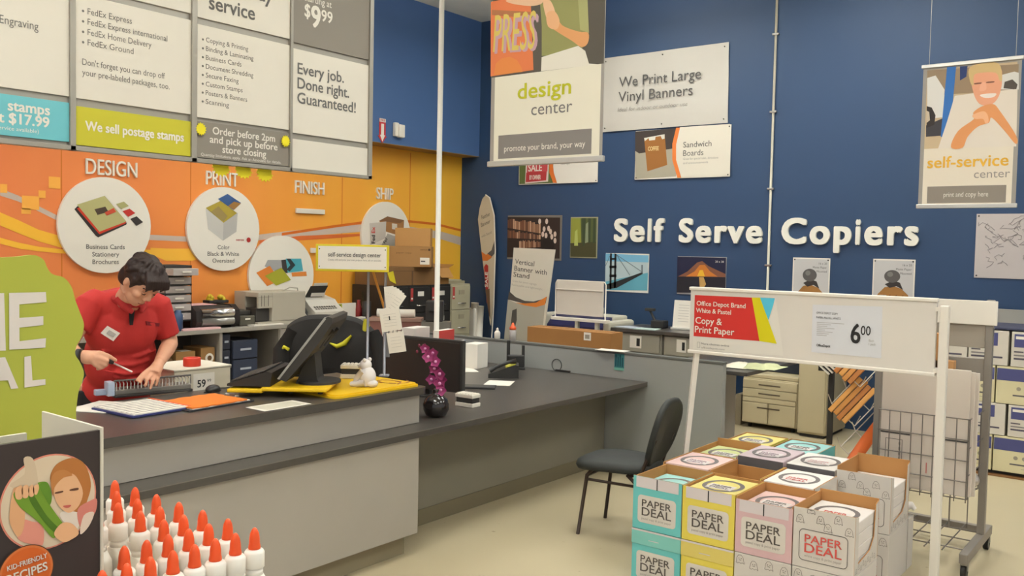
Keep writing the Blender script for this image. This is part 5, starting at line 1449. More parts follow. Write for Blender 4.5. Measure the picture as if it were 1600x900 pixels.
t = thing('tall_cabinet', 'tall narrow cream cabinet right of the printer drawer base', 'cabinet', (-3.04, 8.40, 0))
MB().box((0, .015, .03), (.27, .6, 1.0), CB, .006).build('case', t)
MB().box((.012, 0, .05), (.258, .018, .98), CB, .003).build('door', t)
MB().box((.02, .03, 0), (.25, .58, .03), MATTE).build('plinth', t)
t = thing('copier', 'dark copier body behind the printer base below the blue wall', 'copier', (-3.60, 8.72, .55))
MB().box((.0, .0, 0), (.56, .35, .30), mat((44, 48, 58), .4), .01).build('body', t)
MB().box((.0, -.02, .30), (.56, .35, .34), mat((60, 62, 70), .4), .01).build('lid', t)
MB().box((-.04, .0, .20), (.0, .3, .36), mat((176, 166, 146), .5), .006).build('side_tray', t)
t.location = (-3.60, 8.70, .5465)
o = MB().box((0, 0, 0), (.10, .5, .26), mat((206, 198, 182), .6), .003).box((.015, -.002, .05), (.03, 0, .2), ink(150, 70, 66)).box((.055, -.002, .04), (.07, 0, .2), ink(190, 110, 104)).box((.11, .02, 0), (.17, .5, .31), mat((150, 138, 116), .6), .003).build('upright_carton', None, (-3.825, 8.5, 0)); tag(o, 'narrow white carton with red print on the floor by the blue wall', 'carton')

# ================================================================ the clerk
def organic(mb, name, voxel, m, parent, smooth=4, label=None):
    # fuse overlapping forms into one continuous skin
    me = bpy.data.meshes.new(name)
    me.from_pydata([tuple(v) for v in mb.v], [], mb.f)
    tmp = bpy.data.objects.new(name + '_form', me)
    COL.objects.link(tmp)
    r = tmp.modifiers.new('fuse', 'REMESH')
    r.mode = 'VOXEL'
    r.voxel_size = voxel
    s = tmp.modifiers.new('smooth', 'SMOOTH')
    s.factor, s.iterations = .5, smooth
    dg = bpy.context.evaluated_depsgraph_get()
    out = bpy.data.meshes.new_from_object(tmp.evaluated_get(dg))
    out.materials.clear()
    out.materials.append(m)
    for p in out.polygons: p.use_smooth = True; p.material_index = 0
    bpy.data.objects.remove(tmp)
    bpy.data.meshes.remove(me)
    out.name = name
    o = bpy.data.objects.new(name, out)
    COL.objects.link(o)
    o.parent = parent
    if label: o['label'] = label
    return o
BASE = Vector((-4.80, 2.58, 0))
per = thing('person', 'person in a red polo shirt bending over the counter with a screwdriver', 'person', BASE)
FLESH = mat((206, 152, 122), .5, var=.06, scale=20, spec=.3)
RED = mat((180, 46, 42), .8, var=.10, scale=9, bump=.15, bscale=300)
HAIR = mat((46, 32, 28), .55, var=.25, scale=60)
DARK = mat((34, 32, 32), .8, var=.1)
U = None
def W(p): return Vector(p) - BASE
M0 = Matrix.Translation(-BASE)
hc = Vector((-4.34, 2.469, 1.532))
f_ = Vector((.64, .10, -.76)).normalized()
u_ = (Vector((0, 0, 1)) - f_ * f_.z).normalized()
u_ = (u_ + Vector((.0, .10, .06))).normalized()
u_ = (u_ - f_ * u_.dot(f_)).normalized()
l_ = u_.cross(f_)
HM = Matrix(((f_.x, l_.x, u_.x, hc.x), (f_.y, l_.y, u_.y, hc.y), (f_.z, l_.z, u_.z, hc.z), (0, 0, 0, 1)))
HM = M0 @ HM
body = MB()
body.M = HM
body.ball((0, 0, .015), (.098, .076, .105), FLESH, 24, 16).ball((.035, 0, -.05), (.058, .058, .065), FLESH, 20, 12)
body.ball((.062, 0, -.088), (.026, .028, .022), FLESH).ball((.075, 0, .045), (.022, .055, .018), FLESH)
body.tube([(.088, 0, .03), (.102, 0, .005), (.112, 0, -.018)], [.009, .012, .015], FLESH, 10).ball((.104, .012, -.022), .009, FLESH).ball((.104, -.012, -.022), .009, FLESH)
body.ball((.088, 0, -.055), (.014, .025, .007), FLESH).ball((.086, 0, -.067), (.014, .022, .007), FLESH)
for s_ in (-1, 1):
    body.ball((.062, s_ * .042, -.015), (.03, .024, .025), FLESH)
    body.ball((-.005, s_ * .078, -.005), (.018, .010, .032), FLESH, 12, 8)
body.M = M0
neck0 = Vector((-4.5, 2.503, 1.451))
body.tube([hc - f_ * .02 - u_ * .06, (hc + neck0) / 2 - Vector((0.02, 0, 0)), neck0 - Vector((.05, 0, .06))], [.058, .056, .075], FLESH, 16)
# trunk and limbs under the clothes
body.ball((-4.64, 2.53, 1.30), (.11, .17, .18), FLESH, 20, 12).ball((-4.75, 2.57, 1.02), (.11, .15, .22), FLESH, 20, 12)
RS, LS = Vector((-4.60, 2.335, 1.395)), Vector((-4.60, 2.72, 1.385))
RE, LE = Vector((-4.58, 2.207, 1.194)), Vector((-4.6, 2.798, 1.169))
RW, LW = Vector((-4.36, 2.163, 1.172)), Vector((-4.4, 2.613, 1.096))
body.tube([RS, RE], [.055, .042], FLESH, 14).tube([RE, RE.lerp(RW, .35), RW], [.042, .042, .028], FLESH, 14)
body.tube([LS, LE], [.055, .043], FLESH, 14).tube([LE, LE.lerp(LW, .35), LW], [.043, .043, .029], FLESH, 14)
# left hand, flat over the wire rack
def finger(pts, r):
    body.tube(pts, r, FLESH, 8)
    body.ball(pts[-1], r[-1], FLESH, 8, 6)
K = [Vector(p) for p in [(-4.355, 2.524, 1.061), (-4.35, 2.543, 1.046), (-4.35, 2.561, 1.038), (-4.355, 2.583, 1.035)]]
body.tube([LW, (K[0] + K[3]) / 2 + (LW - (K[0] + K[3]) / 2) * .45, (K[1] + K[2]) / 2], [.027, .034, .030], FLESH, 12)
for k in K: body.tube([LW.lerp(k, .4), k], [.014, .0125], FLESH, 8)
tips = [[Vector(q) for q in p] for p in [[(-4.335, 2.484, 1.04), (-4.33, 2.464, 1.013)], [(-4.325, 2.5, 1.023), (-4.325, 2.489, 0.991)], [(-4.325, 2.529, 1.01), (-4.325, 2.518, 0.974)], [(-4.335, 2.563, 1.012), (-4.335, 2.556, 0.986)]]]
for k, tp in zip(K, tips): finger([k] + tp, [.0115, .010, .0085])
tb = [Vector(p) for p in [(-4.375, 2.558, 1.076), (-4.345, 2.49, 1.052), (-4.335, 2.449, 1.024)]]
finger(tb, [.015, .012, .009])
# right hand closed round the screwdriver
PH = Vector((-4.31, 2.208, 1.16))
body.tube([RW, RW.lerp(PH, .6), PH], [.030, .036, .030], FLESH, 12)
KN = [Vector(p) for p in [(-4.285, 2.234, 1.186), (-4.275, 2.225, 1.162), (-4.28, 2.222, 1.143), (-4.29, 2.211, 1.127)]]
for k in KN: body.tube([PH.lerp(RW, .3), k], [.016, .013], FLESH, 8)
finger([KN[0]] + [Vector(p) for p in [(-4.265, 2.262, 1.172), (-4.27, 2.301, 1.146)]], [.0125, .011, .0095])
finger([KN[1]] + [Vector(p) for p in [(-4.255, 2.251, 1.149), (-4.275, 2.255, 1.124)]], [.0125, .011, .0095])
finger([KN[2]] + [Vector(p) for p in [(-4.262, 2.244, 1.13), (-4.285, 2.24, 1.112)]], [.012, .011, .009])
finger([KN[3]] + [Vector(p) for p in [(-4.275, 2.229, 1.111), (-4.3, 2.222, 1.106)]], [.011, .010, .0085])
finger([Vector(p) for p in [(-4.325, 2.203, 1.184), (-4.315, 2.243, 1.185), (-4.305, 2.277, 1.161)]], [.016, .013, .0105])
# legs
for s_, y in ((-1, 2.47), (1, 2.69)):
    body.tube([(-4.82, y, .95), (-4.80, y, .50), (-4.87, y, .08)], [.085, .058, .042], FLESH, 14)
    body.ball((-4.80, y, .05), (.10, .045, .04), FLESH)
bd = organic(body, 'body', .006, FLESH, per, 3)
# hair
h = MB()
h.M = HM
h.ball((-.020, 0, .038), (.105, .088, .098), HAIR, 24, 14).ball((-.062, 0, -.015), (.056, .076, .08), HAIR, 20, 12)
random.seed(9)
def on_head(a, b, lift):                    # point on the hair mass: a turns round the crown, b falls from it
    d = Vector((sin(b) * cos(a), sin(b) * sin(a), cos(b)))
    return Vector((-.020 + d.x * (.105 + lift), d.y * (.088 + lift), .038 + d.z * (.098 + lift)))
for i in range(70):                        # combed locks lying along the head
    a, b0 = random.uniform(-pi, pi), random.uniform(.0, .9)
    ln, tw = random.uniform(.5, .9), random.uniform(-.5, .5)
    if abs(a) < 1.0 and b0 + ln > 1.35: ln = 1.35 - b0
    P = [on_head(a + tw * t, b0 + ln * t, .001 + .004 * sin(pi * t)) for t in (0, .25, .5, .75, 1)]
    h.tube(P, [.003, .009, .011, .009, .003], HAIR, 7)
h.ball((.050, 0, .080), (.050, .074, .040), HAIR, 20, 10)
for k in range(9):                         # fringe falling over the forehead
    y = -.062 + .0155 * k
    h.tube([(.03, y * .9, .118), (.080, y, .096), (.103, y * 1.02 + .006, .066), (.100, y * 1.02 + .012, .040 + .012 * (k % 3))], [.010, .015, .012, .003], HAIR, 8)
for s_ in (-1, 1): h.tube([(.02, s_ * .074, .05), (.028, s_ * .077, .015), (.03, s_ * .074, -.015)], [.016, .012, .005], HAIR, 8)
organic(h, 'hair', .005, HAIR, per, 2)
for s_ in (-1, 1):
    e = MB(); e.M = HM
    e.ball((.084, s_ * .033, .016), (.010, .014, .009), FLESH, 12, 8).tube([(.091, s_ * .021, .011), (.0945, s_ * .033, .009), (.088, s_ * .046, .011)], [.0015, .0032, .0015], HAIR, 6).ball((.0925, s_ * .034, .0095), (.003, .006, .002), mat((60, 48, 42), .3), 8, 6)
    e.build('eye', per)
    e = MB(); e.M = HM
    e.tube([(.088, s_ * .015, .04), (.088, s_ * .034, .045), (.076, s_ * .054, .04)], [.004, .005, .003], HAIR, 6).tube([(.089, s_ * .018, .027), (.091, s_ * .033, .028), (.083, s_ * .049, .024)], [.005, .007, .004], FLESH, 6)
    e.build('brow', per)
e = MB(); e.M = HM
e.tube([(.093, -.022, -.06), (.100, 0, -.061), (.093, .022, -.06)], [.002, .004, .002], mat((164, 92, 82), .5), 6)
e.build('lips', per)
# red polo shirt
s = MB()
s.M = M0
s.ball((-4.635, 2.53, 1.29), (.145, .205, .20), RED, 28, 16).ball((-4.67, 2.53, 1.38), (.12, .20, .10), RED, 24, 14)
s.ball((-4.70, 2.56, 1.10), (.150, .195, .23), RED, 28, 16).ball((-4.76, 2.58, .93), (.15, .195, .14), RED, 28, 16)
s.tube([RS + Vector((-.02, .06, .02)), RS, RS.lerp(RE, .55)], [.078, .076, .070], RED, 18)
s.tube([LS + Vector((-.02, -.06, .02)), LS, LS.lerp(LE, .80)], [.078, .076, .066], RED, 18)
s.tube([neck0 - Vector((.06, 0, .06)), neck0 - Vector((.02, 0, .02))], [.10, .074], RED, 18)
for q_ in (RS, LS): s.tube([neck0 - Vector((.07, 0, .05)), q_ + Vector((-.02, 0, .0))], [.085, .068], RED, 18)
random.seed(2)
for i in range(9):                         # soft folds across the waist and at the sleeves
    z = .95 + .045 * i
    y0 = 2.42 + .04 * sin(i * 2.1)
    s.tube([(-4.70 + .13, y0, z + .02 * sin(i)), (-4.70 + .152, y0 + .12, z - .012), (-4.70 + .14, y0 + .24, z + .015 * cos(i * 1.7))], [.006, .012, .006], RED, 8)
shirt = organic(s, 'shirt', .008, RED, per, 5)
from mathutils.bvhtree import BVHTree
bvh = BVHTree.FromPolygons([v.co.copy() for v in shirt.data.vertices], [tuple(p.vertices) for p in shirt.data.polygons])
EYE = Vector((0, 0, 1.75)) - BASE
def on_shirt(p, lift=.003):
    d = (W(p) - EYE).normalized()
    hit, nrm, i, dist = bvh.ray_cast(EYE, d)
    if hit is None: return W(p), Vector((1, 0, 0))
    return hit + nrm * lift, nrm
COLR = mat((176, 46, 44), .8, var=.05)
c = MB()
ring = []
for i in range(16):
    a = 2 * pi * i / 16
    ring.append(W(neck0) + Vector((-.022 + .074 * cos(a), .078 * sin(a), -.018 - .030 * cos(a))))
c.tube(ring, .015, COLR, 8, closed=True)
for s_ in (-1, 1):
    c.tube([W(neck0) + Vector((.00, s_ * .075, -.012)), W(neck0) + Vector((.045, s_ * .055, -.055)), W(neck0) + Vector((.07, s_ * .022, -.085))], [.016, .020, .012], COLR, 10)
organic(c, 'collar', .005, COLR, per, 2)
def plate(name, corners, m, lift, label=None, extra=None):
    P = [on_shirt(q, lift) for q in corners]
    pts = [p[0] for p in P]
    n = (pts[1] - pts[0]).cross(pts[2] - pts[0]).normalized()
    if n.x < 0: n = -n
    mb = MB().add(pts + [p - n * .004 for p in pts], [(0, 1, 2, 3), (4, 7, 6, 5), (0, 4, 5, 1), (1, 5, 6, 2), (2, 6, 7, 3), (3, 7, 4, 0)], m)
    return mb.build(name, per, label=label)
plate('placket', [(-4.48, 2.477, 1.399), (-4.48, 2.516, 1.387), (-4.48, 2.502, 1.296), (-4.48, 2.484, 1.297)], DARK, .014, 'black open placket')
bdg = plate('name_badge', [(-4.48, 2.37, 1.3), (-4.48, 2.435, 1.259), (-4.48, 2.4, 1.221), (-4.48, 2.336, 1.266)], PAPER, .010, 'white name badge')
plate('badge_lines', [(-4.48, 2.38, 1.279), (-4.48, 2.414, 1.257), (-4.48, 2.4, 1.241), (-4.48, 2.366, 1.264)], mat((176, 170, 162), .6), .0125)
plate('chest_logo', [(-4.48, 2.578, 1.312), (-4.48, 2.656, 1.298), (-4.48, 2.652, 1.28), (-4.48, 2.582, 1.291)], mat((120, 28, 32), .8), .007)
# trousers, belt, shoes
s = MB()
s.M = M0
s.ball((-4.79, 2.58, .89), (.145, .19, .12), DARK, 24, 14)
for y in (2.47, 2.69):
    s.tube([(-4.82, y, .92), (-4.80, y, .50), (-4.87, y, .10)], [.105, .080, .070], DARK, 16)
organic(s, 'trousers', .01, DARK, per, 3)
for y in (2.47, 2.69):
    s = MB(); s.M = M0
    s.ball((-4.80, y, .05), (.135, .052, .05), BLACK).box((-4.93, y - .048, 0.0), (-4.67, y + .048, .025), BLACK, .01).tube([(-4.87, y, .04), (-4.87, y, .12)], [.055, .05], BLACK, 14)
    organic(s, 'shoe', .008, BLACK, per, 2)
MB().tube([W(RW) - Vector((.0, .01, 0)), W(RW) + Vector((.018, .006, 0.0))], .036, BLACK, 16).build('watch', per)
t = thing('screwdriver', 'screwdriver with a dark handle held in the clerk\'s right hand', 'screwdriver', Vector((-4.29, 2.243, 1.159)))
a, b, c_ = Vector((-4.3, 2.216, 1.173)) - t.location, Vector((-4.285, 2.296, 1.132)) - t.location, Vector((-4.285, 2.394, 1.078)) - t.location
MB().tube([a, a.lerp(b, .2), a.lerp(b, .8), b], [.009, .012, .012, .008], mat((44, 36, 32), .4), 12).build('handle', t)
MB().tube([b, c_], .0045, mat((226, 210, 204), .3, metal=.4), 10).build('shaft', t)

# ================================================================ guest chair
CH = mat((46, 47, 44), .6, var=.12, scale=30)
CM = mat((60, 46, 38), .45, metal=.3)
t = thing('guest_chair', 'dark padded chair with slim metal legs, facing the far desk', 'chair', (-2.80, 4.77, 0), (0, 0, radians(7)))
n = 40
def sq(a, p=3.2): 
    c, s_ = cos(a), sin(a)
    k = (abs(c) ** p + abs(s_) ** p) ** (-1 / p)
    return c * k, s_ * k
rings = [(.0, .405), (.80, .405), (.97, .415), (1.0, .435), (.97, .458), (.86, .47), (.5, .478), (0.01, .48)]
mb = MB()
vs, fs = [], []
for r_, z in rings:
    for i in range(n):
        x, y = sq(2 * pi * i / n)
        vs.append((x * r_ * .25 - .02, y * r_ * (.225 - .02 * x), z - .012 * max(0, -x) * r_))
for i in range(len(rings) - 1):
    for j in range(n): fs.append((i * n + j, i * n + (j + 1) % n, (i + 1) * n + (j + 1) % n, (i + 1) * n + j))
mb.add(vs, fs, CH, True)
mb.build('seat', t)
mb = MB()
mb.M = Matrix.Translation((.245, 0, .65)) @ Matrix.Rotation(radians(16), 4, 'Y')
vs, fs = [], []
prof = [(.01, -.026), (.7, -.026), (.95, -.018), (1.0, 0), (.96, .014), (.9, .02), (.86, .016), (.01, .016)]
for r_, x in prof:
    for i in range(n):
        y, z = sq(2 * pi * i / n, 2.5)
        vs.append((x + .02 * (y * r_) ** 2, y * r_ * (.205 + .02 * z), z * r_ * .225))
for i in range(len(prof) - 1):
    for j in range(n): fs.append((i * n + j, (i + 1) * n + j, (i + 1) * n + (j + 1) % n, i * n + (j + 1) % n))
mb.add(vs, fs, CH, True)
mb.build('backrest', t)
for s_ in (-1, 1):
    y = s_ * .19
    MB().tube([(-.13, y * .9, .405), (-.16, y * .95, .37), (-.205, y * 1.04, 0.0)], .0115, CM, 10).build('leg', t)
    MB().tube([(.10, y * .9, .405), (.16, y * .95, .36), (.30, y * 1.04, 0.0)], .0115, CM, 10).build('leg', t)
    MB().tube([(.12, y * .85, .40), (.19, y * .85, .43), (.222, y * .8, .53), (.262, y * .75, .63)], .0115, CM, 10).build('back_support', t)
    MB().tube([(-.165, y * .96, .345), (.165, y * .96, .345)], .009, CM, 8).build('stretcher', t)
MB().tube([(-.16, -.18, .365), (-.16, .18, .365)], .009, CM, 8).build('stretcher', t)

# ================================================================ paper cartons on the floor
TEAL, TEALL = mat((104, 184, 182), .6, var=.02), mat((126, 190, 180), .6, var=.02)
YEC, YECL = mat((218, 198, 84), .6, var=.02), mat((212, 192, 104), .6, var=.02)
PNK, PNKL = mat((206, 170, 172), .6, var=.02), mat((212, 182, 182), .6, var=.02)
WHC = mat((204, 196, 188), .6, var=.02)
INN = mat((178, 128, 76), .8, var=.06, scale=5)
FLAP = mat((206, 196, 196), .6, var=.02)
GREYT = ink(92, 84, 78)
REDT = ink(204, 84, 76)
GHOST = ink(96, 88, 84)
def ghost(mb, x, y, s_, z, cut=None):     # small outlined pattern figure
    pts = [(-.5, -.45), (-.42, .15), (-.22, .5), (.1, .55), (.36, .3), (.45, -.1), (.55, -.5), (.3, -.38), (.1, -.5), (-.1, -.38), (-.3, -.5), (-.5, -.45)]
    P = [(x + a * s_, y + b * s_) for a, b in pts]
    if cut is not None: P = [(a, min(b, cut)) for a, b in P]
    for i in range(len(P) - 1):
        (a0, b0), (a1, b1) = P[i], P[i + 1]
        L = hypot(a1 - a0, b1 - b0) or 1
        nx, ny = -(b1 - b0) / L * .0009, (a1 - a0) / L * .0009
        mb.add([(a0 - nx, b0 - ny, z), (a1 - nx, b1 - ny, z), (a1 + nx, b1 + ny, z), (a0 + nx, b0 + ny, z)], [(0, 1, 2, 3)], GHOST)
    for dx in (-.14, .14): 
        if cut is None or y + .1 * s_ < cut: mb.disc(x + dx * s_, y + .12 * s_, .06 * s_, GHOST, z, 8)
    mb.rect(x - .16 * s_, y - .12 * s_, x + .16 * s_, y - .06 * s_, GHOST, z)
def outline(mb, pts, w_, m, z):
    k = len(pts)
    for i in range(k):
        (a0, b0), (a1, b1) = pts[i], pts[(i + 1) % k]
        L = hypot(a1 - a0, b1 - b0) or 1
        nx, ny = -(b1 - b0) / L * w_ / 2, (a1 - a0) / L * w_ / 2
        mb.add([(a0 - nx, b0 - ny, z), (a1 - nx, b1 - ny, z), (a1 + nx, b1 + ny, z), (a0 + nx, b0 + ny, z)], [(0, 1, 2, 3)], m)
CW, CD = .281, .36
def front_print(mb, white, w_, z0, zh):    # printing on the front face, local x right, y up
    lab = rr(.03, z0, w_ - .03, z0 + zh, .02)
    if white: outline(mb, lab, .003, ink(90, 84, 80), .0012)
    else: mb.poly(lab, mat((208, 200, 190), .6, var=0), .0008)
    c = REDT if white else GREYT
    mb.text('PAPER', .055, z0 + zh * .60, .036, c, .002, w=w_ - .11, bold=.012)
    mb.text('DEAL', .055, z0 + zh * .27, .042, c, .002, w=w_ - .11, bold=.012)
    mb.text('white copy & print paper' if white else 'pastel copy & print paper', .055, z0 + zh * .12, .012, ink(150, 140, 134), .002, w=w_ - .11)
def carton(label, x, y, z, m, white=False, hf=.27, hb=.27, sides=.27, cutside=False, printed=True, flap=True, ghosts=False):
    t = thing('paper_carton', label, 'carton', (x, y, z), group='open paper cartons in the floor display')
    T = .005
    mb = MB()
    mb.box((0, 0, 0), (CW, CD, T), m)
    def wall(pts, axis, pos, inward):      # sheet with printed outside and brown inside
        o_, i_ = pos, pos + inward * T
        n_ = len(pts)
        f3 = (lambda p, q: (q, p[0], p[1])) if axis == 'x' else (lambda p, q: (p[0], q, p[1]))
        out, inn = [f3(p, o_) for p in pts], [f3(p, i_) for p in pts]
        mb.add(out, [tuple(range(n_))], m)
        mb.add(inn, [tuple(range(n_))[::-1]], INN)
        mb.add(out + inn, [(i, (i + 1) % n_, n_ + (i + 1) % n_, n_ + i) for i in range(n_)], INN)
    wall([(0, T), (CW, T), (CW, hf), (0, hf)], 'y', 0, 1)
    wall([(0, T), (CW, T), (CW, hb), (0, hb)], 'y', CD, -1)
    wall([(T, T), (CD - T, T), (CD - T, sides), (T, sides)], 'x', 0, 1)
    if cutside:
        wall([(T, T), (CD - T, T), (CD - T, sides), (CD - .045, sides - .01), (CD - .06, .12), (CD - .12, .07), (.06, .05), (.05, hf - .01), (T, hf)], 'x', CW, -1)
    else: wall([(T, T), (CD - T, T), (CD - T, sides), (T, sides)], 'x', CW, -1)
    mb.M = Matrix.Translation((0, -.0008, 0)) @ Euler(ONBACK).to_matrix().to_4x4()
    if printed:
        front_print(mb, white, CW, .035, .145)
        if flap and not ghosts:
            mb.rect(.018, hf - .058, CW - .018, hf - .001, FLAP, .0005)
            mb.rect(CW / 2 - .003, hf - .06, CW / 2 + .003, hf - .003, MATTE, .0014)
        if ghosts:
            for gx, gy in ((.03, .225), (.125, .235), (.205, .25), (.16, .205), (.255, .205)): ghost(mb, gx, gy, .036, .0012, hf - .003)
            ghost(mb, .08, .275, .036, .0012, hf - .003)
            mb.M = Matrix.Translation((CW + .0008, 0, 0)) @ Euler(ONLEFT).to_matrix().to_4x4()
            random.seed(6)
            for i in range(9): 
                gx = .03 + .035 * i
                ghost(mb, gx, .025 + .012 * (i % 2), .022, .0012, .048)
    mb.build('carton_body', t)
    return t
def ream(label, x, y, z, m, h_=.05, dark_front=False, w_=.262, d_=.332, logo=None, n_=1):
    t = thing('paper_ream', label, 'paper', (x, y, z), group='paper reams in the floor display')
    mb = MB()
    for i in range(n_):
        mb.box((0, 0, i * h_), (w_, d_, (i + 1) * h_ - .0015), m, .004)
    top = n_ * h_ - .0015
    if dark_front: mb.box((.001, -.001, .002), (w_ - .001, .004, top - .004), mat((92, 88, 90), .6)); mb.rect
    mb.build('ream_pack', t)
    g = MB()
    c = ink(112, 104, 102)
    cx, cy, rx, ry = w_ / 2, d_ * .48, w_ * .40, d_ * .36
    N = 30
    for i in range(N):
        a0, a1 = 2 * pi * i / N, 2 * pi * (i + 1) / N
        k0, k1 = .78, 1.0
        g.add([(cx + rx * k0 * cos(a0), cy + ry * k0 * sin(a0), top + .0008), (cx + rx * k1 * cos(a0), cy + ry * k1 * sin(a0), top + .0008), (cx + rx * k1 * cos(a1), cy + ry * k1 * sin(a1), top + .0008), (cx + rx * k0 * cos(a1), cy + ry * k0 * sin(a1), top + .0008)], [(0, 1, 2, 3)], c)
    g.rect(cx - rx * .66, cy - ry * .62, cx + rx * .66, cy + ry * .12, ink(212, 204, 200), top + .0014)
    g.text('PAPER', cx, cy - ry * .22, .026, logo or c, top + .0022, w=rx * 1.0, al='C', bold=.012)
    g.text('DEAL', cx, cy - ry * .52, .026, logo or c, top + .0022, w=rx * 1.0, al='C', bold=.012)
    g.build('wrapper_print', t)
    return t
X1, YR1 = -2.337, 4.09
PX = .2865
UP = .2895
RT = mat((150, 196, 192), .6, var=.02); RY = mat((214, 200, 120), .6, var=.02); RP = mat((212, 178, 172), .6, var=.02); RW_ = mat((218, 210, 204), .6, var=.02); RV = mat((192, 172, 176), .6, var=.02); RG = mat((186, 190, 132), .6, var=.02)
# front row, lower cartons with lids
def lower(label, x, y, m, ml, white=False, lid=True, CD=CD):
    t = thing('paper_carton', label, 'carton', (x, y, 0))
    mb = MB().box((0, 0, 0), (CW, CD, .286 if not lid else .206), m, .002)
    mb.M = Matrix.Translation((0, -.0008, 0)) @ Euler(ONBACK).to_matrix().to_4x4()
    if white:
        for gx, gy in ((.03, .255), (.10, .24), (.175, .255), (.25, .245)): ghost(mb, gx, gy, .04, .0012)
        front_print(mb, True, CW, .02, .15)
    else: front_print(mb, False, CW, .03, .145)
    mb.build('carton_body', t)
    if lid:
        MB().box((-.002, -.004, .206), (CW + .002, CD + .001, .286), ml, .003).box((-.002, -.0045, .278), (CW + .002, -.003, .287), FLAP).box((.1, -.0048, .235), (.16, -.0038, .239), FLAP).build('lid', t)
    return t
lower('lower teal carton at the left end of the front row', X1, YR1, TEAL, TEALL)
lower('lower yellow carton of the front row beside the lower teal one', X1 + PX, YR1, YEC, YECL)
lower('lower white carton with small figures, under the open pink carton', X1 + 2 * PX, YR1, WHC, WHC, True, False)
lower('lower white carton with small figures, under the open red lettered carton', X1 + 3 * PX, YR1, WHC, WHC, True, False)
# front row, open cartons
carton('open teal carton with grey lettering on the front row', X1, YR1, UP, TEAL, hf=.276)
carton('open yellow carton with grey lettering on the front row', X1 + PX, YR1, UP, YEC, hf=.272)
carton('open pink carton with grey lettering on the front row', X1 + 2 * PX, YR1, UP, PNK, hf=.26)
carton('open white carton with red lettering and figures at the front right', X1 + 3 * PX, YR1, UP, WHC, True, hf=.278, hb=.29, sides=.28, cutside=True, ghosts=True)
ream('teal wrapped ream inside the open teal carton', X1 + .01, YR1 + .012, UP + .0055, RT, h_=.072, n_=3)
ream('yellow wrapped ream filling the open yellow carton', X1 + PX + .01, YR1 + .012, UP + .0055, RY, h_=.085, n_=3)
ream('pink wrapped ream inside the open pink front carton', X1 + 2 * PX + .01, YR1 + .012, UP + .0055, RP, h_=.075, n_=3)
ream('white reams seen through the cut side of the front right carton', X1 + 3 * PX + .012, YR1 + .012, UP + .0055, RW_, h_=.058, n_=4, w_=.26, logo=REDT)
# second row
YR2 = YR1 + .385
for i, (x, m) in enumerate(((-2.372, PNK), (-2.085, YEC), (-1.798, WHC))):
    t = lower('lower %s carton hidden in the second row of the display' % ('pink', 'yellow', 'white')[i], x, YR2, m, m, i == 2, False)
carton('open pink carton in the second row behind the teal one', -2.372, YR2, UP, PNK, hf=.25, printed=False)
ream('pink wrapped ream high in the second row, behind the teal carton', -2.362, YR2 + .012, UP + .0055, RP, h_=.0885, n_=3, logo=ink(150, 110, 130))
carton('empty open brown lined carton in the second row', -2.085, YR2, UP, YEC, hf=.2, hb=.24, printed=False)
carton('open white carton full of reams in the second row', -1.798, YR2, UP, WHC, True, hf=.2, hb=.25, printed=False)
ream('white ream with red lettering high in the second row', -1.788, YR2 + .012, UP + .0055, RW_, h_=.088, n_=3, logo=REDT)
# third row
YR3 = YR2 + .385
YR4 = YR3 + .385
for i, (x, m) in enumerate(((-2.385, YEC), (-2.105, PNK), (-1.818, WHC))):
    lower('lower %s carton hidden in the third row of the display' % ('yellow', 'pink', 'white')[i], x, YR3, m, m, i == 2, False)
lower('lower white carton with a slit side at the right of the display', -1.530, YR3, WHC, WHC, True, False)
carton('open carton with a pale ream in the third row by the sign post', -2.385, YR3, UP, FLAP, hf=.26, hb=.29, printed=False)
ream('pale green ream in the third row beside the left sign post', -2.375, YR3 + .012, UP + .0055, RG, h_=.08, n_=3)
carton('carton under the mauve ream in the third row', -2.105, YR3, UP, PNK, hf=.2, hb=.22, sides=.2, printed=False)
ream('mauve ream with a dark front edge in the third row', -2.098, YR3 + .008, UP + .0055, RV, h_=.0945, n_=3, dark_front=True, logo=ink(140, 104, 128), d_=.345, w_=.268)
carton('carton under the white dark edged ream in the third row', -1.818, YR3, UP, WHC, True, hf=.2, hb=.22, sides=.2, printed=False)
ream('white ream with a dark front edge in the third row', -1.811, YR3 + .008, UP + .0055, RW_, h_=.0945, n_=3, dark_front=True, logo=ink(206, 160, 160), d_=.345, w_=.268)
carton('open white carton with red lettering at the back right of the display', -1.530, YR3, UP, WHC, True, hf=.30, hb=.33, sides=.32, cutside=True, ghosts=True)
ream('white reams seen through the cut side of the back right carton', -1.518, YR3 + .012, UP + .0055, RW_, h_=.056, n_=4, w_=.26, logo=REDT)
o = MB().ball((0, 0, .04), (.055, .048, .04), RW_, 14, 8).tube([(.04, .01, .05), (.07, .02, .06), (.09, .02, .04)], [.03, .022, .012], RW_, 8).build('torn_wrapper', None, (-1.325, YR4 + .052, .2865)); tag(o, 'crumpled white wrapper beside the back right carton', 'wrapper')
# fourth row
lower('lower white carton under the crumpled wrapper at the back right', -1.530, YR4, WHC, WHC, True, False, .105)
for i, (x, m) in enumerate(((-2.36, YEC), (-2.06, TEAL))):
    lower('lower %s carton hidden in the last row of the display' % ('yellow', 'teal')[i], x, YR4, m, m, False, False)
carton('open yellow carton in the last row of the display', -2.36, YR4, UP, YEC, hf=.25, hb=.27, printed=False)
ream('yellow ream in the last row of the display', -2.35, YR4 + .012, UP + .0055, RY, h_=.088, n_=3)
carton('open teal carton in the last row of the display', -2.06, YR4, UP, TEAL, hf=.25, hb=.27, printed=False)
ream('teal ream in the last row of the display', -2.05, YR4 + .012, UP + .0055, RT, h_=.088, n_=3)

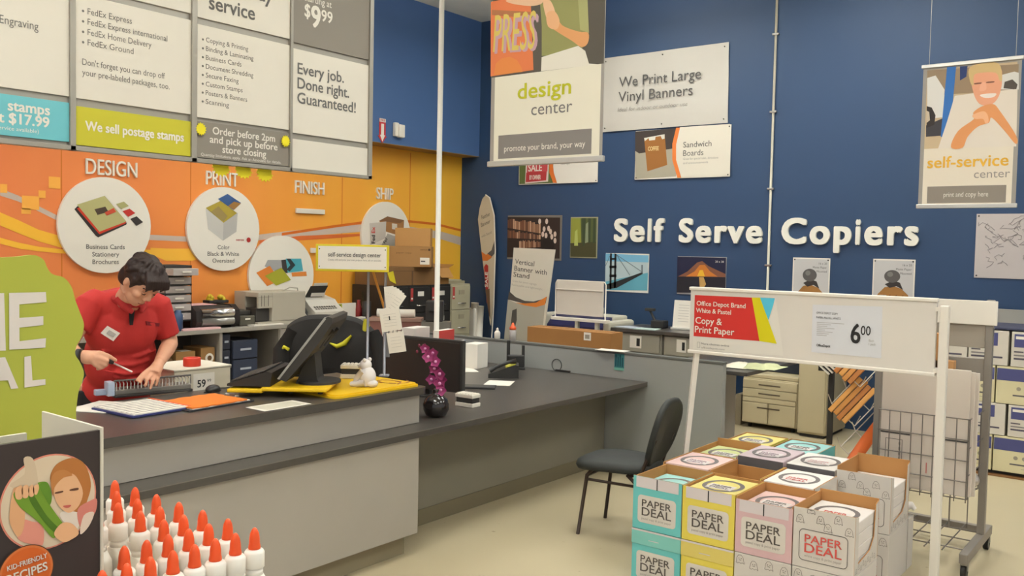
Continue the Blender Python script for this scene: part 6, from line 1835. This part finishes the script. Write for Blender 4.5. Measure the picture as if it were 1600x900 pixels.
# ================================================================ big white sign stand over the cartons
SW = mat((220, 213, 202), .45, var=.02)
t = thing('sign_stand', 'big white two post sign stand priced over the paper cartons', 'sign', (-1.745, 4.865, 0))
xo = 1.745
mb = MB().box((-2.42 + xo, -.012, 1.155), (-1.065 + xo, .012, 1.52), mat((210, 203, 194), .5, var=.02), .002)
mb.build('sign_panel', t)
for z in (1.515, 1.14):
    MB().box((-2.428 + xo, -.02, z), (-1.06 + xo, .02, z + .02), SW, .005).build('edge_rail', t)
MB().tube([(-2.475 + xo, .0, .02), (-2.375 + xo, .0, 1.15)], .02, SW, 4).build('post', t)
mb = MB().box((-1.05 + xo, -.022, .02), (-1.008 + xo, .022, 1.50), SW, .005).box((-1.07 + xo, -.015, 1.47), (-1.02 + xo, .015, 1.49), SW).box((-1.07 + xo, -.015, 1.16), (-1.02 + xo, .015, 1.18), SW)
mb.build('post', t)
for x in (-2.475, -1.03): MB().box((x - .03 + xo, -.012, 0), (x + .03 + xo, .06, .02), SW, .004).build('foot', t)
P4 = 4.853
O4 = (-1.745, 0)
mb = MB(); mb.M = Matrix.Translation((0, -.0125, 0)) @ Euler(ONBACK).to_matrix().to_4x4()
q = lambda l, m, z: mb.poly(sh(l, O4), m, z)
q([(-2.396, 1.487), (-1.899, 1.493), (-1.854, 1.238), (-1.844, 1.175), (-2.394, 1.163)], ink(216, 210, 200), .001)
q([(-2.392, 1.487), (-2.026, 1.49), (-1.976, 1.246), (-2.392, 1.243)], ink(198, 52, 46), .002)
q([(-2.038, 1.49), (-1.989, 1.492), (-1.883, 1.239), (-1.984, 1.246)], ink(204, 192, 26), .0024)
q([(-1.992, 1.492), (-1.903, 1.493), (-1.912, 1.449), (-1.936, 1.369)], ink(84, 182, 208), .0022)
a = sh([(-2.377, 1.427), (-2.38, 1.385), (-2.382, 1.32), (-2.384, 1.267), (-2.341, 1.198), (-2.34, 1.175)], O4)
kx = 0.004
for i, (s, wpx, h_, bo) in enumerate((('Office Depot Brand', 76, .026, .01), ('White & Pastel', 55, .026, .01), ('Copy &', 42, .038, .01), ('Print Paper', 62, .038, .01))):
    mb.text(s, a[i][0], a[i][1], h_, PAPER, .0035, w=wpx * kx, bold=bo, rot=0)
mb.text('More choices online', a[4][0], a[4][1], .011, TEXTG, .0035, w=44 * kx)
mb.text('officedepot.com', a[5][0], a[5][1], .011, ink(140, 134, 128), .0035, w=37 * kx)
outline(mb, [(a[4][0] - .025, a[4][1] - .02), (a[4][0] - .008, a[4][1] - .02), (a[4][0] - .008, a[4][1] + .012), (a[4][0] - .025, a[4][1] + .012)], .002, ink(150, 144, 136), .0035)
mb.build('red_header_card', t)
mb = MB(); mb.M = Matrix.Translation((0, -.0125, 0)) @ Euler(ONBACK).to_matrix().to_4x4()
q([(-1.69, 1.469), (-1.326, 1.479), (-1.322, 1.209), (-1.688, 1.21)], mat((206, 206, 210), .4, var=0), .001)
a = sh([(-1.482, 1.279), (-1.43, 1.324), (-1.667, 1.421), (-1.667, 1.404), (-1.661, 1.244), (-1.387, 1.291)], O4)
mb.text('6', a[0][0], a[0][1], .10, TEXTK, .003, w=.052, bold=.02)
mb.text('00', a[1][0], a[1][1], .048, TEXTK, .003, w=.05, bold=.005)
mb.text('OFFICE DEPOT COPY', a[2][0], a[2][1], .011, TEXTG, .003, w=.115)
mb.text('PAPER, PASTEL, WHITE', a[3][0], a[3][1] - .008, .011, TEXTG, .003, w=.13)
for i in range(8): mb.rect(a[3][0] + .004, a[3][1] - .03 - i * .010, a[3][0] + (.15, .08, .06, .1, .05, .09, .07, .06)[i], a[3][1] - .0275 - i * .010, ink(168, 164, 160), .003)
mb.text('OfficeDepot', a[4][0], a[4][1], .013, TEXTG, .003, w=.075, bold=.02)
mb.text('Each', a[5][0], a[5][1], .012, ink(160, 156, 150), .003, w=.025)
mb.text('1 pack', a[5][0], a[5][1] - .018, .012, ink(160, 156, 150), .003, w=.035)
mb.build('price_card', t)

# ================================================================ wheeled rack with white boards
t = thing('wheeled_rack', 'grey wheeled rack with wire basket behind the white sign post', 'rack', (-1.27, 5.70, 0))
RK = mat((140, 132, 124), .4, metal=.4, var=.05)
xo, yo = 1.27, 5.70
for x in (-1.575, -.975):
    MB().box((x - .02 + xo, .03, .14), (x + .02 + xo, .07, 1.50), RK, .003).build('upright', t)
    MB().box((x - .022 + xo, -.42, .085), (x + .022 + xo, .28, .14), RK, .004).build('base_rail', t)
    for y in (-.38, .24):
        c = MB().tube([(x - .014 + xo, y, .036), (x + .014 + xo, y, .036)], .036, BLACK, 18).build('caster', t)
        MB().box((x - .02 + xo, y - .012, .04), (x + .02 + xo, y + .012, .086), STEEL, .003).build('fork', c)
MB().box((-1.555 + xo, .22, .09), (-.99 + xo, .26, .135), RK, .003).build('cross_rail', t)
MB().box((-1.66 + xo, .02, 1.355), (-.935 + xo, .032, 1.495), SW, .003).build('header_panel', t)
MB().box((-1.555 + xo, .04, 1.22), (-.995 + xo, .06, 1.36), mat((150, 140, 128), .5), .003).build('back_plate', t)
MB().box((-1.24 + xo, .04, 1.03), (-.995 + xo, .06, 1.16), mat((146, 138, 130), .4, metal=.3), .003).build('back_plate', t)
WR = mat((112, 104, 98), .4, metal=.5)
mb = MB()
for i in range(7):
    z = .62 + i * .055 if i < 3 else .0
    if i < 3: continue
for z in (.86, .745, .63, .515, .42): mb.tube([(-1.465 + xo, -.34, z), (-.985 + xo, -.34, z)], .0035, WR, 5)
for i in range(9): mb.tube([(-1.46 + i * .0585 + xo, -.34, .40), (-1.46 + i * .0585 + xo, -.34, .86)], .003, WR, 5)
mb.build('wire_front', t)
mb = MB()
for i in range(9): mb.tube([(-1.46 + i * .0585 + xo, -.34, .42), (-1.46 + i * .0585 + xo, .04, .42)], .003, WR, 5)
for y in (-.34, -.25, -.15, -.05, .04): mb.tube([(-1.555 + xo, y, .42), (-.985 + xo, y, .42)], .0035, WR, 5)
mb.build('wire_shelf', t)
mb = MB()
for y in (-.34, -.24, -.14, -.04): mb.tube([(-.985 + xo, y, .42), (-.985 + xo, y, .86)], .003, WR, 5)
for z in (.86, .70, .55): mb.tube([(-.985 + xo, -.34, z), (-.985 + xo, .04, z)], .003, WR, 5)
mb.build('wire_side', t)
mb = MB()
for i in range(7): mb.tube([(-1.55 + i * .092 + xo, -.38, .13), (-1.55 + i * .092 + xo, .22, .13)], .004, WR, 5)
for y in (-.3, -.1, .1): mb.tube([(-1.56 + xo, y, .13), (-.99 + xo, y, .13)], .004, WR, 5)
mb.build('base_grid', t)
mb = MB()
for x in (-1.16, -1.07): mb.tube([(x + xo, -.34, .42), (x + xo, -.34, .25), (x + .08 + xo, -.28, .25), (x + .08 + xo, -.28, .42)], .003, WR, 5)
mb.build('bag_hook', t)
BO = mat((208, 196, 184), .6, var=.02)
def wboard(label, x0, x1, y, z1, printing=False):
    mb = MB().box((x0, 0, 0), (x1, .012, z1), BO, .003)
    if printing:
        mb.box((x0 + .0, -.001, z1 - .40), (x0 + .16, 0, z1 - .39), TEXTG)
        mb.box((x1 - .13, -.001, z1 - .40), (x1 - .0, 0, z1 - .39), TEXTG)
        mb.M = Matrix.Translation((0, -.0005, 0)) @ Euler(ONBACK).to_matrix().to_4x4()
        outline(mb, [(x0 + .03, z1 - .62), (x0 + .12, z1 - .62), (x0 + .12, z1 - .43), (x0 + .03, z1 - .43)], .003, TEXTG, .001)
        for i in range(4): mb.rect(x0 + .102, z1 - .46 - i * .03, x0 + .11, z1 - .445 - i * .03, TEXTK, .0012)
        mb.rect(x0 + .25, z1 - .60, x0 + .256, z1 - .54, ink(190, 110, 104), .0012)
        mb.disc(x0 + .295, z1 - .405, .006, TEXTK, .0012, 10)
    o = mb.build('white_board', None, (-1.27, y, .4245))
    return tag(o, label, 'board', 'white boards in the wheeled rack')
wboard('front white board with black printing in the wheeled rack', -.185, .275, 5.385, .70, True)
wboard('second white board just behind the printed one in the rack', -.165, .295, 5.405, .69)
wboard('third cream board at the back of the wheeled rack', -.145, .310, 5.43, .685)
o = MB().box((-.12, -.03, 0), (.02, .03, .2), mat((166, 118, 70), .75, var=.1), .004).box((-.05, -.03, .0), (.06, .03, .05), mat((176, 130, 84), .75), .004).build('cardboard_piece', None, (-1.16, 5.50, 1.11)); tag(o, 'torn brown cardboard piece on top of the boards in the rack', 'cardboard')
o = MB().ball((0, 0, .05), (.06, .05, .05), mat((190, 180, 172), .25, metal=.5, bump=.8, bscale=20), 14, 9).build('plastic_bag', None, (-1.03, 5.62, .425)); tag(o, 'crumpled shiny bag on the wire shelf of the rack', 'bag')

# ================================================================ stick rack
t = thing('stick_rack', 'black framed rack with tilted wire baskets left of the wheeled rack', 'rack', (-2.27, 7.0, 0))
for x in (0, .45):
    MB().box((x - .018, -.02, .02), (x + .018, .02, 1.12), MATTE, .003).build('upright', t)
    MB().box((x - .025, -.2, 0), (x + .025, .2, .03), MATTE, .004).build('foot', t)
for z in (.10, 1.08): MB().box((.018, -.012, z), (.432, .012, z + .03), MATTE).build('cross_bar', t)
WS = mat((206, 196, 186), .3, metal=.4)
stick_dirs = Vector((.46, .25, .62)).normalized()
def basket(o_, zc):
    mb = MB()
    e1 = Vector((.74, 0, -.62)).normalized()
    e2 = stick_dirs
    for k in (0.0, .16):
        b = Vector((o_, -.10, zc)) + e2 * k
        mb.tube([b - Vector((.03, .0, -.07)), b, b + e1 * .23, b + e1 * .23 + Vector((.04, 0, .08))], .004, WS, 6)
    for k in (0, .33, .66, 1): 
        b = Vector((o_, -.10, zc)) + e1 * .23 * k
        mb.tube([b, b + e2 * .36], .004, WS, 6)
    mb.build('wire_basket', t)
WOOD = [mat((190, 128, 62), .6, var=.12, scale=8), mat((172, 108, 52), .6, var=.12, scale=8), mat((206, 146, 76), .6, var=.12, scale=8)]
def sticks(o_, zc, names, m_i, wide=.04):
    e1 = Vector((.74, 0, -.62)).normalized()
    e2 = stick_dirs
    e3 = e1.cross(e2).normalized()
    if e3.z < 0: e3 = -e3
    for i, lab in enumerate(names):
        mb = MB()
        c = Vector((o_, -.10, zc)) + e1 * (.03 + i * .042) + e3 * .024 - e2 * (.05 - .012 * (i % 2))
        mb.M = Matrix.Translation(c) @ Matrix(((e1.x, e2.x, e3.x, 0), (e1.y, e2.y, e3.y, 0), (e1.z, e2.z, e3.z, 0), (0, 0, 0, 1)))
        mb.box((-.018, 0, -.018), (.018, .34, .018), WOOD[(i + m_i) % 3], .005)
        o = mb.build('wooden_stake', None, (-2.27, 7.0, 0))
        tag(o, lab, 'stake', 'wooden stakes in the stick rack')
basket(.07, .90); basket(.04, .60); basket(.12, .28)
sticks(.07, .90, ('leftmost brown stake in the upper basket of the stick rack', 'second brown stake in the upper basket of the stick rack', 'third brown stake in the upper basket of the stick rack', 'rightmost brown stake in the upper basket of the stick rack'), 1)
sticks(.04, .60, ('leftmost orange stake in the middle basket of the stick rack', 'second orange stake in the middle basket of the stick rack', 'third orange stake in the middle basket of the stick rack', 'rightmost orange stake in the middle basket of the stick rack'), 2)
mb = MB()
mb.tube([(.18, -.12, .12), (.30, -.06, .35), (.42, .0, .55)], .045, mat((196, 92, 38), .6, var=.15), 14)
o = mb.build('orange_tube', None, (-2.27, 7.0, 0)); tag(o, 'thick orange tube leaning in the lowest basket of the stick rack', 'tube')
t = thing('pamphlet_holder', 'bundle of white pamphlets fixed to the black rack post', 'pamphlets', (-2.27, 6.97, .86))
MB().box((-.08, -.05, -.02), (.1, -.012, .22), MATTE, .003).build('holder', t)
for i in range(4):
    mb = MB(); mb.M = Matrix.Translation((-.04 + i * .03, -.07 - .01 * i, -.005 + i * .015)) @ Matrix.Rotation(.7, 4, 'Y')
    mb.box((-.06, 0, 0), (.06, .02, .012), PAPER, .002)
    mb.build('pamphlet', t)

# ================================================================ shelf of copy paper at the right
t = thing('paper_shelf', 'low shelf base under the stacked copy paper cartons at right', 'shelf', (-1.2, 8.3, 0))
MB().box((-1.0, -.33, .0), (1.1, .4, .012), mat((120, 84, 48), .6)).box((-1.0, -.26, .012), (1.1, .4, .04), MATTE).build('shelf_base', t)
MB().box((-1.0, .36, .04), (1.1, .4, 1.30), mat((150, 146, 138), .5)).build('back_panel', t)
MB().box((-1.0, -.3, 1.172), (1.1, .36, 1.185), mat((60, 62, 84), .5)).build('top_shelf', t)
NAVY = ink(78, 80, 124)
PC = mat((206, 198, 186), .6, var=.02)
PY = mat((208, 198, 160), .6, var=.03)
def pcarton(label, x, z, w_, h_, wide):
    mb = MB().box((0, 0, 0), (w_ - .006, .30, h_ - .004), PY if wide else PC, .003)
    mb.M = Matrix.Translation((0, -.0006, 0)) @ Euler(ONBACK).to_matrix().to_4x4()
    if wide:
        mb.rect(.004, h_ - .115, w_ - .01, h_ - .02, NAVY, .0008)
        for i in range(4): mb.disc(.16 + i * .06, h_ * .42, .016, ink(150, 142, 126), .001, 12)
        mb.rect(.12, h_ * .22, w_ - .03, h_ * .26, ink(92, 88, 92), .001)
        mb.rect(.2, h_ * .12, w_ - .06, h_ * .14, ink(176, 168, 150), .001)
    else:
        mb.rect(.02, h_ * .55, w_ * .72, h_ * .92, NAVY, .0008)
        mb.rect(.03, h_ * .78, w_ * .45, h_ * .86, PAPER, .0012)
        mb.rect(.02, h_ * .40, w_ * .30, h_ * .44, ink(96, 90, 96), .001)
        mb.rect(.02, h_ * .20, w_ * .85, h_ * .25, ink(84, 80, 92), .001)
        mb.rect(.02, h_ * .30, w_ * .5, h_ * .34, ink(130, 124, 124), .001)
    o = mb.build('copy_paper_carton', None, (x, 8.0, z))
    tag(o, label, 'carton', 'copy paper cartons on the right shelf')
PL = ('left end', 'left of middle', 'right of middle', 'right end')
for r_, (z, h_, wide, nm) in enumerate(((.041, .287, True, 'bottom'), (.329, .255, False, 'second'), (.585, .30, True, 'third'), (.886, .28, False, 'top'))):
    if wide:
        for i, x in enumerate((-2.16, -1.73, -1.295, -.86)): pcarton('wide cream copy paper carton, %s row of right shelf, %s' % (nm, PL[i]), x, z, .43, h_, True)
    else:
        for i, x in enumerate((-1.80, -1.505, -1.20, -.905)): pcarton('white copy paper carton with navy label, %s row, %s' % (nm, PL[i]), x, z, .29, h_, False)

# ================================================================ near display with glue bottles and recipe box
t = thing('display_shelf', 'display shelf in the near left corner under the glue bottles', 'shelf', (-1.3, .55, 0))
DS = mat((170, 140, 110), .6)
MB().box((-.42, -.35, 1.15), (.27, .28, 1.188), DS, .004).build('shelf_board', t)
for x in (-.40, .23):
    for y in (-.33, .26): MB().box((x, y - .02, 0), (x + .04, y + .02, 1.15), mat((190, 184, 172), .5)).build('leg', t)
BW = mat((238, 232, 222), .35, var=.02)
ORG = mat((226, 84, 38), .4, var=.03)
def glue():
    t = thing('glue_bottle', '', 'bottle', (0, 0, 0), group='white glue bottles with orange caps')
    mb = MB()
    n = 28
    pr_ = [(.96, .0), (1.0, .004), (1.0, .055), (.97, .066), (.80, .073), (.5, .0765), (.42, .078)]
    vs, fs = [], []
    for k, z in pr_:
        e = .92 if k > .6 else 0
        for i in range(n):
            c, s_ = sq(2 * pi * i / n, 2.6)
            vs.append((c * .0295 * k, s_ * (.0148 * k if k > .6 else .0125), z))
    fs = [(i * n + j, i * n + (j + 1) % n, (i + 1) * n + (j + 1) % n, (i + 1) * n + j) for i in range(len(pr_) - 1) for j in range(n)]
    fs.append(tuple(range(n))[::-1]); fs.append(tuple(range((len(pr_) - 1) * n, len(pr_) * n)))
    mb.add(vs, fs, BW, True)
    mb.build('bottle_body', t)
    c = MB().lathe([(.0135, .0), (.0145, .001), (.0145, .022), (.0125, .0255), (.0085, .0265), (.0085, .028)], BW, 24)
    c.build('screw_collar', t, (0, 0, .0785 + .010))
    MB().lathe([(.0125, 0), (.0125, .0105)], BW, 20).build('neck', t, (0, 0, .078))
    cap = MB().lathe([(.0085, 0), (.009, .001), (.0086, .004), (.0078, .008), (.0074, .016), (.0062, .023), (.004, .028), (.002, .0305), (.0, .031)], ORG, 20)
    cap.build('orange_cap', t, (0, 0, .1155))
    return t
g0 = glue()
present = [(k, 0) for k in range(7)] + [(k, 1) for k in range(1, 7)] + [(k, 2) for k in range(2, 7)] + [(2, 3), (5, 3), (6, 3), (5, 4), (6, 4), (5, 5), (6, 5), (6, 6), (6, 7)]
ROWN = ('back row', 'second row', 'third row', 'fourth row', 'fifth row', 'sixth row', 'seventh row', 'nearest row')
first = True
for k, j in present:
    o = g0 if first else copy_tree(g0)
    first = False
    n_in = [a for a, b in present if b == j]
    idx = n_in.index(k)
    if len(n_in) == 1: pos = 'alone'
    elif idx == 0: pos = 'leftmost'
    elif idx == len(n_in) - 1: pos = 'rightmost'
    else: pos = ('', 'second from left', 'third from left', 'fourth from left', 'fifth from left', 'sixth from left')[idx]
    o.location = (-1.469 + .0653 * k, .79 - .0325 * j, 1.1885)
    o['label'] = 'white glue bottle with orange cap in the %s, %s' % (ROWN[j], pos)

# black recipe box with a pale end panel
RB = mat((58, 48, 45), .5, var=.04)
t = thing('recipe_box', 'black display box with a round photo of a girl holding greens', 'display', (-1.17, .608, 1.1885))
zt = 1.492 - 1.1885
MB().box((-.006, -.45, 0), (0, 0, zt), RB).build('front_panel', t)
MB().box((-.168, -.0, 0), (.003, .004, zt + .004), mat((214, 206, 188), .5), .001).build('end_panel', t)
MB().box((-.168, -.45, 0), (-.162, 0, zt * .8), mat((206, 198, 180), .5)).build('back_panel', t)
mb = MB(); mb.M = Euler(ONLEFT).to_matrix().to_4x4()
O9 = (.608, 1.1885)
q = lambda l, m, z: mb.poly(smooth_outline(sh(l, O9), 4), m, z)
FX9 = -1.17
import itertools
c9 = (0.543, 1.409)
r9 = 0.06
cx9, cy9 = c9[0] - O9[0], c9[1] - O9[1]
mb.disc(cx9 - .002, cy9, r9 + .0015, ink(214, 132, 112), .0006, 48)
mb.disc(cx9 - .002, cy9, r9 - .0005, ink(212, 192, 164), .0010, 48)
q([(0.492, 1.439), (0.51, 1.451), (0.509, 1.471), (0.52, 1.469), (0.526, 1.444), (0.524, 1.424)], ink(202,180,152), .0013)
q([(0.542, 1.435), (0.544, 1.449), (0.553, 1.458), (0.57, 1.461), (0.584, 1.453), (0.592, 1.437), (0.595, 1.418), (0.59, 1.4), (0.584, 1.386), (0.575, 1.382), (0.552, 1.41)], ink(176,112,58), .0016)
q([(0.545, 1.435), (0.553, 1.439), (0.57, 1.44), (0.579, 1.428), (0.584, 1.411), (0.578, 1.395), (0.567, 1.389), (0.557, 1.395), (0.548, 1.41)], ink(222,172,130), .0020)
q([(0.542, 1.435), (0.547, 1.446), (0.56, 1.447), (0.57, 1.438), (0.558, 1.437), (0.547, 1.427), (0.545, 1.415)], ink(186,124,70), .0023)
q([(0.548, 1.42), (0.557, 1.42), (0.557, 1.418), (0.548, 1.418)], ink(104,70,52), .0024)
q([(0.567, 1.42), (0.577, 1.42), (0.577, 1.417), (0.567, 1.418)], ink(104,70,52), .0024)
q([(0.558, 1.4), (0.568, 1.399), (0.565, 1.396), (0.56, 1.397)], ink(196,100,88), .0024)
q([(0.555, 1.392), (0.577, 1.387), (0.58, 1.376), (0.575, 1.365), (0.558, 1.379)], ink(222,208,192), .0018)
q([(0.577, 1.391), (0.594, 1.399), (0.603, 1.399), (0.601, 1.382), (0.59, 1.371), (0.58, 1.367)], ink(206,126,112), .0019)
q([(0.585, 1.381), (0.599, 1.382), (0.592, 1.365), (0.58, 1.357)], ink(222,200,180), .0021)
q([(0.505, 1.393), (0.519, 1.388), (0.532, 1.38), (0.532, 1.355), (0.518, 1.359), (0.501, 1.371)], ink(214,140,122), .0018)
q([(0.492, 1.41), (0.495, 1.43), (0.498, 1.436), (0.509, 1.432), (0.51, 1.402), (0.508, 1.381), (0.501, 1.373), (0.492, 1.392)], ink(216,162,118), .0021)
q([(0.496, 1.428), (0.507, 1.434), (0.526, 1.432), (0.526, 1.437), (0.536, 1.436), (0.54, 1.429), (0.542, 1.415), (0.54, 1.407), (0.547, 1.394), (0.558, 1.376), (0.56, 1.372), (0.548, 1.361), (0.542, 1.363), (0.53, 1.381), (0.518, 1.395), (0.504, 1.41)], ink(112,146,48), .0024)
q([(0.515, 1.427), (0.52, 1.423), (0.537, 1.391), (0.553, 1.37), (0.548, 1.366), (0.532, 1.387), (0.516, 1.415)], ink(78,112,36), .0027)
q([(0.527, 1.433), (0.536, 1.436), (0.541, 1.427), (0.543, 1.413), (0.54, 1.405), (0.534, 1.417)], ink(96,134,44), .0028)
for l in [[(0.498, 1.433), (0.504, 1.438), (0.507, 1.434), (0.506, 1.421), (0.499, 1.422)], [(0.506, 1.434), (0.512, 1.437), (0.515, 1.431), (0.513, 1.421), (0.507, 1.422)], [(0.514, 1.432), (0.519, 1.436), (0.521, 1.429), (0.52, 1.421), (0.515, 1.422)], [(0.52, 1.433), (0.525, 1.435), (0.527, 1.43), (0.524, 1.422), (0.52, 1.425)], [(0.547, 1.37), (0.557, 1.378), (0.57, 1.373), (0.578, 1.359), (0.568, 1.353), (0.558, 1.352), (0.547, 1.362)]]: q(l, ink(224,172,128), .003)
b9 = (0.511, 1.326)
br = 0.032
bx, by = b9[0] - O9[0], b9[1] - O9[1]
mb.disc(bx, by, br + .002, ink(96, 62, 44), .0032, 40)
mb.disc(bx, by, br + .0008, ink(206, 112, 60), .0034, 40)
mb.disc(bx, by, br - .002, ink(204, 98, 40), .0036, 40)
mb.text('KID-FRIENDLY', bx + .001, by + .0095, .0062, PAPER, .0042, w=.049, al='C', rot=.10, bold=.01)
mb.text('RECIPES', bx + .001, by - .0065, .0105, PAPER, .0042, w=.050, al='C', rot=.10, bold=.02)
mb.build('printed_picture', t)
MB().box((-.05, -.45, zt - .03), (-.044, -.075, zt + .001), mat((206, 198, 176), .5)).box((-.0445, -.45, zt - .012), (-.043, -.085, zt - .008), ink(110, 120, 70)).build('inner_strip', t)

# lime green topper sign
t = thing('topper_sign', 'lime green wavy edged topper sign with white letters at far left', 'sign', (-1.45, .608, 1.2))
GREEN = mat((172, 176, 66), .5, var=.04)
mb = MB(); mb.M = Matrix.Translation((0, -.608, -1.2)) @ Euler(ONLEFT).to_matrix().to_4x4()
out = [(0.545, 1.716), (0.599, 1.718), (0.626, 1.72), (0.647, 1.722), (0.661, 1.715), (0.667, 1.702), (0.675, 1.692), (0.693, 1.686), (0.705, 1.671), (0.711, 1.65), (0.718, 1.631), (0.725, 1.61), (0.722, 1.591), (0.713, 1.575), (0.711, 1.561), (0.719, 1.547), (0.725, 1.53), (0.722, 1.515), (0.716, 1.499), (0.712, 1.47), (0.707, 1.429), (0.654, 1.417), (0.543, 1.43)]
mb.prism(smooth_outline(out, 5), -.004, .004, GREEN)
def glyph(l, z=.0052): mb.poly(l, mat((224, 214, 204), .5, var=0), z)
glyph([(0.609, 1.664), (0.664, 1.664), (0.665, 1.648), (0.624, 1.646), (0.624, 1.625), (0.66, 1.626), (0.66, 1.612), (0.624, 1.61), (0.624, 1.589), (0.664, 1.591), (0.663, 1.576), (0.609, 1.577)])
glyph([(0.586, 1.664), (0.602, 1.664), (0.604, 1.576), (0.589, 1.577)])
glyph([(0.631, 1.564), (0.641, 1.565), (0.643, 1.526), (0.663, 1.526), (0.663, 1.517), (0.631, 1.516)])
glyph([(0.577, 1.52), (0.594, 1.566), (0.603, 1.566), (0.622, 1.516), (0.611, 1.516), (0.607, 1.53), (0.59, 1.531), (0.586, 1.519)])
mb.build('sign_board', t)
MB().box((-.003, -.05, -.0114), (.003, -.01, .26), mat((206, 200, 186), .5)).build('stem', t)
